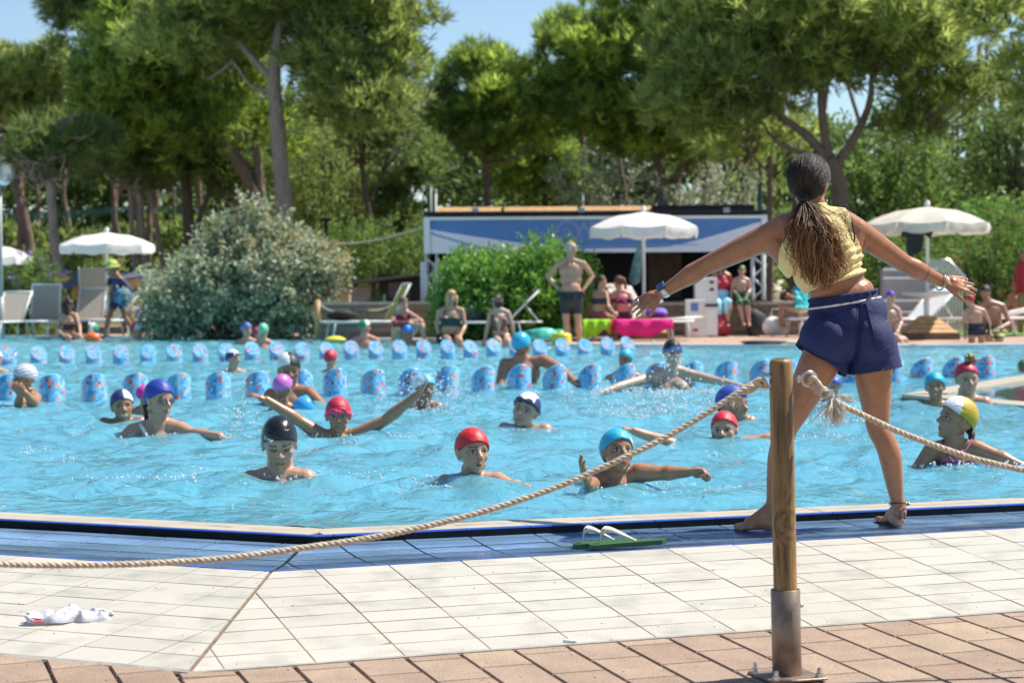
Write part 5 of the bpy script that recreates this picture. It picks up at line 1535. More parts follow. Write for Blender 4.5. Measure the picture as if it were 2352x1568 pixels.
# ---------------------------------------------------------------- rope post in the foreground
PY = 5.29
for _ in range(30):
 PX = at(1808, 1556, PY).x; PZ = brick_z(PX, PY); PY = atz(1808, 1556, PZ).y
def wood_mat():
 m, nt, n, l, b = node_mat('post_wood')
 tc = n.new('ShaderNodeTexCoord'); mp = n.new('ShaderNodeMapping'); mp.inputs['Scale'].default_value = (1, 1, .09)
 l.new(tc.outputs['Object'], mp.inputs['Vector'])
 # two knots bend the grain
 co = n.new('ShaderNodeVectorMath'); co.operation = 'ADD'
 acc = mp.outputs[0]
 for kx, kz, amt in ((-.018, .40, .035), (.012, .43, .02)):
  ds = n.new('ShaderNodeVectorMath'); ds.operation = 'DISTANCE'; ds.inputs[1].default_value = (kx, -.03, kz); l.new(tc.outputs['Object'], ds.inputs[0])
  g = n.new('ShaderNodeMapRange'); g.inputs['From Min'].default_value = 0; g.inputs['From Max'].default_value = .06; g.inputs['To Min'].default_value = amt; g.inputs['To Max'].default_value = 0; g.interpolation_type = 'SMOOTHSTEP'
  l.new(ds.outputs['Value'], g.inputs['Value'])
  cb_ = n.new('ShaderNodeCombineXYZ'); l.new(g.outputs[0], cb_.inputs[0]); l.new(g.outputs[0], cb_.inputs[2])
  ad = n.new('ShaderNodeVectorMath'); l.new(acc, ad.inputs[0]); l.new(cb_.outputs[0], ad.inputs[1]); acc = ad.outputs[0]
 w = n.new('ShaderNodeTexNoise'); w.inputs['Scale'].default_value = 75; w.inputs['Detail'].default_value = 4; w.inputs['Distortion'].default_value = .5; l.new(acc, w.inputs['Vector'])
 w2 = n.new('ShaderNodeTexNoise'); w2.inputs['Scale'].default_value = 22; w2.inputs['Detail'].default_value = 2; l.new(acc, w2.inputs['Vector'])
 av = n.new('ShaderNodeMath'); av.operation = 'MULTIPLY_ADD'; av.inputs[1].default_value = .5; l.new(w.outputs['Fac'], av.inputs[0])
 hf = n.new('ShaderNodeMath'); hf.operation = 'MULTIPLY'; hf.inputs[1].default_value = .5; l.new(w2.outputs['Fac'], hf.inputs[0]); l.new(hf.outputs[0], av.inputs[2])
 cr = n.new('ShaderNodeValToRGB'); cr.color_ramp.elements[0].position = .36; cr.color_ramp.elements[0].color = (.10, .055, .018, 1); cr.color_ramp.elements[1].position = .62; cr.color_ramp.elements[1].color = (.36, .215, .075, 1)
 e = cr.color_ramp.elements.new(.5); e.color = (.27, .155, .05, 1)
 l.new(av.outputs[0], cr.inputs['Fac']); l.new(cr.outputs[0], b.inputs['Base Color']); b.inputs['Roughness'].default_value = .5
 bp = n.new('ShaderNodeBump'); bp.inputs['Strength'].default_value = .25; bp.inputs['Distance'].default_value = .003; l.new(av.outputs[0], bp.inputs['Height']); l.new(bp.outputs[0], b.inputs['Normal'])
 return m
post = thing('rope_post', 'round wooden rope post in a worn steel sleeve on the bricks', 'post', (PX, PY, PZ))
lean = R(-1.0)
LM = Matrix.Rotation(lean, 3, 'Y')
ztop = (at(1795, 824, PY).z - PZ)
rw = 54 * K / F * PY / 2; rs = 67.5 * K / F * PY / 2; zs = (at(1806, 1352, PY).z - PZ)
mb = MB(); mb.lathe([(rw, .02), (rw, ztop - .012), (rw - .003, ztop - .005), (rw - .008, ztop), (0, ztop + .001)], 40); mb.v = [tuple(LM @ Vector(v)) for v in mb.v]
mb.build('wood', wood_mat(), post)
mb = MB(); mb.lathe([(rw - .009, ztop + .0015), (rw * .5, ztop + .003), (0, ztop + .003)], 30); mb.v = [tuple(LM @ Vector(v)) for v in mb.v]
mb.build('weathered_top', mat('weathered_end', (.10, .085, .07), .9, var=.5, scale=60, bump=.5), post)
mb = MB(); mb.lathe([(rs - .002, .004), (rs, .006), (rs, zs - .001), (rs - .0015, zs), (rs - .004, zs - .0005), (rs - .005, zs - .01), (rs - .005, .01)], 40); mb.v = [tuple(LM @ Vector(v)) for v in mb.v]
mb.build('steel_sleeve', STEELD, post)
mb = MB(); mb.box((0, 0, .006), (.155, .155, .007), R(18.6), bev=.0015); mb.build('base_plate', STEELD, post)
for q in range(4):
 a = R(18.6) + PI / 4 + q * PI / 2
 mb = MB(); c = (.088 * math.cos(a), .088 * math.sin(a), .010); mb.lathe([(.013, 0), (.013, .002), (.0105, .002), (.0105, .010), (.006, .011), (.006, .02), (.004, .024), (0, .025)], 6 if q % 2 else 12, c, smooth=False); mb.build('bolt', STEEL, post)
mb = MB(); mb.lathe([(0, .006), (.004, .005), (.006, 0), (.006, -.002)], 10, (rs, 0, .19), Matrix.Rotation(PI / 2, 3, 'Y')); mb.build('rivet', STEEL, post)
ze = at(1795, 872, PY).z - PZ
eyeL = Vector((-rw - .026, -.004, ze - .003)); eyeR = Vector((rw + .028, -.004, ze + .002))
for s_, e in ((-1, eyeL), (1, eyeR)):
 mb = MB(); pts = [e + Vector((.019 * math.cos(a), .006 * math.cos(a) * s_, .0185 * math.sin(a))) for a in np.linspace(0, 2 * PI, 25)[:-1]]
 mb.tube(pts, .0042, n=8, closed=True); mb.build('eye_ring', STEEL, post)
 mb = MB(); mb.tube([Vector((s_ * (rw - .004), -.003, e.z)), Vector((s_ * (rw + .008), -.003, e.z))], .0055, n=8); mb.lathe([(.0095, 0), (.0095, .006)], 6, (s_ * (rw - .001), -.003, e.z), Matrix.Rotation(s_ * PI / 2, 3, 'Y'), smooth=False); mb.build('eye_bolt', STEEL, post)

# ---------------------------------------------------------------- ropes
def rope_mat():
 m, nt, n, l, b = node_mat('hemp_rope')
 tc = n.new('ShaderNodeTexCoord'); ns = n.new('ShaderNodeTexNoise'); ns.inputs['Scale'].default_value = 90; ns.inputs['Detail'].default_value = 5
 l.new(tc.outputs['Object'], ns.inputs['Vector']); cr = n.new('ShaderNodeValToRGB')
 cr.color_ramp.elements[0].position = .3; cr.color_ramp.elements[0].color = (.42, .335, .24, 1); cr.color_ramp.elements[1].position = .7; cr.color_ramp.elements[1].color = (.74, .64, .50, 1)
 l.new(ns.outputs['Fac'], cr.inputs['Fac']); l.new(cr.outputs[0], b.inputs['Base Color']); b.inputs['Roughness'].default_value = .85
 bp = n.new('ShaderNodeBump'); bp.inputs['Strength'].default_value = .6; bp.inputs['Distance'].default_value = .002; l.new(ns.outputs['Fac'], bp.inputs['Height']); l.new(bp.outputs[0], b.inputs['Normal'])
 return m
ROPE = rope_mat()
ROPEW = mat('rope_fray', (.70, .62, .50), .9, var=.1, scale=60)
def resample(pts, step):
 P = [Vector(p) for p in pts]; out = [P[0].copy()]; 
 acc = 0.0
 for a, b in zip(P[:-1], P[1:]):
  L = (b - a).length; t = step - acc
  while t <= L:
   out.append(a.lerp(b, t / L)); t += step
  acc = L - (t - step)
 return out
def smooth_path(pts, sub=12):
 P = [Vector(p) for p in pts]; out = []
 for i in range(len(P) - 1):
  p0 = P[max(0, i - 1)]; p1 = P[i]; p2 = P[i + 1]; p3 = P[min(len(P) - 1, i + 2)]
  for k in range(sub):
   t = k / sub
   out.append(.5 * ((2 * p1) + (p2 - p0) * t + (2 * p0 - 5 * p1 + 4 * p2 - p3) * t * t + (3 * p1 - p0 - 3 * p2 + p3) * t ** 3))
 return out + [P[-1]]
def twisted(root, path, r, pitch, hand=1, n_=7, name='strand'):
 """three strands laid round each other along a path"""
 P = resample(path, pitch / 14)
 u = (P[1] - P[0]).orthogonal().normalized()
 tr = [[], [], []]
 for i, p in enumerate(P):
  t = (P[min(i + 1, len(P) - 1)] - P[max(i - 1, 0)]).normalized()
  u = (u - t * u.dot(t)).normalized(); w = t.cross(u)
  for k in range(3):
   a = hand * 2 * PI * i / 14 + k * 2 * PI / 3
   tr[k].append(p + (u * math.cos(a) + w * math.sin(a)) * r * .50)
 for k in range(3):
  mb = MB(); mb.tube(tr[k], r * .56, n=n_); mb.build(name, ROPE, root)
RR = .0080
def knot(root, c, d, up, size, seed):
 """a lumpy stopper knot: a rope coiled over itself"""
 r_ = random.Random(seed); d = Vector(d).normalized(); w = d.cross(Vector(up)).normalized(); v = w.cross(d)
 pts = []
 for i in range(34):
  t = i / 33; a = t * 2 * PI * 2.6
  pts.append(Vector(c) + d * (size * 2.2 * (t - .5) + .25 * size * math.sin(a * 1.5)) + (w * math.cos(a) + v * math.sin(a)) * size * (.52 + .1 * math.sin(a * 2 + seed)))
 mb = MB(); mb.tube(pts, RR * .72, n=8); mb.build('knot', ROPE, root)
def fray(root, c, d, L, n_, seed, spread):
 r_ = random.Random(seed); mb = MB(); d = Vector(d).normalized()
 for i in range(n_):
  o = Vector((r_.gauss(0, 1), r_.gauss(0, 1), r_.gauss(0, .5))) * spread
  e = d * L * r_.uniform(.6, 1.1) + o * 2.4
  mb.tube([Vector(c) + o * .35, Vector(c) + o + d * L * .35 + Vector((0, 0, .003)), Vector(c) + o * .9 + e * .75, Vector(c) + e], [.0022, .002, .0016, .0007], n=4, caps=False)
 stuff(mb.build('frayed_end', ROPEW, root))
Pw = Vector((PX, PY, PZ))
rl_ = thing('rope', 'twisted pale rope sagging from the post across to the lower picture corner', 'rope', Pw, 0, 'ropes tied to the post')
# measured in the photograph, coming a little nearer towards the picture edge
mL = [(1728, 884), (1690, 905), (1640, 938), (1580, 975), (1500, 1019), (1400, 1066), (1300, 1110), (1200, 1146), (1100, 1177), (1000, 1203), (900, 1225), (800, 1243), (700, 1257), (600, 1271), (500, 1283), (400, 1290), (300, 1295), (200, 1297), (100, 1297), (0, 1295), (-120, 1289), (-300, 1272)]
def ropeY(vx, y0, slope): return PY - .01 + (vx - 1795) * K / 370 * slope
path = [at(x, y, ropeY(x, PY, .22)) - Pw for x, y in mL]
twisted(rl_, smooth_path(path, 6), RR, .046)
a, b = at(1690, 905, PY - .012) - Pw, eyeL
knot(rl_, a.lerp(b, .45), b - a, (0, 0, 1), .017, 1); knot(rl_, a.lerp(b, .75), b - a, (0, 1, 0), .013, 3)
mb = MB(); mb.tube(smooth_path([a, a.lerp(b, .6) + Vector((0, -.01, .012)), b + Vector((-.006, -.014, .004)), b + Vector((.004, 0, -.016)), b + Vector((-.008, .012, -.006)), a.lerp(b, .5) + Vector((0, .008, -.012))], 8), RR * .7, n=8); mb.build('loop', ROPE, rl_)
fray(rl_, at(1690, 910, PY - .02) - Pw, (.1, -.2, -1), .03, 26, 5, .0045)
rr_ = thing('rope', 'twisted pale rope with frayed tassel running from the post to the picture edge', 'rope', Pw, 0, 'ropes tied to the post')
mR = [(1902, 912), (1930, 928), (1990, 957), (2050, 985), (2110, 1009), (2170, 1031), (2230, 1051), (2290, 1066), (2352, 1080), (2450, 1097), (2600, 1112)]
path = [at(x, y, PY - .01 + (x - 1795) * K / 370 * .12) - Pw for x, y in mR]
twisted(rr_, smooth_path(path, 6), RR, .044)
a, b = at(1905, 914, PY - .012) - Pw, eyeR
knot(rr_, a.lerp(b, .28), b - a, (0, 0, 1), .015, 7); knot(rr_, a.lerp(b, .55), b - a, (0, 1, 0), .017, 8); knot(rr_, a.lerp(b, .8), b - a, (0, 0, 1), .012, 9)
mb = MB(); mb.tube(smooth_path([a, a.lerp(b, .6) + Vector((0, -.01, .012)), b + Vector((.006, -.014, .004)), b + Vector((-.004, 0, -.016)), b + Vector((.008, .012, -.006)), a.lerp(b, .5) + Vector((0, .008, -.012))], 8), RR * .7, n=8); mb.build('loop', ROPE, rr_)
c_ = at(1916, 912, PY - .03) - Pw
mb = MB(); mb.lathe([(RR * 1.25, -.007), (RR * 1.3, 0), (RR * 1.25, .007)], 12, at(1912, 914, PY - .012) - Pw, Matrix.Rotation(PI / 2 - .4, 3, 'Y')); mb.box(at(1908, 902, PY - .02) - Pw, (.013, .012, .016)); mb.build('cable_tie', WHITE, rr_)
fray(rr_, at(1912, 915, PY - .02) - Pw, (.12, -.1, -1), .062, 80, 6, .0065)
fray(rr_, at(1922, 908, PY - .02) - Pw, (1, -.1, -.35), .035, 22, 11, .003)

# ---------------------------------------------------------------- flip-flops at the gutter's edge
FLIP = mat('green_rubber', (.022, .085, .02), .6, var=.1); STRAP = mat('pale_strap', (.55, .52, .42), .4)
def flipflop(label, vx0, vx1, vy, dY):
 p0 = atz(vx0, vy, -.03); Y = p0.y + dY
 p0 = at(vx0, vy, Y); p1 = at(vx1, vy - 9, Y + .03); L = (p1 - p0).length
 r = thing('flip_flop', label, 'flip-flop', p0, math.atan2((p1 - p0).y, (p1 - p0).x), 'green flip-flops at the gutter')
 out = [(0, .0), (.02, .035), (.09, .047), (.5, .036), (.75, .033), (.93, .03), (1.0, .008), (1.0, -.008), (.93, -.03), (.75, -.033), (.5, -.036), (.09, -.047), (.02, -.035)]
 poly = [(x * L, y) for x, y in out][::-1]
 mb = MB(); mb.prism(poly, [0 + .012 * (p[0] / L) for p in poly], [.014 + .014 * (p[0] / L) for p in poly]); mb.build('sole', FLIP, r)
 mb = MB(); mb.prism([(x * .985 + .002, y * .96) for x, y in poly], [.0085 + .014 * (p[0] / L) for p in poly], [.0105 + .014 * (p[0] / L) for p in poly]); 
 for s_ in (-1, 1):
  mb = MB(); pts = smooth_path([(.14 * L, 0, .02), (.17 * L, s_ * .004, .052), (.26 * L, s_ * .018, .062), (.42 * L, s_ * .033, .048), (.60 * L, s_ * .036, .026)], 6)
  vs_ = []
  for i, p in enumerate(pts):
   t = i / (len(pts) - 1); w = .004 + .008 * math.sin(PI * min(1, t * 1.1))
   vs_ += [p + Vector((-.25 * w, s_ * -.3 * w, w)), p + Vector((.2 * w, s_ * .5 * w, -w * .6)), p + Vector((0, s_ * .004, 0))]
  k = len(pts); mb.add(vs_, [(3 * i + q, 3 * i + (q + 1) % 3, 3 * i + 3 + (q + 1) % 3, 3 * i + 3 + q) for i in range(k - 1) for q in range(3)], True)
  so = mb.build('strap', STRAP, r)
 return r
flipflop('green flip-flop with pale straps lying behind its twin', 1316, 1470, 1256, .05)
ff = flipflop('green flip-flop with lettered pale straps lying nearest the tiles', 1352, 1530, 1258, -.02)
text('navaianas', (.098, -.032, .051), .0125, mat('strap_print', (.05, .06, .05), .6), ff, rot=(PI / 2, R(16), R(6)), name='strap_lettering')
# ---------------------------------------------------------------- crumpled white cloth
pc = atz(160, 1352, deck_z(-1.55, 6.1)); pc = Vector((at(160, 1352, 5.92).x, 5.92, 0)); pc.z = deck_z(pc.x, pc.y)
cl = thing('cloth', 'crumpled white cloth with a red tag on the cream tiles', 'cloth', pc)
mb = MB(); mb.smooth = True; nx, ny = 110, 56; vs_ = []
r_ = random.Random(5)
fr = [(r_.uniform(5, 13), r_.gauss(.3, .5), r_.uniform(0, 6.28), r_.uniform(.4, 1)) for _ in range(9)] + [(r_.uniform(16, 30), r_.gauss(.2, .8), r_.uniform(0, 6.28), r_.uniform(.1, .3)) for _ in range(10)]
for j in range(ny + 1):
 for i in range(nx + 1):
  u = i / nx * 2 - 1; v = j / ny * 2 - 1
  prof = (1 - abs(v) ** 3) ** .55; env = (1 - abs(u) ** 4.0) ** .5
  neck = 1 - .35 * math.exp(-((u - .18) / .12) ** 2)
  w = .062 * (.45 + .55 * env) * neck * (1 + .15 * math.sin(4 * u + 1))
  x = u * .122 + .006 * math.sin(7 * v + 3 * u); y = v * w + .014 * math.sin(2.2 * u + .4)
  q = sum(a_ * (1 - 2 * abs(math.sin(f_ * (u * math.cos(t_) + v * math.sin(t_) * .55) * .5 + p_))) for f_, t_, p_, a_ in fr) / 3.2
  hgt = .040 * prof * (.55 + .45 * env) * (1 - .25 * math.exp(-((u - .2) / .1) ** 2))
  z = max(.0008, hgt * (1 + .36 * q))
  z *= 1 - .72 * math.exp(-(((u + .60) / .20) ** 2 + ((v + .35) / .45) ** 2)) - .5 * math.exp(-(((u - .66) / .22) ** 2 + ((v + .3) / .4) ** 2))
  vs_.append((x, y, z))
mb.add(vs_, [(j * (nx + 1) + i, j * (nx + 1) + i + 1, (j + 1) * (nx + 1) + i + 1, (j + 1) * (nx + 1) + i) for j in range(ny) for i in range(nx)], True)
mb.build('fabric', mat('white_cotton', (.62, .62, .67), .9, var=.03, trans=.2, bump=.2, bscale=260), cl)
mb = MB(); mb.box((-.083, -.058, .008), (.036, .002, .013), Matrix.Rotation(R(-35), 3, 'X') @ Matrix.Rotation(R(4), 3, 'Y')); tg = mb.build('red_tag', mat('tag_red', (.55, .02, .03), .6), cl)
text('yamamay', (-.099, -.0612, .0055), .0085, WHITE, cl, rot=(PI / 2 - R(20), 0, 0), name='tag_lettering')
# ---------------------------------------------------------------- litter: a bent twig, a scrap of shell, some dry needles
tw = smooth_path([atz(1450, 1271, deck_z(.55, 6.3)), atz(1480, 1284, deck_z(.6, 6.2)), atz(1487, 1295, deck_z(.6, 6.1)), atz(1500, 1289, deck_z(.65, 6.15)), atz(1530, 1290, deck_z(.7, 6.15)), atz(1568, 1295, deck_z(.8, 6.15))], 4)
for p in tw: p.z = deck_z(p.x, p.y) + .003
mb = MB(); mb.tube([p - tw[0] for p in tw], .0016, n=4); tag(mb.build('twig', mat('twig', (.16, .10, .06), .8), None, tw[0]), 'thin bent twig lying on the cream tiles below the flip-flops', 'twig')
p = atz(1310, 1477, -.135); mb = MB(); mb.ball((0, 0, .004), (.022, .009, .006), 10, 5); tag(mb.build('shell', WHITE, None, (p.x, p.y, brick_z(p.x, p.y))), 'white scrap of shell in the joint between tiles and bricks', 'shell')
mb = MB(); r_ = random.Random(9)
for k in range(170):
 vx, vy = r_.uniform(0, 2352), r_.uniform(1262, 1560); q = atz(vx, vy, -.1); on = True
 P = q - CC; d = P.dot(BR) if P.dot(SN) > 0 else P.dot(BL)
 if d < .04: continue
 z = deck_z(q.x, q.y) if d < DECKW else brick_z(q.x, q.y)
 a = r_.uniform(0, PI); L = r_.uniform(.002, .008); mb.box((q.x, q.y, z + .001), (L, .0016, .0012), a)
stuff(mb.build('debris', mat('debris', (.12, .08, .05), .9), None))
# ================================================================ people
dg = None
def skin_mat():
 m, nt, n, l, b = node_mat('skin')
 at_ = n.new('ShaderNodeAttribute'); at_.attribute_name = 'Col'
 tc = n.new('ShaderNodeTexCoord'); ns = n.new('ShaderNodeTexNoise'); ns.inputs['Scale'].default_value = 28; ns.inputs['Detail'].default_value = 6
 l.new(tc.outputs['Object'], ns.inputs['Vector'])
 mr = n.new('ShaderNodeMapRange'); mr.inputs['From Min'].default_value = .3; mr.inputs['From Max'].default_value = .7; mr.inputs['To Min'].default_value = .88; mr.inputs['To Max'].default_value = 1.1
 l.new(ns.outputs['Fac'], mr.inputs['Value'])
 sc_ = n.new('ShaderNodeVectorMath'); sc_.operation = 'SCALE'; l.new(at_.outputs['Color'], sc_.inputs[0]); l.new(mr.outputs[0], sc_.inputs['Scale'])
 l.new(sc_.outputs[0], b.inputs['Base Color'])
 b.inputs['Roughness'].default_value = .36; b.inputs['Specular IOR Level'].default_value = .5
 b.inputs['Subsurface Weight'].default_value = .12; b.inputs['Subsurface Radius'].default_value = (.010, .004, .002); b.inputs['Subsurface Scale'].default_value = 1.0
 n2 = n.new('ShaderNodeTexNoise'); n2.inputs['Scale'].default_value = 190; n2.inputs['Detail'].default_value = 3
 l.new(tc.outputs['Object'], n2.inputs['Vector']); bp = n.new('ShaderNodeBump'); bp.inputs['Strength'].default_value = .12; bp.inputs['Distance'].default_value = .003
 l.new(n2.outputs['Fac'], bp.inputs['Height']); l.new(bp.outputs[0], b.inputs['Normal'])
 return m
SKIN = skin_mat()
def cap_mat(name, rough, bump, sc_=18):
 m, nt, n, l, b = node_mat(name)
 at_ = n.new('ShaderNodeAttribute'); at_.attribute_name = 'Col'; l.new(at_.outputs['Color'], b.inputs['Base Color'])
 tc = n.new('ShaderNodeTexCoord'); ns = n.new('ShaderNodeTexNoise'); ns.inputs['Scale'].default_value = sc_; ns.inputs['Detail'].default_value = 3; ns.inputs['Distortion'].default_value = 1.5
 mp = n.new('ShaderNodeMapping'); mp.inputs['Scale'].default_value = (1, 1, 3); l.new(tc.outputs['Object'], mp.inputs['Vector']); l.new(mp.outputs[0], ns.inputs['Vector'])
 bp = n.new('ShaderNodeBump'); bp.inputs['Strength'].default_value = bump; bp.inputs['Distance'].default_value = .01; l.new(ns.outputs['Fac'], bp.inputs['Height']); l.new(bp.outputs[0], b.inputs['Normal'])
 b.inputs['Roughness'].default_value = rough
 return m
CAPF = cap_mat('fabric_cap', .5, .6, 14); CAPS = cap_mat('silicone_cap', .25, .6, 10)
HAIRM = cap_mat('hair', .42, .5, 60); HAIRM.node_tree.nodes['Principled BSDF'].inputs['Specular IOR Level'].default_value = .4
CLOTH = cap_mat('swim_fabric', .6, .3, 25)

def remesh(mb, vox, it=3, fac=.5):
 me = mb.mesh('tmp'); o = bpy.data.objects.new('tmp', me); C.objects.link(o)
 md = o.modifiers.new('r', 'REMESH'); md.mode = 'VOXEL'; md.voxel_size = vox; md.use_smooth_shade = True
 ms = o.modifiers.new('s', 'SMOOTH'); ms.factor = fac; ms.iterations = it
 d = bpy.context.evaluated_depsgraph_get(); d.update()
 out = bpy.data.meshes.new_from_object(o.evaluated_get(d))
 C.objects.unlink(o); bpy.data.objects.remove(o); bpy.data.meshes.remove(me)
 return out
def co_of(me):
 a = np.empty(len(me.vertices) * 3, np.float32); me.vertices.foreach_get('co', a); return a.reshape(-1, 3)
def set_col(me, col, domain='POINT'):
 a = me.attributes.new('Col', 'FLOAT_COLOR', domain)
 c = np.ones((len(col), 4), np.float32); c[:, :3] = col; a.data.foreach_set('color', c.ravel())

def limb(mb, a, b, c, ra, rb, rc, n_=12, mid=None, belly=1.0):
 """two-bone limb a-b-c with tapering flesh"""
 a, b, c = Vector(a), Vector(b), Vector(c)
 pts = [a, a.lerp(b, .35), a.lerp(b, .75), b, b.lerp(c, .28), b.lerp(c, .62), b.lerp(c, .88), c]
 rr = [ra, ra * .93, (ra + rb * 2) / 3.05, rb, rb * 1.06 * belly, (rb * belly + rc) / 2.05, rc * 1.1, rc]
 mb.tube(pts, rr, n=n_)
 mb.ball(a, ra, n_, 8); mb.ball(b, rb * .99, n_, 8); mb.ball(c, rc, n_, 6)
def hand(mb, w, d, nrm, s=1.0, spread=.22, curl=.35, thumb=1, fist=False):
 """palm, four unequal fingers and a thumb. d: pointing direction; nrm: back of the hand; thumb: +1 / -1 side"""
 w = Vector(w); d = Vector(d).normalized(); nrm = Vector(nrm); nrm = (nrm - d * nrm.dot(d)).normalized(); sd_ = d.cross(nrm)
 P = .082 * s
 kn = []
 for k in range(4):
  off = (k - 1.5) / 1.5
  base = w + d * .012 * s + sd_ * off * .016 * s
  kp = w + d * (P * (1.0 - .05 * off * off - .04 * (off * thumb < 0) * abs(off))) + sd_ * off * .031 * s
  mb.tube([base, base.lerp(kp, .55) + nrm * .003 * s, kp], [.0145 * s, .0145 * s, .0112 * s], n=8); mb.ball(kp, .0115 * s, 8, 6); kn.append((kp, off))
 mb.ball(w + d * .045 * s - nrm * .004 * s, (.03 * s,) * 3, 8, 6)
 for kp, off in kn:
  rank = off * thumb   # +1 index side .. -1 little finger
  Lf = {1: .070, .33: .080, -.33: .074, -1: .056}[min((1, .33, -.33, -1), key=lambda q: abs(q - rank))] * s
  dd = (d + sd_ * off * spread).normalized(); p = kp; c_ = curl * random.uniform(.8, 1.2) if not fist else 1.35
  for q, (fl, r_) in enumerate(((.45, .0098), (.30, .0088), (.25, .0078))):
   dd = (Matrix.Rotation(-c_ * (.7 if q == 0 else 1.0), 3, sd_) @ dd) if True else dd
   e = p + dd * Lf * fl; mb.tube([p, e], [r_ * s, r_ * .92 * s], n=8); mb.ball(e, r_ * .93 * s, 8, 6); p = e
 t0 = w + d * .018 * s + sd_ * thumb * .018 * s; td = (d * .75 + sd_ * thumb * (.75 if not fist else .2) - nrm * .25).normalized()
 t1 = t0 + td * .036 * s; td2 = (td + d * .35 - (nrm * .5 if fist else nrm * .1)).normalized(); t2 = t1 + td2 * .030 * s; t3 = t2 + td2 * .024 * s
 mb.tube([t0, t1, t2, t3], [.0150 * s, .0120 * s, .0105 * s, .0085 * s], n=8); mb.ball(t3, .0087 * s, 8, 6)
def frame(yaw=0, pitch=0, roll=0):
 """head axes: columns side, forward, up. yaw 0 faces the camera, + turns the face to the picture's right; pitch + looks up; roll + tips the crown to the right"""
 y, p, r_ = R(yaw), R(pitch), R(roll)
 f = Vector((math.sin(y) * math.cos(p), -math.cos(y) * math.cos(p), math.sin(p)))
 u = Vector((-math.sin(y) * math.sin(p), math.cos(y) * math.sin(p), math.cos(p)))
 s = f.cross(u)
 if r_:
  q = Matrix.Rotation(r_, 3, Vector((0, 1, 0))); f, u, s = q @ f, q @ u, q @ s
 return Matrix((s, f, u)).transposed()
CR_C = Vector((0, -.06, .12)); CR_R = (.335, .425, .385)
def head(mb, c, h, M, ears=True, female=False, jaw=1.0):
 c = Vector(c); P = lambda v: c + M @ (Vector(v) * h)
 def el(v, r, n_=16, m_=10): mb.ball(P(v), (r[0] * h, r[1] * h, r[2] * h), n_, m_, M)
 el(CR_C, CR_R, 20, 14)
 el((0, .085, -.10), (.265, .275, .33)); el((0, .115, -.29), (.195 * jaw, .215, .185)); el((0, .235, -.405), (.085 * jaw, .085, .075))
 for s in (-1, 1):
  el((s * .155, .205, -.10), (.11, .105, .105)); el((s * .13, .16, -.25), (.10, .12, .13))
  mb.tube([P((s * .215, .225, .055)), P((s * .12, .315, .075)), P((s * .03, .325, .055))], [.04 * h, .048 * h, .042 * h], n=8)
  el((s * .132, .262, -.005), (.068, .055, .05), 10, 8)
  el((s * .048, .365, -.135), (.04, .045, .034), 10, 8)
  if ears:
   el((s * .325, -.03, -.03), (.035, .075, .125), 10, 8); el((s * .345, -.06, .01), (.025, .06, .085), 10, 8)
 mb.tube([P((0, .325, .05)), P((0, .365, -.02)), P((0, .425, -.11))], [.034 * h, .036 * h, .052 * h], n=10); mb.ball(P((0, .425, -.115)), .053 * h, 10, 8)
 mb.tube([P((-.085, .305, -.262)), P((0, .345, -.252)), P((.085, .305, -.262))], [.022 * h, .034 * h, .022 * h], n=8)
 mb.tube([P((-.075, .30, -.300)), P((0, .338, -.305)), P((.075, .30, -.300))], [.022 * h, .036 * h, .022 * h], n=8)
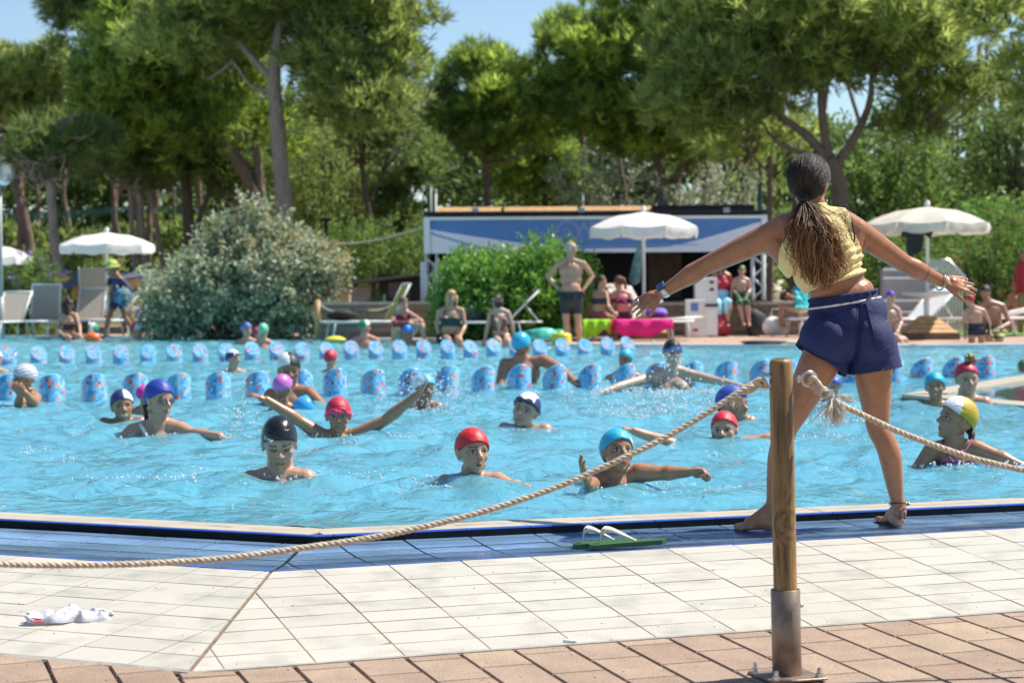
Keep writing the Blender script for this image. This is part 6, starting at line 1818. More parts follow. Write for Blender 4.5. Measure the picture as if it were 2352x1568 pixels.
def face_paint(co, col, c, h, M, tone, mouth='closed', eyes='open', brow=(.05, .03, .02), lip=None):
 """colours of eyes, brows, lips and mouth on the head's skin"""
 L = ((co - np.array(c)) @ np.array(M)) / h
 x, y, z = L[:, 0], L[:, 1], L[:, 2]
 front = y > .12
 inhead = (np.abs(x) < .5) & (np.abs(z) < .62) & (np.abs(y) < .6)
 def put(mask, cc, k=1.0): col[mask] = col[mask] * (1 - k) + np.array(cc) * k
 lip = lip or (tone[0] * .92, tone[1] * .62, tone[2] * .62)
 put(inhead & front & (((np.abs(x) - .17) / .09) ** 2 + ((z + .14) / .09) ** 2 < 1), (tone[0] * 1.0, tone[1] * .80, tone[2] * .74), .4)
 for s in (-1, 1):
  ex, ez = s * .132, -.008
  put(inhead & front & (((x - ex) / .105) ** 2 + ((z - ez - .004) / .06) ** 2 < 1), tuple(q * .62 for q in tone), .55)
  if eyes == 'open':
   put(inhead & front & (((x - ex) / .072) ** 2 + ((z - ez) / .030) ** 2 < 1), (.50, .47, .44))
   put(inhead & front & (((x - ex) / .030) ** 2 + ((z - ez) / .032) ** 2 < 1), (.025, .015, .01))
   put(inhead & front & (np.abs(x - ex) < .08) & (np.abs(z - ez - .034 + ((x - ex) / .08) ** 2 * .03) < .013), (.02, .012, .01))
  else:
   put(inhead & front & (np.abs(x - ex) < .078) & (np.abs(z - ez + .012 - ((x - ex) / .08) ** 2 * .02) < .015), (.03, .018, .014))
  bx = np.abs(x) - .135
  put(inhead & front & (np.sign(x) == s) & (np.abs(bx) < .085) & (np.abs(z - .088 + (bx / .085) ** 2 * .012) < .018), brow, .8)
  put(inhead & front & (((x - s * .04) / .022) ** 2 + ((z + .165) / .014) ** 2 < 1) & (y > .33), (.06, .025, .02), .8)
 ml = inhead & front & (np.abs(x) < .10)
 zl = -.278 - .012 * (x / .09) ** 2 + (.045 * (x / .1) ** 2 if mouth in ('smile', 'open') else 0)
 put(ml & (np.abs(z - zl) < .042 * np.sqrt(np.clip(1 - (x / .105) ** 2, 0, 1))), lip, .8)
 if mouth == 'closed': put(ml & (np.abs(z - zl) < .008), (.07, .02, .02), .8)
 elif mouth == 'smile':
  put(ml & (np.abs(x) < .085) & (np.abs(z - zl) < .021), (.72, .69, .62)); 
 elif mouth == 'open':
  put(ml & (np.abs(x) < .072) & (np.abs(z - zl + .006) < .032), (.10, .02, .02)); put(ml & (np.abs(x) < .065) & (z > zl + .004) & (z < zl + .024), (.72, .69, .62))
 return col
def cap(root, c, h, M, colf, m, front=.2, back=-.16, grow=1.04, tail=0, name='swim_cap', label=None, lift=0.0):
 """a swim cap: the crown of an ellipsoid cut along a plane from forehead to nape; colf(x, y, z) in head units gives each face its colour"""
 rad = np.array(CR_R) * grow + np.array([0, 0, lift]); cc = np.array(CR_C)
 p0 = np.array([.33, front]); p1 = np.array([-.45, back]); d = p0 - p1; nn = np.array([0, -d[1], d[0]]); nn = nn / np.linalg.norm(nn)
 dist = nn @ (np.array([0, p0[0], p0[1]]) - cc)
 nq = nn * rad; hq = dist / np.linalg.norm(nq); pole = nq / np.linalg.norm(nq)
 e1 = np.array([1., 0, 0]); e2 = np.cross(pole, e1)
 n_, m_ = 48, 18; th1 = math.acos(max(-.95, min(.95, hq))); v = [pole]; f = []
 for i in range(1, m_ + 1):
  th = th1 * i / m_
  for k in range(n_):
   a = 2 * PI * k / n_; v.append(pole * math.cos(th) + (e1 * math.cos(a) + e2 * math.sin(a)) * math.sin(th))
 v = np.array(v) * rad + cc
 rim = v[-n_:].copy(); inn = (rim - cc) * .955 + cc
 v = np.concatenate([v, inn])
 for k in range(n_): f.append((0, 1 + k, 1 + (k + 1) % n_))
 for i in range(m_):
  for k in range(n_):
   a = 1 + i * n_ + k; b_ = 1 + i * n_ + (k + 1) % n_; f.append((a, a + n_, b_ + n_, b_))
 fc = np.array([v[list(q)].mean(0) for q in f]); cols = np.array([colf(*q) for q in fc])
 w = np.array(c)[None] + (v * h) @ np.array(M).T
 me = bpy.data.meshes.new(name); me.from_pydata([tuple(q) for q in w], [], f)
 for p in me.polygons: p.use_smooth = True
 set_col(me, cols, 'FACE'); me.update()
 bm = bmesh.new(); bm.from_mesh(me); bmesh.ops.recalc_face_normals(bm, faces=bm.faces); bm.to_mesh(me); bm.free()
 o = link(name, me, m, root)
 if label: o['label'] = label
 return o
def band(root, c, h, M, front, back, grow, r, m, name):
 rad = np.array(CR_R) * grow; cc = np.array(CR_C); pts = []
 for k in range(40):
  a = 2 * PI * k / 40; y = math.cos(a); x = math.sin(a)
  z = ((front + back) / 2 + (front - back) / 2 * y - cc[2]) / rad[2]; q = math.sqrt(max(.05, 1 - min(.95, z * z)))
  p = np.array([x * q, y * q, z]) * rad + cc; pts.append(Vector(c) + M @ (Vector(p) * h))
 mb = MB(); mb.tube(pts, r, n=6, closed=True); return mb.build(name, m, root)
def goggles(root, c, h, M, z, y, m, lens, tiltz=0):
 g = MB(); P = lambda v: Vector(c) + M @ (Vector(v) * h)
 for s in (-1, 1):
  pts = [P((s * .135 + .095 * math.cos(a), y - .09 * abs(s * .135 + .095 * math.cos(a)) - .0, z + .06 * math.sin(a) + .02)) for a in np.linspace(0, 2 * PI, 17)[:-1]]
  g.tube(pts, .022 * h, n=6, closed=True)
 g.tube([P((-.04, y + .0, z + .02)), P((0, y + .02, z + .025)), P((.04, y, z + .02))], .015 * h, n=6)
 o = g.build('goggles', m, root)
 for s in (-1, 1):
  l_ = MB(); l_.ball(P((s * .135, y - .015, z + .02)), (.085 * h, .03 * h, .055 * h), 12, 8, M); l_.build('lens', lens, o)
 return o
def shell(root, body, name, planes, pred, off, col, m=None, wr=0.0, ease=0, seed=0, colf=None, org=None, thick=0.0):
 """clothing: the part of the body's skin that pred accepts, cut cleanly along planes and lifted off it"""
 bm = bmesh.new(); bm.from_mesh(body)
 for co, no in planes: bmesh.ops.bisect_plane(bm, geom=bm.verts[:] + bm.edges[:] + bm.faces[:], plane_co=co, plane_no=no, dist=1e-5)
 dead = [f for f in bm.faces if not pred(f.calc_center_median())]
 bmesh.ops.delete(bm, geom=dead, context='FACES')
 if not bm.faces: bm.free(); return None
 if ease:
  for _ in range(ease): bmesh.ops.smooth_vert(bm, verts=[v for v in bm.verts if not v.is_boundary], factor=.5, use_axis_x=True, use_axis_y=True, use_axis_z=True)
 bm.normal_update(); r_ = random.Random(seed)
 ph = [(Vector((r_.gauss(0, 1), r_.gauss(0, 1), r_.gauss(0, 1))).normalized() * r_.uniform(25, 70), r_.uniform(0, 6)) for _ in range(5)]
 mv = []
 for v in bm.verts:
  o_ = off(v.co) if callable(off) else off
  if wr: o_ += wr * sum(math.sin(k.dot(v.co) + p) for k, p in ph) / 3
  mv.append(v.co + v.normal * o_)
 for v, q in zip(bm.verts, mv): v.co = q
 me = bpy.data.meshes.new(name); bm.to_mesh(me); bm.free()
 while me.attributes.get('Col'): me.attributes.remove(me.attributes['Col'])
 for p in me.polygons: p.use_smooth = True
 if colf: cols = np.array([colf(p.center) for p in me.polygons])
 else: cols = np.tile(np.array(col), (len(me.polygons), 1))
 set_col(me, cols, 'FACE'); me.materials.clear()
 o = link(name, me, m or CLOTH, root)
 if thick:
  md = o.modifiers.new('thick', 'SOLIDIFY'); md.thickness = thick; md.offset = -1
 return o
TAN = (.37, .185, .105); FAIR = (.49, .275, .18); BROWN = (.33, .155, .085); RED_ = (.54, .24, .16)
one = lambda c: (lambda x, y, z: c)
def halves(a, b, e=0.0): return lambda x, y, z: a if x > e else b
def stripe(a, b, w): return lambda x, y, z: b if abs(x) < w else a
WHT = (.74, .74, .76); NAVY = (.02, .035, .14); ROYAL = (.02, .05, .34); TURQ = (.02, .38, .58); REDC = (.60, .02, .03); BLK = (.012, .013, .016)
GOGB = mat('goggle_blue', (.05, .16, .5), .2); GOGR = mat('goggle_red', (.80, .05, .14), .25); GOGD = mat('goggle_dark', (.02, .03, .08), .2); LENS = mat('goggle_lens', (.10, .12, .16), .06, spec=.9)

PEOPLE_N = 0
def swimmer(label, vx, top, chin, water, yaw=0, pitch=0, roll=0, skin=TAN, kid=True, cap_=None, capm=None, capf=.2, capb=-.16, mouth='closed', eyes='open', arms=None, sh=None, goggle=None, vox=None, body_dx=0, lean=0, dress=None, depth=None, hair=None, neck_dx=0, group=None, ears=True, capgrow=1.07, lift=.012, build=1.0):
 """someone standing in the water: head, shoulders, arms as seen, trunk down below the surface"""
 global PEOPLE_N; PEOPLE_N += 1; random.seed(1000 + PEOPLE_N)
 Y = atz(vx, water, 0).y if depth is None else depth
 pp = F / Y / K                                   # photograph pixels per metre here
 h = (chin - top) / pp * .965
 c = at(vx, (top * .52 + chin * .48), Y)
 M = frame(yaw, pitch, roll)
 base = Vector((c.x, Y, 0)); L = lambda p: Vector(p) - base
 root = thing('person', label, 'person', base, 0, group or 'swimmers in the pool')
 S = h / .222; w = (.185 if not kid else .158) * S * build
 nb = c + Vector((neck_dx / pp, .02 * S, -.72 * h)); nb.x += body_dx / pp
 far_ = Y > 15
 vox = vox or (.0055 * (1 if Y < 13 else 1.5) if Y < 17 else .011)
 mb = MB()
 head(mb, L(c), h, M, ears)
 nk0 = c + M @ Vector((0, -.06 * h, -.28 * h))
 mb.tube([L(nk0), L(nk0.lerp(nb, .5)), L(nb + Vector((0, 0, -.03 * S)))], [.052 * S, .050 * S, .062 * S] if kid else [.058 * S, .058 * S, .07 * S], n=14)
 if sh: sl, sr = [at(*p[:2], Y + (p[2] if len(p) > 2 else 0)) for p in sh]
 else:
  sl = nb + Vector((-w, .0, -.055 * S + lean * .03)); sr = nb + Vector((w, 0, -.055 * S - lean * .03))
 mid = (sl + sr) / 2
 for s_ in (sl, sr):
  mb.tube([L(nb + Vector((0, 0, .015 * S))), L(nb.lerp(s_, .5) + Vector((0, .005, .012 * S))), L(s_)], [.052 * S, .048 * S, .045 * S], n=12)
 dn_ = Vector((0, 0, -1)); cx = nb.lerp(mid, .6)
 hw = max(.6, min(1.15, (sr - sl).length / (2 * w)))
 mb.ball(L(Vector((cx.x, Y + .02, mid.z - .09 * S))), (w * .92 * hw, .095 * S, .125 * S), 18, 12)
 mb.ball(L(Vector((cx.x, Y + .02, mid.z - .23 * S))), (w * .80 * hw, .088 * S, .15 * S), 18, 12)
 mb.ball(L(Vector((cx.x, Y + .02, mid.z - .40 * S))), (w * .78 * hw, .085 * S, .15 * S), 18, 12)
 if not kid and dress == 'man':
  for s_ in (-1, 1): mb.ball(L(Vector((cx.x + s_ * w * .42, Y - .045, mid.z - .10 * S))), (w * .40, .05, .065), 14, 10)
 arms = arms or {}
 for nm, s_, sg in (('l', sl, -1), ('r', sr, 1)):
  if nm in arms:
   a_ = arms[nm]; pts = a_['p']; P = [at(q[0], q[1], Y + (q[2] if len(q) > 2 else 0)) for q in pts]
   k_ = a_.get('k', 1.0)
   limb(mb, L(s_), L(P[0]), L(P[1]), .049 * S * k_, .036 * S * k_, .025 * S * k_, belly=1.06)
   if len(P) > 2:
    d_ = P[2] - P[1]; hand(mb, L(P[1]), d_, a_.get('n', (0, -.3, 1)), (d_.length / .165 if a_.get('fit', True) else S) * a_.get('hs', 1), a_.get('spread', .25), a_.get('curl', .3), a_.get('thumb', 1), a_.get('fist', False))
  else:
   e = s_ + Vector((sg * .09 * S, -.05 * S, -.24 * S)); wv = e + Vector((sg * .06 * S, -.2 * S, -.08 * S))
   limb(mb, L(s_), L(e), L(wv), .050 * S, .036 * S, .025 * S)
 me = remesh(mb, vox)
 co = co_of(me); tone = np.array(skin); col = np.tile(tone, (len(co), 1)).astype(np.float32)
 col = face_paint(co, col, L(c), h, M, skin, mouth, eyes)
 if dress == 'man':
  zz = co[:, 2] - (mid.z); xx = co[:, 0] - (cx.x - base.x)
  hm = (co[:, 1] < -.02) & (np.abs(xx) < w * .7) & (zz < -.04) & (zz > -.2); col[hm] *= np.array([.82, .78, .76])
  for s_ in (-1, 1):
   q = (co[:, 1] < 0) & (((xx - s_ * w * .5) / .016) ** 2 + ((zz + .12 * S) / .014) ** 2 < 1); col[q] = (.24, .11, .08)
 set_col(me, col)
 b = link('body', me, SKIN, root)
 if cap_: cap(root, L(c), h, M, cap_, capm or CAPF, capf, capb, capgrow, lift=lift)
 if hair: hair(root, L(c), h, M)
 if goggle: goggle(root, L(c), h, M)
 SWIM.append((c.x, Y, 1.0 if Y < 20 else .5))
 return dict(root=root, L=L, c=c, h=h, M=M, Y=Y, me=me, nb=nb, sl=sl, sr=sr, S=S, base=base, mid=mid, w=w, cx=cx)
def strap_tube(d, pts, r, m, name='strap'):
 mb = MB(); mb.tube([d['L'](p) for p in smooth_path(pts, 6)], r, n=6); return mb.build(name, m, d['root'])

# ---------------------------------------------------------------- swimmers, nearest first
d = swimmer('woman in a black silicone cap looking down into the water', 642, 962, 1083, 1096, yaw=7, pitch=-16, roll=-2, skin=FAIR, kid=False, cap_=one(BLK), capm=CAPS, capf=.19, capb=-.2, mouth='closed', eyes='closed', sh=((578, 1104), (702, 1101)), lift=.03)
text('arena', (0, 0, 0), .034, WHITE, d['root'], name='cap_lettering')
lt = bpy.data.objects[[o.name for o in d['root'].children if o.name.startswith('cap_lettering')][0]]
lt.parent = None
def on_head(o, d, x, y, z, sc_=1.0):
 """lay a flat print on the head's side at head coordinates"""
 p = Vector((x, y, z)); cc = Vector(CR_C); n_ = Vector(((p - cc)[i] / (CR_R[i] ** 2) for i in range(3))).normalized()
 Mw = d['M']; nw = Mw @ n_; u = Mw @ Vector((0, 0, 1)); u = (u - nw * u.dot(nw)).normalized(); s = u.cross(nw)
 o.parent = d['root']; o.matrix_local = Matrix.Translation(d['L'](d['c'] + Mw @ (p * d['h']))) @ Matrix((s, u, nw)).transposed().to_4x4()
on_head(lt, d, .30, .19, .20)
mb = MB(); mb.add([(-.011, .006, 0), (-.004, .008, 0), (0, .003, 0), (.004, .008, 0), (.011, .006, 0), (.011, .002, 0), (0, -.008, 0), (-.011, .002, 0)], [(7, 6, 2, 1, 0), (6, 5, 4, 3, 2)]); lo = mb.build('cap_logo', WHITE, None); on_head(lo, d, .155, .365, .21)
d = swimmer('boy in a bright red cap squinting up with parted lips, nearest the pool edge', 1086, 985, 1097, 1118, yaw=24, pitch=9, roll=4, skin=FAIR, cap_=one(REDC), capf=.17, capb=-.22, mouth='open', sh=((1024, 1112), (1142, 1106)),
   arms={'r': dict(p=[(1172, 1118, -.06), (1215, 1124, -.16)])})
strap_tube(d, [d['nb'] + Vector((-.055, -.02, .03)), d['nb'] + Vector((-.04, -.075, -.02)), d['nb'] + Vector((.0, -.105, -.07)), d['nb'] + Vector((.04, -.075, -.02)), d['nb'] + Vector((.055, -.02, .03))], .0016, DARK, 'necklace')
d = swimmer('boy in a turquoise cap with white side, arms spread, behind the rope', 1418, 986, 1096, 1120, yaw=18, pitch=18, roll=5, skin=TAN, cap_=halves(TURQ, WHT, -.22), capf=.2, capb=-.32, mouth='closed', sh=((1372, 1100), (1468, 1085)), capgrow=1.07,
   arms={'l': dict(p=[(1362, 1112, -.05), (1352, 1114, -.26), (1338, 1082, -.30)], n=(-1, -.4, .3), thumb=-1, curl=.25, fit=False), 'r': dict(p=[(1520, 1086, -.02), (1580, 1084, -.05), (1606, 1082, -.06)], n=(0, .2, 1), fist=True, thumb=-1, fit=False)})
d = swimmer('child in a red cap swimming with toothy open mouth beside the wooden post', 1664, 946, 1036, 1024, yaw=-16, pitch=8, roll=-6, skin=FAIR, cap_=one(REDC), capf=.25, capb=-.2, mouth='open', sh=((1630, 1024), (1700, 1022)),
   arms={'l': dict(p=[(1545, 1020, -.05), (1456, 990, -.08), (1424, 976, -.08)], n=(0, -.3, 1), thumb=1, curl=.35), 'r': dict(p=[(1745, 1012, .0), (1800, 1000, .0)])})
d = swimmer('laughing woman in a large blue cap half hidden by the rope knot', 1686, 888, 980, 970, yaw=42, pitch=2, roll=-8, skin=TAN, kid=False, cap_=lambda x, y, z: (.05, .10, .42) if z > .32 else ROYAL, capf=.22, capb=-.1, mouth='smile', capgrow=1.12, sh=((1652, 972), (1722, 972)))
d = swimmer('girl in a white and mustard cap seen in profile before the basin', 2194, 915, 1018, 1068, yaw=-74, pitch=4, roll=12, skin=TAN, kid=True, cap_=lambda x, y, z: (.48, .34, .015) if y < .1 - .15 * (z - .2) else WHT, capf=.24, capb=-.12, mouth='closed', sh=((2142, 1034), (2240, 1030)), capgrow=1.12, lift=.03,
   arms={'l': dict(p=[(2118, 1062, -.02), (2090, 1120, -.1)]), 'r': dict(p=[(2286, 1046, -.05), (2350, 1072, -.1), (2385, 1080, -.1)], n=(0, 0, 1))})
BIK = mat('bright_bikini', (.20, .03, .18), .6, var=.9, scale=60)
p = d['mid']; bc = at(2190, 1060, d['Y'] - .105)
strap_tube(d, [at(2235, 1000, d['Y'] + .03), at(2226, 1022, d['Y'] - .05), at(2206, 1048, d['Y'] - .1), at(2192, 1062, d['Y'] - .115)], .0048, BIK, 'halter_strap')
strap_tube(d, [at(2166, 1010, d['Y'] + .0), at(2170, 1030, d['Y'] - .07), at(2180, 1050, d['Y'] - .1), at(2192, 1062, d['Y'] - .115)], .0048, BIK, 'halter_strap')
shell(d['root'], d['me'], 'bikini_top', [(d['L'](at(2190, 1058, d['Y'])), Vector((0, 0, 1)))], lambda q: q.y < .04 and q.z < d['L'](at(2190, 1058, d['Y'])).z and q.z > -.12 and abs(q.x) < .13, .005, (.2, .03, .18), BIK)
hb = MB(); hb.tube([d['L'](d['c'] + d['M'] @ Vector((0, -.40 * d['h'], -.1 * d['h']))), d['L'](at(2232, 1000, d['Y'] + .02)), d['L'](at(2228, 1036, d['Y'] - .03))], [.024, .018, .008], n=8); o = hb.build('pigtail', HAIRM, d['root']); set_col(o.data, np.tile(np.array([.03, .018, .012]), (len(o.data.vertices), 1)))
d = swimmer('laughing girl in a plain turquoise cap beside the beige basin tip', 2148, 856, 924, 945, yaw=-12, pitch=4, roll=-4, skin=TAN, cap_=one((.02, .36, .48)), capf=.2, capb=-.3, mouth='open', capgrow=1.08, sh=((2120, 940), (2180, 936)))
d = swimmer('woman in a red cap with a colourful pompom looking at the camera', 2221, 834, 912, 942, yaw=4, pitch=0, roll=-2, skin=FAIR, kid=False, cap_=one((.48, .02, .05)), capf=.26, capb=-.15, mouth='closed', sh=((2188, 930), (2262, 926)), build=1.1)
mb = MB(); r_ = random.Random(4)
for k in range(60):
 a = Vector((r_.gauss(0, 1), r_.gauss(0, 1), r_.gauss(0, .8))).normalized() * .05; mb.cur = k % 4; o0 = d['L'](at(2228, 826, d['Y'])); mb.tube([o0, o0 + a], [.012, .007], n=4)
mb.build('pompom', [mat('pom_green', (.05, .4, .08), .7), mat('pom_yellow', (.6, .5, .05), .7), mat('pom_red', (.5, .03, .1), .7), mat('pom_blue', (.05, .2, .5), .7)], d['root'])
d = swimmer('child in a blue cap seen between the legs of the instructor', 1916, 866, 910, 928, yaw=-40, pitch=-4, skin=FAIR, cap_=one((.04, .08, .40)), capf=.22, capb=-.2, arms={'l': dict(p=[(1880, 935, -.3), (1858, 950, -.5), (1888, 958, -.55)], n=(0, -.5, 1), thumb=1, spread=.4, fit=False), 'r': dict(p=[(1950, 924, -.1), (1985, 930, -.15)])})
d = swimmer('boy in a red cap with red goggles on his brow, both arms raised', 777, 914, 1000, 1003, yaw=5, pitch=0, roll=-1, skin=TAN, cap_=one((.50, .02, .05)), capf=.12, capb=-.2, mouth='closed', sh=((738, 1000), (822, 998)),
   goggle=lambda r, c, h, M: (goggles(r, c, h, M, .13, .40, GOGR, LENS), band(r, c, h, M, .13, -.1, 1.06, .012 * h / .2, GOGR, 'goggle_strap')),
   arms={'l': dict(p=[(690, 968, -.02), (612, 918, -.08), (567, 899, -.1)], n=(.2, -.2, 1), thumb=1, curl=.25), 'r': dict(p=[(885, 965, -.02), (960, 905, -.06), (988, 872, -.08)], n=(1, -.2, -.1), thumb=-1, curl=.25)})
d = swimmer('boy in a white and navy cap with goggles pushed up, head tipped', 1207, 902, 990, 990, yaw=-20, pitch=6, roll=14, skin=FAIR, cap_=lambda x, y, z: WHT if (-.24 < x < .22 and z > .12) else NAVY, capf=.24, capb=-.2, sh=((1160, 988), (1252, 990)),
   goggle=lambda r, c, h, M: (goggles(r, c, h, M, .24, .345, GOGD, LENS), band(r, c, h, M, .26, -.05, 1.06, .010, GOGD, 'goggle_strap')))
d = swimmer('woman in a royal blue cap and sunglasses turned to the side', 366, 876, 966, 1002, yaw=48, pitch=2, roll=4, skin=FAIR, kid=False, cap_=one(ROYAL), capf=.22, capb=-.24, sh=((306, 990), (412, 985)), capgrow=1.07, lift=.04,
   goggle=lambda r, c, h, M: goggles(r, c, h, M, -.02, .36, mat('sunglass_frame', (.10, .08, .07), .3), mat('sunglass_lens', (.05, .08, .14), .05, spec=1)),
   arms={'l': dict(p=[(278, 1012, -.05), (250, 1060, -.1)]), 'r': dict(p=[(440, 996, -.1), (505, 1002, -.3), (525, 1004, -.35)], n=(0, 0, 1))})
strap_tube(d, [at(320, 972, d['Y'] + .02), at(326, 980, d['Y'] - .07), at(334, 994, d['Y'] - .1), at(342, 1012, d['Y'] - .11)], .011, WHITE)
mb = MB(); r_ = random.Random(2)
for k in range(8): mb.tube([d['L'](d['c'] + d['M'] @ Vector((.25 * d['h'] + r_.uniform(-.05, .05) * d['h'], -.30 * d['h'], -.15 * d['h']))), d['L'](d['c'] + Vector((r_.uniform(-.11, -.05), .05, -.66 * d['h'])))], [.008, .002], n=5)
o = mb.build('hair', HAIRM, d['root']); set_col(o.data, np.tile(np.array([.04, .022, .014]), (len(o.data.vertices), 1)))
d = swimmer('smiling woman in a navy cap with a white panel, low in the water', 281, 896, 974, 974, yaw=18, pitch=2, roll=-6, skin=TAN, kid=False, cap_=lambda x, y, z: WHT if (-.06 > x > -.36 and z > .14) else NAVY, capf=.22, capb=-.25, mouth='smile', sh=((240, 974), (322, 972)), capgrow=1.06)
d = swimmer('swimmer in a magenta cap mostly hidden behind the royal blue cap', 333, 886, 930, 944, yaw=120, skin=TAN, cap_=one((.55, .03, .28)), capf=.2, capb=-.2, depth=14.2)
d = swimmer('small child in a pink cap held in front of the man, facing away', 650, 861, 924, 940, yaw=155, pitch=-6, roll=3, skin=TAN, cap_=one((.55, .16, .50)), capf=.2, capb=-.14, capm=CAPS, sh=((628, 944), (675, 944)), depth=14.5)
mb = MB(); ab = at(700, 936, d['Y'] - .05); mb.lathe([(.03, -.07), (.075, -.06), (.09, 0), (.075, .06), (.03, .07)], 14, d['L'](ab), Matrix.Rotation(R(60), 3, 'Y')); o = mb.build('armband', mat('armband_blue', (.05, .34, .70), .25), d['root'])
d = swimmer('man in a black cap with white front quarter standing behind the pink capped child', 664, 812, 890, 932, yaw=12, pitch=-8, roll=-2, skin=BROWN, kid=False, cap_=lambda x, y, z: WHT if x > .02 and y > -.2 else BLK, capf=.2, capb=-.2, mouth='smile', eyes='closed', sh=((622, 908), (708, 902)), dress='man', depth=15.4, arms={'r': dict(p=[(738, 930, -.1), (725, 960, -.3)])})
d = swimmer('swimmer in a pale blue and white cap behind the splash', 976, 860, 926, 930, yaw=30, pitch=-6, skin=BROWN, kid=False, cap_=lambda x, y, z: WHT if x > .18 else (.10, .40, .68), capf=.22, capb=-.2, depth=15.3, sh=((945, 936), (1006, 936)))
d = swimmer('swimmer in a white printed cap hiding the face behind both hands', 56, 838, 905, 928, yaw=-58, pitch=-8, roll=-4, skin=TAN, kid=False, cap_=lambda x, y, z: (.62, .64, .68) if abs(math.sin(z * 24 + x * 5)) < .85 else (.30, .36, .48), capm=CAPS, capf=.2, capb=-.2, depth=15.9, goggle=lambda r, c, h, M: goggles(r, c, h, M, -.01, .37, GOGD, LENS), sh=((48, 920), (82, 914)),
   arms={'l': dict(p=[(42, 930, -.2), (46, 905, -.28), (24, 872, -.30)], n=(.2, -1, .2), thumb=1, spread=.3), 'r': dict(p=[(78, 925, -.2), (58, 902, -.30), (40, 876, -.32)], n=(.2, -1, .2), thumb=-1, spread=.3)})
# the man seen from behind and the one hiding behind a pylon
d = swimmer('broad man in a turquoise cap seen from behind among the pylons', 1198, 764, 826, 895, yaw=150, pitch=2, roll=4, skin=TAN, kid=False, cap_=one((.03, .40, .62)), capf=.22, capb=-.12, capm=CAPS, depth=18.9, sh=((1160, 836), (1248, 828)), dress=None, build=1.05, lift=.02,
   arms={'l': dict(p=[(1148, 880, -.15), (1150, 920, -.2)], k=1.1), 'r': dict(p=[(1285, 846, -.2), (1325, 882, -.5)], k=1.15)})
d = swimmer('turquoise capped swimmer peeping from behind a pylon with a hand on it', 1436, 803, 850, 880, yaw=-28, pitch=-10, roll=8, skin=BROWN, kid=False, cap_=one((.04, .40, .60)), capf=.24, capb=-.16, depth=19.6, arms={'l': dict(p=[(1428, 862, -.3), (1436, 846, -.55), (1452, 842, -.62)], n=(0, -.3, 1), thumb=1, curl=.6, hs=1.2)})
d = swimmer('lean man in a black cap with blue goggles on the brow, arms stretched wide', 1545, 781, 842, 893, yaw=14, pitch=2, roll=1, skin=(.50, .34, .25), kid=False, cap_=one(BLK), capf=.2, capb=-.2, dress='man', depth=17.6, sh=((1492, 868), (1600, 864)), build=.95,
   goggle=lambda r, c, h, M: (goggles(r, c, h, M, .14, .385, GOGB, LENS), band(r, c, h, M, .15, -.05, 1.06, .012, GOGB, 'goggle_strap')),
   arms={'l': dict(p=[(1432, 884, -.2), (1388, 900, -.35), (1352, 908, -.4)], n=(0, -.2, 1), thumb=1), 'r': dict(p=[(1652, 876, -.1), (1700, 886, -.2), (1736, 892, -.25)], n=(0, -.2, 1), thumb=-1)})
d = swimmer('child in a red cap facing away in the middle of the pool', 760, 804, 848, 852, yaw=160, skin=FAIR, cap_=one((.50, .02, .06)), capf=.2, capb=-.1, depth=22.5)
d = swimmer('swimmer in a navy cap with white top looking towards the stage', 536, 804, 846, 850, yaw=60, skin=FAIR, kid=False, cap_=lambda x, y, z: WHT if z > .36 else NAVY, capf=.2, capb=-.2, depth=22.8)
d = swimmer('swimmer in a green cap cut off at the picture edge by the basin', 2352, 826, 868, 872, yaw=-20, skin=BROWN, kid=False, cap_=one((.03, .16, .08)), capf=.2, capb=-.2, depth=21.0)
d = swimmer('pale swimmer cut off at the lamp post side of the picture', -8, 806, 846, 850, yaw=30, skin=FAIR, kid=False, cap_=one(WHT), depth=23.0)
# children and bathers along the far edge
d = swimmer('child in a royal blue cap standing at the far edge beside the mint cap', 567, 741, 775, 800, yaw=40, skin=FAIR, cap_=lambda x, y, z: (.30, .36, .62) if (math.sin(x * 30) * math.sin(z * 30)) > .3 else (.04, .08, .42), depth=34.5)
d = swimmer('child in a mint green cap seen from behind at the far edge', 605, 743, 778, 800, yaw=170, skin=FAIR, cap_=one((.16, .48, .33)), depth=33.5)
d = swimmer('child in a dark red cap hidden behind the mint cap', 592, 752, 780, 800, yaw=120, skin=FAIR, cap_=one((.35, .02, .06)), depth=36)
d = swimmer('sunburnt man in a green and white cap seen from behind, turned aside', 838, 735, 768, 800, yaw=115, skin=RED_, kid=False, cap_=lambda x, y, z: WHT if y > -.02 else (.02, .22, .10), depth=33.2)
d = swimmer('bather in a bright blue and white cap at the feet of the seated woman', 937, 746, 782, 800, yaw=-30, pitch=-25, skin=BROWN, cap_=lambda x, y, z: WHT if x > .2 else (.02, .18, .62), depth=33.3)
d = swimmer('toddler in a green and white cap with an orange armband by the far edge', 216, 742, 776, 800, yaw=170, skin=FAIR, cap_=lambda x, y, z: WHT if abs(x) < .13 else (.02, .32, .16), depth=40, dress=None)
shell(d['root'], d['me'], 'navy_shirt', [], lambda q: q.z < d['L'](d['nb']).z - .02, .008, NAVY)
mb = MB(); mb.ball(d['L'](at(212, 776, 39.8)), (.15, .1, .11), 12, 8); mb.build('armband', mat('armband_orange', (.8, .16, .03), .3), d['root'])
swimmer('child in a royal blue and white cap low at the far edge', 222, 764, 790, 806, yaw=60, skin=FAIR, cap_=lambda x, y, z: WHT if x > .05 else ROYAL, depth=40.8)
d = swimmer('child in a red and white cap with pink swimsuit at the far edge', 316, 741, 779, 800, yaw=70, pitch=-5, skin=FAIR, cap_=lambda x, y, z: (.50, .02, .06) if y < -.02 else (.62, .68, .70), depth=40)
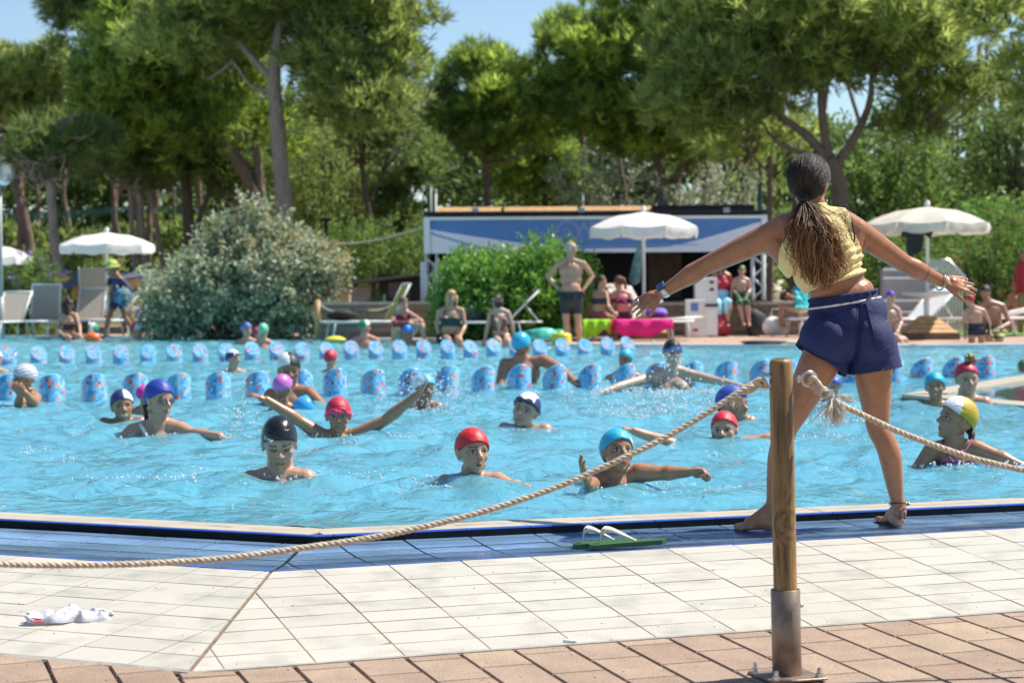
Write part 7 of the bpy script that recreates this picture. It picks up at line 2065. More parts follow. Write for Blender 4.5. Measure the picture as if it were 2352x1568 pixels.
# ---------------------------------------------------------------- bathers on the far bank
def figure(label, Y, J, skin=TAN, S=1.0, yaw=0, pitch=0, roll=0, mouth='closed', eyes='open', vox=.011, tw=1.0, bust=0.0, belly=0.0, front=1, hair=None, capc=None, capf=.2, capb=-.15, group='bathers on the far bank', hs=.9, hands=True, facepaint=True):
 """a whole body from joints seen in the photograph: J maps joint -> (vx, vy[, dY]); front=+1 faces the camera, -1 shows the back"""
 global PEOPLE_N; PEOPLE_N += 1; random.seed(2000 + PEOPLE_N)
 g = lambda k: at(J[k][0], J[k][1], Y + (J[k][2] if len(J[k]) > 2 else 0))
 hx, ht, hc = J['head'][:3]; hd = J['head'][3] if len(J['head']) > 3 else 0
 h = (hc - ht) * K / F * (Y + hd) * .96
 c = at(hx, ht * .52 + hc * .48, Y + hd)
 M = frame(yaw, pitch, roll)
 hpm = (g('hpl') + g('hpr')) / 2
 base = Vector((hpm.x, Y, 0)); L = lambda p: Vector(p) - base
 root = thing('person', label, 'person', base, 0, group)
 sl, sr = g('shl'), g('shr'); sm = (sl + sr) / 2; nk = g('neck')
 mb = MB(); head(mb, L(c), h, M)
 mb.tube([L(c + M @ Vector((0, -.08 * h, -.26 * h))), L(c.lerp(nk, .75)), L(nk + Vector((0, 0, -.03)))], [.053 * S, .052 * S, .062 * S], n=12)
 lat = (sr - sl).normalized(); up = (sm - hpm).normalized(); fr = lat.cross(up).normalized(); lat = up.cross(fr) * -1 if False else (up.cross(fr)).normalized()
 lat = (lat if lat.dot(sr - sl) > 0 else -lat); TM = Matrix((lat, fr, up)).transposed()
 if TM.determinant() < 0: TM = Matrix((lat, -fr, up)).transposed()
 tl = (sm - hpm).length; sw = (sr - sl).length / 2; hw = (g('hpr') - g('hpl')).length / 2 + .085 * S
 wid = lambda t: (sw * .98 + .01, sw * .86, (sw * .42 + hw * .42), hw * 1.0)[t]
 for t, (wt, dp, hh) in enumerate(((max(.12, sw * .95) * tw, .098 * S, .12), (max(.12, sw * .86) * tw, .100 * S, .14), (max(.105, sw * .40 + hw * .42) * tw, .092 * S + belly, .13), (max(.12, hw) * tw, .10 * S + belly * .6, .12))):
  p = sm.lerp(hpm, (.18, .42, .68, .97)[t]); mb.ball(L(p), (wt, dp, hh * max(.8, tl / .5)), 18, 12, TM)
 for s_ in (sl, sr): mb.tube([L(nk + Vector((0, 0, .01))), L(nk.lerp(s_, .5) + Vector((0, 0, .008))), L(s_)], [.05 * S, .046 * S, .046 * S], n=10)
 ff = Vector((0, -1, 0)) * front
 if bust:
  for s in (-1, 1): mb.ball(L(sm.lerp(hpm, .30) + lat * s * sw * .48 + ff * .075 * S), (.065 * bust, .06 * bust, .062 * bust), 12, 8)
 for a_, b_, c_ in (('shl', 'ell', 'wrl'), ('shr', 'elr', 'wrr')):
  if b_ in J:
   limb(mb, L(g(a_)), L(g(b_)), L(g(c_)), .048 * S, .037 * S, .026 * S, 10)
   if hands:
    d_ = (g(c_) - g(b_)).normalized()
    if c_ + 'd' in J: d_ = Vector(J[c_ + 'd'])
    hand(mb, L(g(c_)), d_, (0, -1, .3), hs * S, .2, .3, 1 if a_ == 'shl' else -1)
 for a_, b_, c_, t_ in (('hpl', 'knl', 'anl', 'tol'), ('hpr', 'knr', 'anr', 'tor')):
  if b_ in J:
   limb(mb, L(g(a_)), L(g(b_)), L(g(c_)), .080 * S, .054 * S, .036 * S, 12, belly=1.08)
   to = g(t_) if t_ in J else g(c_) + Vector((0, -.17, -.05)); an = g(c_)
   mb.tube([L(an + (an - to).normalized() * .04 + Vector((0, 0, -.035))), L(an.lerp(to, .5) + Vector((0, 0, -.02))), L(to)], [.036 * S, .036 * S, .024 * S], n=10); mb.ball(L(to), .025 * S, 8, 6)
 me = remesh(mb, vox); co = co_of(me); col = np.tile(np.array(skin), (len(co), 1)).astype(np.float32)
 if facepaint: col = face_paint(co, col, L(c), h, M, skin, mouth, eyes)
 set_col(me, col); link('body', me, SKIN, root)
 if capc: cap(root, L(c), h, M, capc, CAPF, capf, capb, 1.06)
 d = dict(root=root, L=L, c=c, h=h, M=M, Y=Y, me=me, sl=sl, sr=sr, S=S, base=base, sm=sm, hpm=hpm, g=g, up=up, lat=lat)
 if hair: hair(d)
 return d
def hairdo(col, length=.2, bun=None, tail=None, front=.30, back=-.38, grow=1.09, bald=None):
 """hair as a shell over the skull, with locks hanging, a bun or a tail"""
 def f(d):
  r_ = random.Random(int(d['c'].x * 1000)); c, h, M = d['L'](d['c']), d['h'], d['M']
  vary = lambda x, y, z: bald if bald and (z > .33 or y > .2) and abs(x) < .27 else tuple(q * (1 + .35 * math.sin(x * 40 + y * 13)) for q in col)
  cap(d['root'], c, h, M, vary, HAIRM, front, back, grow, name='hair')
  mb = MB()
  if length:
   for k in range(46):
    a = r_.uniform(.55, 2 * PI - .55); x, y = math.sin(a) * .35, math.cos(a) * .42 - .06
    p0 = Vector((x, y, .12)); p1 = Vector((x * 1.08, y * 1.05, -.22)); p2 = Vector((x * r_.uniform(.8, 1.1), y * r_.uniform(.9, 1.15), -.22 - length / h * r_.uniform(.7, 1.05)))
    q2 = c + (M @ Vector((p2.x, p2.y, 0))) * h + Vector((0, 0, p2.z * h))
    mb.tube([c + M @ (p0 * h), c + M @ (p1 * h), q2], [.026, .022, .008], n=5)
  if bun: mb.ball(c + M @ (Vector(bun[:3]) * h), bun[3] * h, 12, 8)
  if tail:
   P = [c + M @ (Vector((0, -.42, .1)) * h)] + [d['L'](at(x, y, d['Y'] + dy)) for x, y, dy in tail]
   P = smooth_path(P, 5); mb.tube(P, [.03 + .02 * math.sin(PI * i / (len(P) - 1)) - .02 * i / len(P) for i in range(len(P))], n=8)
  if mb.v:
   o = mb.build('locks', HAIRM, d['root']); set_col(o.data, np.array([[q * r_.uniform(.7, 1.3) for q in col] for _ in o.data.vertices]))
 return f
def zv(d, vy): return d['L'](at(1176, vy, d['Y'])).z          # height seen at vy, in the figure's own coordinates
def wear(d, name, v0, v1, off, col, extra=None, m=None, colf=None, wr=.0):
 z0, z1 = zv(d, v0), zv(d, v1)          # upper and lower edge
 return shell(d['root'], d['me'], name, [(Vector((0, 0, z0)), Vector((0, 0, 1))), (Vector((0, 0, z1)), Vector((0, 0, 1)))], lambda q: z1 < q.z < z0 and (extra is None or extra(q)), off, col, m, wr=wr, colf=colf)

d = figure('white haired man standing hands on hips in dark swimming shorts', 34.1, dict(head=(1312, 556, 592), neck=(1306, 597), shl=(1281, 606), shr=(1341, 606), ell=(1258, 636, .1), elr=(1361, 634, .1), wrl=(1283, 664, -.02), wrr=(1339, 667, -.06), hpl=(1298, 690), hpr=(1326, 690), knl=(1301, 742), knr=(1328, 742), anl=(1302, 790), anr=(1331, 789)),
   skin=(.50, .275, .18), yaw=58, tw=1.0, belly=.05, hair=hairdo((.42, .41, .40), 0, front=.12, back=-.3, grow=1.02, bald=(.52, .29, .20)), S=1.08)
d['root'].children[1].data if False else None
wear(d, 'swim_shorts', 670, 721, .014, (.022, .024, .028), lambda q: abs(q.x) < .34 and (q.z > zv(d, 700) or True) and q.y < .25 and not (abs(q.x) > .24), wr=.004)
mb = MB(); mb.tube([d['L'](at(x, y, 34.1 - dy)) for x, y, dy in ((1299, 600, .04), (1306, 606, .11), (1312, 611, .13), (1318, 606, .11), (1320, 600, .05))], .007, n=5); mb.build('gold_chain', mat('gold', (.8, .55, .2), .25, metal=1.0), d['root'])
d = figure('woman striding along the bank in a lime hat and navy shirt', 41.5, dict(head=(257, 598, 636), neck=(270, 632), shl=(263, 640, .1), shr=(276, 640, -.12), ell=(246, 654, .1), elr=(295, 660, -.14), wrl=(252, 638, 0), wrr=(283, 668, -.2), hpl=(266, 690, .08), hpr=(278, 690, -.08), knl=(250, 727, -.05), knr=(287, 728, .05), anl=(241, 770, 0), anr=(310, 764, .1), tol=(233, 776, 0), tor=(316, 776, .1)),
   skin=TAN, yaw=-78, pitch=-8, tw=1.25)
wear(d, 'navy_shirt', 634, 703, .016, (.02, .035, .10), lambda q: q.x > zv(d, 700) * 0 - .42 and not (q.x < -.22 and q.z > zv(d, 690)) and not (q.x > .34), wr=.006)
HAT = mat('lime_hat', (.45, .62, .12), .8, var=.15)
mb = MB(); hc = d['L'](d['c'] + d['M'] @ Vector((0, -.04 * d['h'], .16 * d['h']))); mb.lathe([(.0, .13), (.07, .12), (.105, .07), (.11, .0), (.17, -.03), (.175, -.035), (.11, -.01)], 20, hc, d['M']); mb.build('sun_hat', HAT, d['root'])
mb = MB(); q = d['L'](at(284, 682, 41.2)); mb.ball(q, (.20, .13, .19), 16, 10, Matrix.Rotation(R(25), 3, 'Y')); mb.v = [tuple(Vector(v) * 1.0 + Vector((0, 0, .02 * math.sin(v[0] * 31)))) for v in mb.v]
tag(mb.build('beach_bag', mat('colourful_bag', (.08, .22, .36), .7, var=1.2, scale=14), None, d['base']), 'colourful turquoise bag slung round the hips of the walking woman', 'bag')
d = figure('woman in a dark patterned bikini crouching at the edge by the empty loungers', 41.0, dict(head=(158, 687, 718), neck=(157, 719), shl=(143, 726), shr=(174, 724), ell=(130, 757, -.1), elr=(182, 748, -.1), wrl=(160, 783, -.35), wrr=(185, 770, -.3), hpl=(150, 772, .05), hpr=(168, 772, .05), knl=(160, 776, -.5), knr=(182, 772, -.5), anl=(150, 800, -.5), anr=(172, 800, -.5)),
   skin=FAIR, yaw=40, pitch=-35, bust=.9, hair=hairdo((.03, .018, .014), .12, bun=(0, -.45, .3, .2)))
wear(d, 'bikini_top', 738, 752, .008, (.05, .02, .03), lambda q: q.y < .02 and abs(q.x) < .16); wear(d, 'bikini_bottom', 762, 782, .008, (.05, .02, .03), lambda q: abs(q.x) < .2 and q.y > -.25)
d = figure('young woman resting crossed arms on her knees at the pool edge', 33.7, dict(head=(927, 683, 715), neck=(923, 715), shl=(905, 723), shr=(942, 721), ell=(902, 741, -.25), elr=(967, 736, -.3), wrl=(948, 744, -.42), wrr=(930, 741, -.40), hpl=(912, 770, .1), hpr=(938, 770, .1), knl=(908, 744, -.38), knr=(966, 738, -.32), anl=(903, 780, -.35), anr=(975, 778, -.35)),
   skin=(.52, .31, .21), yaw=30, pitch=-4, bust=.8, hair=hairdo((.12, .07, .04), 0, bun=(.1, -.3, .42, .16), front=.28))
wear(d, 'bikini_top', 722, 748, .008, (.16, .03, .04), lambda q: q.y < .02 and abs(q.x) < .14)
d = figure('blonde woman in a dark green bikini sitting on the pool edge', 33.4, dict(head=(1037, 666, 700), neck=(1034, 706), shl=(1009, 715), shr=(1061, 713), ell=(1003, 745, .02), elr=(1068, 748, -.05), wrl=(1008, 774, -.05), wrr=(1054, 778, -.3), hpl=(1020, 776, 0), hpr=(1049, 776, 0), knl=(1030, 780, -.42), knr=(1056, 782, -.42), anl=(1036, 812, -.42), anr=(1060, 812, -.40)),
   skin=FAIR, yaw=14, bust=1.0, hair=hairdo((.50, .34, .15), .16, front=.30))
wear(d, 'bikini_top', 729, 748, .009, (.01, .045, .045), lambda q: q.y < .01 and abs(q.x) < .17); wear(d, 'bikini_bottom', 766, 788, .009, (.01, .04, .045), lambda q: abs(q.x) < .22 and q.y > -.16)
mb = MB(); mb.tube([d['L'](at(1022, 708, 33.37)), d['L'](at(1020, 722, 33.3)), d['L'](at(1026, 735, 33.28))], .009, n=5); mb.tube([d['L'](at(1052, 708, 33.37)), d['L'](at(1054, 722, 33.3)), d['L'](at(1046, 735, 33.28))], .009, n=5); stuff(mb.build('straps', mat('green_strap', (.01, .045, .045), .6), d['root']))
d = figure('dark haired woman with sunglasses in a brown low cut swimsuit, leaning on straight arms', 33.3, dict(head=(1140, 677, 709), neck=(1145, 711), shl=(1127, 722), shr=(1166, 718), ell=(1120, 752, .05), elr=(1176, 745, .05), wrl=(1113, 783, .05), wrr=(1180, 772, .1), hpl=(1138, 778, 0), hpr=(1164, 778, 0), knl=(1146, 784, -.42), knr=(1166, 784, -.42), anl=(1150, 815, -.42), anr=(1168, 815, -.42)),
   skin=(.54, .34, .25), yaw=-48, pitch=-4, bust=.95, hair=hairdo((.03, .022, .02), .05, bun=(.05, -.5, .12, .2)))
wear(d, 'swimsuit_top', 722, 760, .008, (.16, .07, .05), lambda q: q.y < .06 and .025 + (zv(d, 756) - q.z) * -.25 < abs(q.x - d['L'](at(1146, 740, 33.3)).x) < .14); wear(d, 'swimsuit_bottom', 770, 792, .009, (.025, .04, .035), lambda q: abs(q.x) < .22 and q.y > -.16)
goggles(d['root'], d['L'](d['c']), d['h'], d['M'], -.02, .37, GOGD, LENS)
d = figure('woman with tied dark hair sitting sideways on the lime towel', 35.6, dict(head=(1382, 634, 664), neck=(1380, 668), shl=(1368, 674, .1), shr=(1392, 674, -.1), ell=(1362, 700, .2), elr=(1396, 702, -.25), wrl=(1384, 716, -.1), wrr=(1408, 716, -.3), hpl=(1366, 727, .08), hpr=(1380, 727, -.08), knl=(1400, 726, .05), knr=(1408, 730, -.2), anl=(1402, 765, .0), anr=(1410, 768, -.2)),
   skin=(.46, .26, .17), yaw=70, tw=1.1, hair=hairdo((.035, .02, .015), 0, tail=[(1370, 655, .1), (1372, 685, .05)]))
wear(d, 'swimsuit', 686, 700, .008, (.03, .03, .04), lambda q: q.x < .16); wear(d, 'swim_shorts', 716, 736, .012, (.30, .05, .09), lambda q: q.x < .16)
d = figure('woman with a brown ponytail and pink crossed straps seen from behind', 35.7, dict(head=(1420, 634, 664), neck=(1424, 668), shl=(1408, 676), shr=(1446, 676), ell=(1402, 700, .05), elr=(1452, 700, -.05), wrl=(1410, 722, .1), wrr=(1446, 722, .1), hpl=(1418, 726), hpr=(1442, 726), knl=(1405, 728, .4), knr=(1440, 730, .45), anl=(1405, 765, .45), anr=(1440, 765, .45)),
   skin=(.50, .29, .20), yaw=-140, front=-1, hair=hairdo((.14, .07, .03), 0, tail=[(1432, 642, -.1), (1438, 662, -.08)]))
wear(d, 'bikini_top', 688, 699, .008, (.06, .02, .09), lambda q: abs(q.x) < .2); wear(d, 'bikini_bottom', 718, 734, .01, (.02, .02, .03), lambda q: abs(q.x) < .26)
PINKS = mat('pink_strap', (.75, .12, .35), .6)
mb = MB(); mb.tube([d['L'](at(1414, 674, 35.57)), d['L'](at(1440, 694, 35.56))], .010, n=5); mb.tube([d['L'](at(1438, 674, 35.57)), d['L'](at(1414, 694, 35.56))], .010, n=5); stuff(mb.build('straps', PINKS, d['root']))
d = figure('woman in a red top and pale blue sarong sitting on the low wall', 38.75, dict(head=(1655, 590, 622), neck=(1656, 625), shl=(1638, 634), shr=(1673, 633), ell=(1636, 664, .05), elr=(1681, 664, 0), wrl=(1644, 690, -.1), wrr=(1680, 692, -.1), hpl=(1644, 694), hpr=(1666, 694), knl=(1648, 698, -.42), knr=(1674, 696, -.42), anl=(1652, 742, -.4), anr=(1671, 742, -.42)), skin=FAIR, bust=1.1, hair=hairdo((.10, .06, .04), .15), S=1.08)
wear(d, 'red_top', 636, 668, .010, (.42, .015, .05), lambda q: abs(q.x) < .2); wear(d, 'blue_sarong', 668, 724, .022, (.30, .58, .72), lambda q: q.x < .16 - max(0, (zv(d, 694) - q.z)) * .35 and q.x > -.26, wr=.008)
d = figure('boy in a dark cap with green print and patterned shorts sitting on the low wall', 38.75, dict(head=(1704, 609, 636), neck=(1702, 638), shl=(1686, 644), shr=(1718, 644), ell=(1682, 664), elr=(1723, 665), wrl=(1697, 685, -.3), wrr=(1712, 686, -.3), hpl=(1694, 695), hpr=(1710, 695), knl=(1698, 694, -.4), knr=(1716, 694, -.4), anl=(1708, 740, -.42), anr=(1720, 741, -.42)), skin=(.50, .30, .22), S=.92, capc=lambda x, y, z: (.15, .45, .06) if y > .22 and abs(x) < .2 else BLK)
wear(d, 'patterned_shorts', 675, 703, .016, (.03, .10, .04), lambda q: abs(q.x) < .22, colf=lambda q: (.04, .16, .05) if math.sin(q.x * 60) * math.sin(q.z * 70) > 0 else (.012, .02, .014))
d = figure('person in a turquoise shirt looking at a phone on the shaded lounger', 37.8, dict(head=(1836, 630, 662), neck=(1838, 662), shl=(1822, 668, -.08), shr=(1850, 668, .1), ell=(1838, 692, -.22), elr=(1852, 694, .1), wrl=(1808, 676, -.3), wrr=(1812, 680, -.1), hpl=(1834, 710, -.06), hpr=(1846, 710, .08), knl=(1795, 704, -.15), knr=(1800, 708, .1), anl=(1792, 742, -.15), anr=(1800, 742, .1)), skin=TAN, yaw=-60, pitch=-25, hair=hairdo((.05, .03, .02), .05))
wear(d, 'turquoise_shirt', 663, 713, .02, (.02, .42, .46), lambda q: q.x > -.16, wr=.006)
p = at(1804, 672, 37.45); mb = MB(); mb.box((0, 0, 0), (.03, .08, .15), Matrix.Rotation(R(20), 3, 'Y'), bev=.006); tag(mb.build('phone', BLACK, None, p), 'dark phone held by the person in turquoise', 'phone')
d = figure('bather in a purple cap sitting on the edge with a leg over the water', 33.2, dict(head=(2046, 668, 697), neck=(2044, 702), shl=(2026, 712), shr=(2062, 712), ell=(2020, 742), elr=(2070, 740, -.05), wrl=(2030, 768, -.1), wrr=(2063, 757, -.2), hpl=(2032, 774), hpr=(2054, 774), knl=(2060, 774, -.35), knr=(2072, 778, -.3), anl=(2080, 800, -.4), anr=(2090, 792, -.3), tor=(2094, 796, -.42)), skin=(.50, .32, .24), yaw=35, pitch=-6, capc=one((.16, .04, .42)))
wear(d, 'swim_trunks', 764, 782, .012, (.03, .04, .06), lambda q: abs(q.x) < .2 and q.y > -.2)
d = figure('boy in a red cap and dark trunks standing at the steps, back turned', 32.4, dict(head=(2226, 676, 704), neck=(2236, 708), shl=(2217, 716), shr=(2259, 714), ell=(2213, 740), elr=(2271, 738), wrl=(2216, 764, -.05), wrr=(2272, 762, -.05), hpl=(2233, 760), hpr=(2254, 760), knl=(2231, 792), knr=(2255, 792), anl=(2231, 822), anr=(2256, 822)), skin=FAIR, yaw=-140, front=-1, S=.88, capc=lambda x, y, z: (.06, .30, .10) if z > .42 else (.50, .02, .06))
wear(d, 'dark_trunks', 749, 776, .007, (.012, .016, .035), lambda q: abs(q.x - d['L'](at(2243, 760, 32.4)).x) < .2)
d = figure('sunburnt man with dark hair crouching behind the boy in trunks', 33.5, dict(head=(2263, 655, 690), neck=(2270, 694), shl=(2252, 703), shr=(2303, 703), ell=(2250, 735, .05), elr=(2318, 742, -.05), wrl=(2262, 760, -.1), wrr=(2292, 757, -.25), hpl=(2268, 765, .1), hpr=(2296, 765, .1), knl=(2272, 772, -.35), knr=(2296, 776, -.35), anl=(2276, 805, -.3), anr=(2290, 805, -.3)), skin=(.40, .20, .13), yaw=-20, pitch=-14, S=1.08, hair=hairdo((.03, .022, .018), 0, front=.2, back=-.2))
wear(d, 'yellow_trim_shorts', 757, 786, .014, (.10, .11, .12), lambda q: q.y > -.42 and abs(q.x) < .34, colf=lambda q: (.55, .5, .03) if math.sin(q.z * 90) > .6 else (.10, .11, .12))
d = figure('person in a red shirt cut off by the picture edge', 40, dict(head=(2352, 572, 602), neck=(2352, 605), shl=(2340, 612), shr=(2366, 612), ell=(2336, 640), elr=(2370, 640), wrl=(2338, 664), wrr=(2372, 664), hpl=(2346, 680), hpr=(2362, 680), knl=(2346, 720), knr=(2362, 720), anl=(2346, 766), anr=(2362, 766)), skin=TAN, yaw=-60, hair=hairdo((.04, .03, .02), 0))
wear(d, 'red_shirt', 606, 680, .02, (.45, .02, .04), lambda q: abs(q.x) < .3)
d = figure('sunlit person without a shirt sitting behind the red shirt', 41, dict(head=(2332, 640, 668), neck=(2332, 672), shl=(2318, 680), shr=(2346, 680), ell=(2314, 704), elr=(2350, 704), wrl=(2322, 724, -.1), wrr=(2345, 724, -.1), hpl=(2324, 728), hpr=(2342, 728), knl=(2320, 730, -.4), knr=(2342, 730, -.4), anl=(2320, 765, -.4), anr=(2342, 765, -.4)), skin=RED_, yaw=-50, hair=hairdo((.05, .03, .02), 0))
wear(d, 'pink_shorts', 718, 738, .014, (.5, .1, .2), lambda q: abs(q.x) < .25)
# ================================================================ the instructor on the pool edge, seen from behind
random.seed(99)
def instructor():
 fr_ = atz(2070, 1210, -.03); fl_ = atz(1745, 1219, -.034)
 Y = fr_.y + .02
 YL = fl_.y
 g = lambda vx, vy, dy=0: at(vx, vy, Y + dy)
 base = Vector((g(1940, 1200).x, Y, -.03)); L = lambda p: Vector(p) - base
 root = thing('person', 'instructor with long ponytail, yellow top and navy shorts, arms stretched wide', 'person', base)
 SK = (.37, .158, .072)
 c = g(1857, 424); h = 130 * K / F * Y * 1.0; M = frame(152, -8, 7)
 mb = MB(); head(mb, L(c), h, M, True)
 # spine: neck, upper back, waist, pelvis
 P = lambda vx, vy, dy=0: L(g(vx, vy, dy))
 mb.tube([P(1866, 462, .01), P(1874, 492, .01), P(1882, 522, .0)], [.046, .046, .060], n=16)
 ax = (P(1990, 740) - P(1880, 530)); ax_up = -ax.normalized(); latv = Vector((ax_up.z, 0, -ax_up.x)).normalized(); TM = Matrix((latv, Vector((0, 1, 0)), ax_up)).transposed()
 def el(vx, vy, rx, ry, rz, dy=0, m=TM): mb.ball(P(vx, vy, dy), (rx, ry, rz), 22, 14, m)
 el(1880, 548, .135, .080, .085); el(1886, 575, .140, .088, .095); el(1898, 612, .128, .085, .095); el(1920, 652, .112, .078, .085); el(1936, 690, .128, .086, .075)
 el(1948, 735, .142, .098, .085); el(1944, 770, .140, .105, .080)
 for s, vx in ((-1, 1902), (1, 1994)): el(vx, 778, .076, .088, .092, -.032)
 for s, vx in ((-1, 1838), (1, 1925)): el(vx, 572, .055, .040, .085, -.045)     # shoulder blades
 # shoulders and arms
 SL, SR = P(1762, 545, .02), P(1966, 530, .02)
 for s_, q in ((SL, P(1800, 520, .0)), (SR, P(1935, 510, .0))):
  mb.tube([P(1874, 500, .005), q, s_], [.046, .050, .050], n=14)
 EL, WL = P(1618, 612, .12), P(1518, 674, .18)
 ER, WR = P(2078, 606, .10), P(2166, 648, .16)
 limb(mb, SL, EL, WL, .0520, .0365, .0225, 16, belly=1.05)
 limb(mb, SR, ER, WR, .0500, .0350, .0220, 16, belly=1.05)
 mb.tube([SL, SL.lerp(P(1815, 590), .6), P(1835, 610)], [.05, .05, .06], n=12); mb.tube([SR, SR.lerp(P(1950, 580), .6), P(1940, 600)], [.05, .05, .06], n=12)
 HLd = P(1448, 708, .20) - WL; HRd = P(2243, 656, .20) - WR
 hand(mb, WL, HLd, (-.25, -.75, .6), HLd.length / .158, .16, .16, -1)
 hand(mb, WR, HRd, (.15, -.75, .6), HRd.length / .158, .16, .12, 1)
 # legs
 hl, hr = P(1900, 800), P(2000, 800)
 kl = L(at(1806, 985, (Y + YL) / 2 - .01)); al = L(at(1772, 1172, YL)); heel_l = L(at(1772, 1222, YL - .01))
 kr = P(2017, 985); ar = P(2066, 1165)
 def leg(a, k, an, bow=0):
  pts = [a, a.lerp(k, .3), a.lerp(k, .62), a.lerp(k, .86), k, k.lerp(an, .18) + Vector((bow, -.012, 0)), k.lerp(an, .36) + Vector((bow * 1.2, -.015, 0)), k.lerp(an, .62) + Vector((bow * .6, -.006, 0)), k.lerp(an, .86), an]
  rr = [.083, .074, .060, .048, .042, .0425, .0435, .036, .027, .026]
  P_ = smooth_path(pts, 3); n_ = len(P_); rad = [np.interp(i / (n_ - 1), np.linspace(0, 1, len(rr)), rr) for i in range(n_)]
  mb.tube(P_, rad, n=20); mb.ball(a, .083, 18, 12); mb.ball(an, .026, 12, 8)
 leg(hl, kl, al, -.008); leg(hr, kr, ar, .012)
 def foot(an, heel, toe, side, wd=1.0):
  d_ = (toe - heel); d_.z = 0; Lf = d_.length; d_.normalize(); s_ = Vector((-d_.y, d_.x, 0))
  z0 = heel.z
  mb.tube([an, an.lerp(heel + Vector((0, 0, .03)), .6)], [.026, .029], n=12)
  mb.ball(heel + d_ * .012 + Vector((0, 0, .028)), (.027, .028, .027), 14, 10)
  mb.tube([heel + d_ * .015 + Vector((0, 0, .026)), heel + d_ * Lf * .38 + Vector((0, 0, .036)), heel + d_ * Lf * .66 + Vector((0, 0, .026))], [.027, .031, .026], n=14)
  mb.tube([an + d_ * .01 + Vector((0, 0, .0)), heel + d_ * Lf * .42 + Vector((0, 0, .046)), heel + d_ * Lf * .7 + Vector((0, 0, .026))], [.028, .026, .018], n=12)
  mb.ball(heel + d_ * Lf * .70 + Vector((0, 0, .016)), (.042, .042, .016), 14, 8)
  for k in range(5):
   o = (k - 2) / 2; tl_ = Lf * (1.0, .99, .96, .92, .86)[k if side > 0 else 4 - k] if True else 0
   b0 = heel + d_ * Lf * .72 + s_ * o * .034; e0 = heel + d_ * (tl_ - .008) + s_ * o * .036
   big = (k == 0) if side > 0 else (k == 4)
   r0 = .0125 if big else .0088; mb.tube([b0 + Vector((0, 0, .016)), b0.lerp(e0, .5) + Vector((0, 0, .016)), e0 + Vector((0, 0, r0))], [r0, r0, r0 * .9], n=8); mb.ball(e0 + Vector((0, 0, r0)), r0 * .95, 8, 6)
  for p in (): pass
 hz = L(Vector((0, 0, gut_z(*(at(1790, 1222, YL).to_2d())) + .002))).z
 hL = L(at(1782, 1222, YL - .01)); hL.z = hz; tL = L(at(1684, 1222, YL + .02)); tL.z = hz
 foot(al, hL, tL, 1)
 hR = L(at(2066, 1214, Y - .02)); hR.z = L(Vector((0, 0, gut_z(*(at(2070, 1214, Y).to_2d())) + .002))).z; tR = hR + Vector((-.014, .20, 0))
 foot(ar, hR, tR, -1)
 me = remesh(mb, .0046, 4, .5)
 co = co_of(me); col = np.tile(np.array(SK), (len(co), 1)).astype(np.float32)
 # palms, heels and finger tips are paler, knees and elbows a little darker
 def tint(p, r_, k, cc):
  w = np.exp(-((co - np.array(p)) ** 2).sum(1) / (r_ * r_))[:, None] * k; col[:] = col * (1 - w) + np.array(cc) * w
 tint(hR, .05, .6, (.50, .29, .20)); tint(hL, .05, .5, (.48, .28, .19)); tint(tL, .05, .5, (.46, .26, .18)); tint(EL, .04, .35, (.22, .095, .05)); tint(ER, .04, .35, (.22, .095, .05)); tint(kr, .06, .25, (.24, .10, .05))
 for w_, d_ in ((WL, HLd), (WR, HRd)): tint(w_ + d_, .035, .5, (.50, .30, .23))
 set_col(me, col); body = link('body', me, SKIN, root)

 # yellow ribbed top
 YT = (.72, .53, .16)
 def ytmat():
  m, nt, n, l, b = node_mat('yellow_rib'); tc = n.new('ShaderNodeTexCoord')
  wv = n.new('ShaderNodeTexWave'); wv.inputs['Scale'].default_value = 62; wv.bands_direction = 'Z'; wv.inputs['Distortion'].default_value = 1.2; wv.inputs['Detail Scale'].default_value = 1.5
  mp = n.new('ShaderNodeMapping'); mp.inputs['Rotation'].default_value = (0, R(-14), 0); l.new(tc.outputs['Object'], mp.inputs['Vector']); l.new(mp.outputs[0], wv.inputs['Vector'])
  bp = n.new('ShaderNodeBump'); bp.inputs['Strength'].default_value = .35; bp.inputs['Distance'].default_value = .0025; l.new(wv.outputs['Fac'], bp.inputs['Height']); l.new(bp.outputs[0], b.inputs['Normal'])
  b.inputs['Base Color'].default_value = (.80, .64, .29, 1); b.inputs['Roughness'].default_value = .85
  return m
 YM = ytmat()
 pl = lambda a, b_: (P(*a), (Vector((0, 1, 0)).cross(P(*b_) - P(*a))).normalized())     # a cutting plane seen edge-on through two points
 side = lambda q, a, b_: ((P(*b_) - P(*a)).x * (q.z - P(*a).z) - (P(*b_) - P(*a)).z * (q.x - P(*a).x))   # > 0 above the line a-b (a left of b)
 hem = ((1850, 668), (1994, 622)); armL = ((1786, 575), (1836, 500)); armR = ((1938, 476), (1978, 590)); topl = ((1836, 500), (1938, 482))
 def in_top(q):
  if side(q, *hem) < 0: return False
  if side(q, *armL) > 0 and q.z > P(0, 600).z: return False
  if side(q, *armR) > 0: return False
  if q.x < P(1782, 600).x or q.x > P(2000, 600).x: return False
  if q.z > P(0, 478).z: return False
  if q.x < P(1786, 0).x: return False
  return True
 folds = lambda q: .006 + .0035 * math.sin(side(q, *hem) * 900) * max(0, min(1, (P(0, 560).z - q.z) / .06)) * max(0, min(1, (q.x - P(1880, 0).x) / .05)) + (.006 if side(q, *hem) < .0022 else 0)
 top = shell(root, me, 'yellow_top', [pl(*hem), pl(*armL), pl(*armR)], in_top, folds, YT, YM, wr=.0015, seed=3, thick=.003)
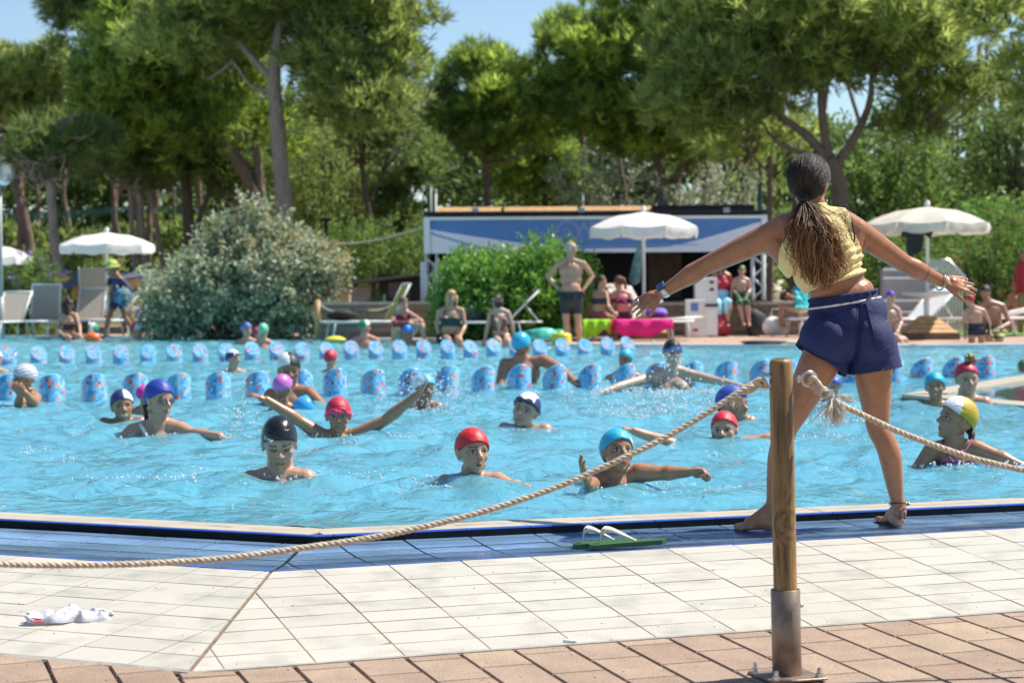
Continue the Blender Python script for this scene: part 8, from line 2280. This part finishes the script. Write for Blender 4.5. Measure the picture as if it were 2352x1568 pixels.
 # rolled hem
 def ring(a, b_, r_, m, name, grow=1.0, dip=0.0, n_=44):
  """a cord lying on the body's surface where the plane seen through a-b cuts it"""
  bm = bmesh.new(); bm.from_mesh(me); co_, no_ = pl(a, b_)
  res = bmesh.ops.bisect_plane(bm, geom=bm.verts[:] + bm.edges[:] + bm.faces[:], plane_co=co_, plane_no=no_, dist=1e-5)
  vs_ = [v for v in res['geom_cut'] if isinstance(v, bmesh.types.BMVert) and P(a[0] - 25, 0).x < v.co.x < P(b_[0] + 25, 0).x]
  cen = sum((v.co for v in vs_), Vector()) / len(vs_); buck = {}
  for v in vs_:
   k = int((math.atan2(v.co.y - cen.y, v.co.x - cen.x) + PI) / (2 * PI) * n_) % n_
   if k not in buck or (v.co - cen).length > (buck[k][0] - cen).length: buck[k] = (v.co.copy(), v.normal.copy())
  pts = [buck[k][0] + (buck[k][0] - cen).normalized() * grow for k in sorted(buck)]
  bm.free(); t = MB(); t.tube(pts, r_, n=8, closed=True); return t.build(name, m, root)
 ring((1852, 664), (1992, 620), .0062, YM, 'rolled_hem', .004)
 # black strap on the right shoulder
 t = MB(); t.tube([P(1946, 492, -.03), P(1957, 510, -.045), P(1963, 540, -.055), P(1962, 556, -.058)], .0035, n=6); t.build('black_strap', DARK, root)
 # navy shorts: loose, cut along waist and both hems
 waist = ((1862, 690), (2044, 660)); hemL = ((1826, 786), (1932, 862)); hemR = ((1962, 858), (2070, 838)); cr_ = ((1952, 905), (1953, 820))
 xc = P(1953, 0).x
 def in_shorts(q):
  if side(q, *waist) > 0: return False
  if q.x < P(1810, 0).x - .05 or q.x > P(2085, 0).x: return False
  if q.x < xc: return side(q, *hemL) > 0
  return side(q, *hemR) > 0
 def loose(q):
  dw = max(0, -side(q, *waist)) / (P(*waist[1]) - P(*waist[0])).length
  hm = (side(q, *hemL) / (P(*hemL[1]) - P(*hemL[0])).length) if q.x < xc else (side(q, *hemR) / (P(*hemR[1]) - P(*hemR[0])).length)
  o = .013 + .008 * min(1, dw / .1) + .014 * max(0, 1 - hm / .08)
  g_ = .004 * math.sin(q.x * 190) * max(0, 1 - dw / .045)               # gathers under the waistband
  # hanging folds from the seat to the hems
  f1 = .0012 * math.sin((q.x * .9 + q.z * .75) * 62 + 1.2) * min(1, dw / .06)
  f2 = .0010 * math.sin((q.x * -.6 + q.z * 1.1) * 48) * max(0, 1 - abs(q.x - xc) / .15)
  seam = -.010 * math.exp(-((q.x - xc - .01) / .012) ** 2) * min(1, dw / .05)
  return o + g_ + f1 + f2 + seam
 NAV = mat('navy_shorts', (.013, .02, .088), .8, var=.2, scale=22, bump=.35, bscale=38)
 sh_ = shell(root, me, 'navy_shorts', [pl(*waist), pl(*hemL), pl(*hemR), (Vector((xc, 0, 0)), Vector((1, 0, 0)))], in_shorts, loose, (0, 0, 0), NAV, wr=.0015, ease=26, seed=8, thick=.004)
 ring((1868, 708), (2044, 679), .0048, mat('white_cord', (.70, .67, .62), .7, var=.1), 'white_cord', .0135)
 ring((1858, 691), (2042, 661), .006, NAV, 'waistband', .011)
 # back pocket and centre seam, laid on the cloth
 dg_ = bpy.context.evaluated_depsgraph_get()
 from mathutils.bvhtree import BVHTree
 bv = BVHTree.FromObject(sh_, dg_)
 def on_cloth(vx, vy, lift):
  o_ = CAM - base; d_ = (P(vx, vy) - o_).normalized(); hit = bv.ray_cast(o_, d_)
  return (hit[0] - d_ * lift) if hit[0] is not None else P(vx, vy, -.12)
 t = MB(); t.smooth = True; A, B_, C_, D_ = (1988, 692), (2028, 700), (2044, 796), (2016, 806); n_ = 9; vs_ = []
 for j in range(n_ + 1):
  for i in range(n_ + 1):
   u, v = i / n_, j / n_; vx = (A[0] * (1 - u) + B_[0] * u) * (1 - v) + (D_[0] * (1 - u) + C_[0] * u) * v; vy = (A[1] * (1 - u) + B_[1] * u) * (1 - v) + (D_[1] * (1 - u) + C_[1] * u) * v
   vs_.append(on_cloth(vx, vy, .004))
 t.add(vs_, [(j * (n_ + 1) + i, j * (n_ + 1) + i + 1, (j + 1) * (n_ + 1) + i + 1, (j + 1) * (n_ + 1) + i) for j in range(n_) for i in range(n_)], True); t.build('back_pocket', NAV, root)
 t = MB(); t.tube([on_cloth(1988 + 28 * k / 10, 692 + 114 * k / 10, .005) for k in range(11)] + [on_cloth(2016 + 28 * k / 4, 806 - 10 * k / 4, .005) for k in range(1, 5)], .0015, n=5, smooth=True); t.build('pocket_stitching', NAV, root)
 t = MB(); t.tube([on_cloth(1968 - 4 * k / 12, 700 + 140 * k / 12, .001) for k in range(13)], .002, n=5); t.build('seam', NAV, root)
 # ---- hair: skull, gathered strands and a long wavy ponytail
 HB = (.022, .013, .009)
 def hcol(x, y, z): s = .5 + .5 * math.sin(x * 70 + z * 25); return tuple(q * (.7 + .7 * s) for q in HB)
 cap(root, L(c), h, M, hcol, HAIRM, .34, -.44, 1.07, name='hair')
 r_ = random.Random(21); tie = P(1846, 456, -.085)
 hc_ = L(c) + M @ (CR_C * h); Mi = M.transposed()
 def onhead(p, k=1.1):
  q = Mi @ (p - hc_); q = Vector((q.x / (CR_R[0] * h), q.y / (CR_R[1] * h), q.z / (CR_R[2] * h))); q = q.normalized() * k; return hc_ + M @ Vector((q.x * CR_R[0] * h, q.y * CR_R[1] * h, q.z * CR_R[2] * h))
 strands = MB(); cols = []
 def lock(pts, rad, c0, c1, n_=4):
  b0 = len(strands.v); strands.tube(pts, rad, n=n_, caps=False); m_ = len(pts)
  for i in range(m_):
   t_ = i / (m_ - 1); cc = tuple(a * (1 - t_) + b * t_ for a, b in zip(c0, c1)); cols.extend([cc] * n_)
 for k in range(620):
  d_ = Vector((r_.gauss(0, 1), r_.gauss(0, 1), r_.gauss(.25, 1))).normalized()
  p0 = onhead(hc_ + M @ d_ * h, 1.09)
  if (Mi @ (p0 - hc_)).y > .28 * h: continue
  if p0.z < tie.z - .05: continue
  pts = [onhead(p0.lerp(tie, t_), 1.085 + .03 * math.sin(t_ * PI) + r_.uniform(-.012, .016)) for t_ in (0, .25, .5, .75, .92)] + [tie]
  v_ = r_.uniform(.6, 1.7); lock(smooth_path(pts, 2), .0011, tuple(q * v_ for q in HB), tuple(q * v_ * 1.6 for q in HB))
 t = MB(); t.lathe([(.020, -.008), (.024, 0), (.020, .008)], 14, tie, Matrix.Rotation(R(20), 3, 'X')); t.build('hair_tie', DARK, root)
 bvb = BVHTree.FromObject(body, dg_)
 for k in range(620):
  u = r_.gauss(0, .42); u = max(-1, min(1, u)); top_ = tie + Vector((r_.gauss(0, .008), r_.gauss(-.006, .006), r_.gauss(0, .008)))
  endv = 664 - 46 * abs(u) ** 1.5 - abs(r_.gauss(0, 34)) + (10 if u > .1 else 0)
  ex = 1880 + 62 * u + (8 if u > 0 else 0); mx_ = 1862 + 74 * u; ph_, am = r_.uniform(0, 6.28), r_.uniform(2.0, 10.0); fq = r_.uniform(8, 17); n_ = 20; pts = []
  dp = r_.uniform(-.10, -.185) if abs(u) < .6 else r_.uniform(-.10, -.15)
  for i in range(n_ + 1):
   t_ = i / n_
   vy = 456 + (endv - 456) * t_
   bx_ = (1846 * (1 - t_) ** 2 + 2 * mx_ * t_ * (1 - t_) + ex * t_ * t_)
   wv = am * math.sin(ph_ + t_ * fq) * min(1, t_ * 2.2) * (.5 + t_)
   q = P(bx_ + wv, vy + .5 * am * math.cos(ph_ + t_ * fq) * t_, -.09 + (dp + .09) * min(1, t_ * 2.2) * (1 - .25 * t_) + .010 * math.cos(ph_ + t_ * fq) * t_)
   pts.append(q)
  pts[0] = top_
  lite = r_.random() ** 1.6; root_c = tuple(q * r_.uniform(.9, 2.0) for q in HB); tip = (.11 + .62 * lite, .045 + .28 * lite, .016 + .10 * lite)
  lock(pts, [.0022 - .0013 * i / n_ for i in range(n_ + 1)], root_c, tip)
 for k in range(46):    # flyaway curls
  p0 = P(r_.choice([1905, 1925, 1935]) + r_.uniform(-8, 12), r_.uniform(455, 560), -.12); pts = [p0]; a = r_.uniform(-.5, 1.2)
  for i in range(8): a += r_.uniform(-.7, .7); pts.append(pts[-1] + Vector((math.cos(a) * .011, r_.uniform(-.003, .003), math.sin(a) * .011 - .005)))
  lock(smooth_path(pts, 2), .0006, (.03, .018, .01), (.10, .05, .025), 3)
 o = strands.build('ponytail', HAIRM, root); set_col(o.data, np.array(cols)); stuff(o)
 # ---- jewellery and watch
 def loop(ctr, ax, rx, r_t, m, name, n_=28):
  ax = Vector(ax).normalized(); u_ = ax.orthogonal().normalized(); v_ = ax.cross(u_); t = MB(); t.tube([Vector(ctr) + (u_ * math.cos(a) + v_ * math.sin(a)) * rx for a in np.linspace(0, 2 * PI, n_ + 1)[:-1]], r_t, n=6, closed=True); return t.build(name, m, root)
 dl = (WL - EL).normalized(); wc = WL - dl * .018
 u_ = Vector((0, -1, 0)); u_ = (u_ - dl * u_.dot(dl)).normalized(); v_ = dl.cross(u_)
 wt = MB(); wt.lathe([(.0262, -.010), (.0272, -.008), (.0272, .008), (.0262, .010)], 28, wc, Matrix((u_, v_, dl)).transposed()); bandw = wt.build('watch_band', STEEL, root)
 nm = (u_ * .55 + Vector((0, 0, 1)) * .8); nm = (nm - dl * nm.dot(dl)).normalized(); s2 = dl.cross(nm)
 wt = MB(); wt.box(wc + nm * .030, (.036, .034, .011), Matrix((s2, dl, nm)).transposed(), bev=.003); wt.build('watch_case', mat('watch_blue', (.03, .06, .14), .25), root)
 dr = (WR - ER).normalized()
 loop(WR - dr * .012 + Vector((0, 0, -.003)), dr + Vector((0, .1, .15)), .031, .0022, STEEL, 'bracelet'); loop(WR - dr * .006 + Vector((0, 0, -.004)), dr + Vector((.15, .2, -.1)), .033, .0016, STEEL, 'bracelet')
 loop(ER.lerp(WR, .5), dr, .0318, .0011, DARK, 'cord_bracelet')
 ra_ = loop(ar + Vector((0, 0, .012)), (0.05, .25, 1), .0345, .0023, DARK, 'anklet')
 t = MB()
 for a in (2.4, 2.8, 3.2, -.2, .2, .6): t.ball(ar + Vector((.0365 * math.cos(a), .0365 * math.sin(a), .014)), .0052, 8, 6)
 stuff(t.build('anklet_beads', STEEL, root))
 for dx in (-.006, .010):
  t = MB(); t.tube([ar + Vector((dx * .4, -.036, .010)), ar + Vector((dx, -.040, -.012)), ar + Vector((dx * 1.2, -.040, -.032))], .0013, n=5); t.ball(ar + Vector((dx * 1.2, -.040, -.036)), .0045, 8, 6); t.build('anklet_cord', DARK, root)
 kn = WL + HLd * .72; loop(kn + Vector((0, -.0, .01)), HLd, .0105, .0018, STEEL, 'ring', 14); kn = WR + HRd * .70; loop(kn + Vector((0, 0, .012)), HRd, .0105, .0018, STEEL, 'ring', 14)
 t = MB(); t.ball(P(1899, 462, -.035), .0035, 8, 6); t.tube([P(1899, 464, -.035), P(1897, 482, -.03)], .0007, n=4); t.build('earring', STEEL, root)
instructor()
# ---------------------------------------------------------------- the water itself, then spray
make_water()
DROP = mat('spray', (.85, .88, .9), .12, var=.0, trans=.4)
def spray(name, spots, seed):
 """drops thrown up round the swimmers: (vx, vy, Y, spread x, spread y, height, count, size)"""
 r_ = random.Random(seed); mb = MB()
 for vx, vy, Y, sx, sy, hz, n_, sz in spots:
  c = at(vx, vy, Y)
  for k in range(n_):
   x = c.x + r_.gauss(0, sx); y = c.y + r_.gauss(0, sy); z = max(.0, wave_h0) + abs(r_.gauss(0, hz)) * (1 if hz else 0)
   s = sz * r_.uniform(.35, 1) ** 1.5
   mb.ball((x, y, z + .3 * s), (s, s, s * r_.uniform(.7, 1.6)), 6, 4)
 return stuff(mb.build(name, DROP))
wave_h0 = .004
def wl(vx, vy): return atz(vx, vy, 0).y
S_ = []
for vx, vy, sx, hz, n_, sz in ((548, 995, .05, .20, 130, .007), (975, 955, .22, .11, 260, .007), (1000, 930, .12, .18, 180, .009), (1500, 958, .30, .10, 420, .009), (1545, 940, .10, .22, 160, .009),
  (1900, 975, .22, .06, 260, .008), (72, 1045, .05, .02, 30, .007), (165, 1055, .07, .012, 30, .006), (290, 1105, .12, .012, 50, .006), (420, 1105, .06, .02, 30, .007), (640, 1096, .20, .008, 120, .006), (1090, 1120, .18, .012, 150, .006),
  (1410, 1122, .18, .012, 120, .006), (1680, 1022, .2, .02, 70, .006), (1560, 905, .5, .03, 340, .010), (860, 1005, .35, .012, 120, .006), (2190, 1070, .2, .012, 120, .007), (360, 1003, .25, .012, 90, .006), (1210, 990, .2, .01, 70, .006), (1890, 1010, .4, .015, 160, .006), (2300, 1075, .15, .02, 60, .007)):
 S_.append((vx, vy, wl(vx, vy), sx, .12, hz, n_, sz))
spray('water_spray', S_, 4)
r_ = random.Random(6); mb = MB()
for k in range(900):      # flecks of foam and bubbles drifting on the surface
 vy = 860 + 330 * r_.random() ** .8; vx = r_.uniform(-20, 2370); p = atz(vx, vy, 0)
 d = min((p - IC).dot(-BR), (p - IC).dot(-BL))
 if d < .1: continue
 if math.sin(p.x * 2.1 + 1.7) * math.sin(p.y * 1.3 + p.x) < .1: continue
 s = r_.uniform(.0015, .0045) * (p.y / 9); mb.ball((p.x, p.y, wave_h(p.x, p.y) + s * .4), (s * 1.4, s * 1.4, s * .8), 5, 3)
for sx, sy, st in SWIM:      # broken water close round the bathers
 if sy > 24: continue
 for g_ in range(7):
  a = r_.uniform(0, 2 * PI); q = r_.uniform(.22, .6); gx, gy = sx + math.cos(a) * q, sy + math.sin(a) * q * .8; aa = r_.uniform(-.5, .5)
  for k in range(r_.randint(5, 16)):
   u, v = r_.gauss(0, .07), r_.gauss(0, .02); x, y = gx + u * math.cos(aa) - v * math.sin(aa), gy + u * math.sin(aa) + v * math.cos(aa)
   if min((Vector((x, y, 0)) - IC).dot(-BR), (Vector((x, y, 0)) - IC).dot(-BL)) < .08: continue
   s = r_.uniform(.0015, .005) * (.6 + sy / 22); mb.ball((x, y, wave_h(x, y) + .012 + s * .3), (s * r_.uniform(1, 3), s * 1.3, s * .7), 5, 3)
stuff(mb.build('foam_flecks', DROP))
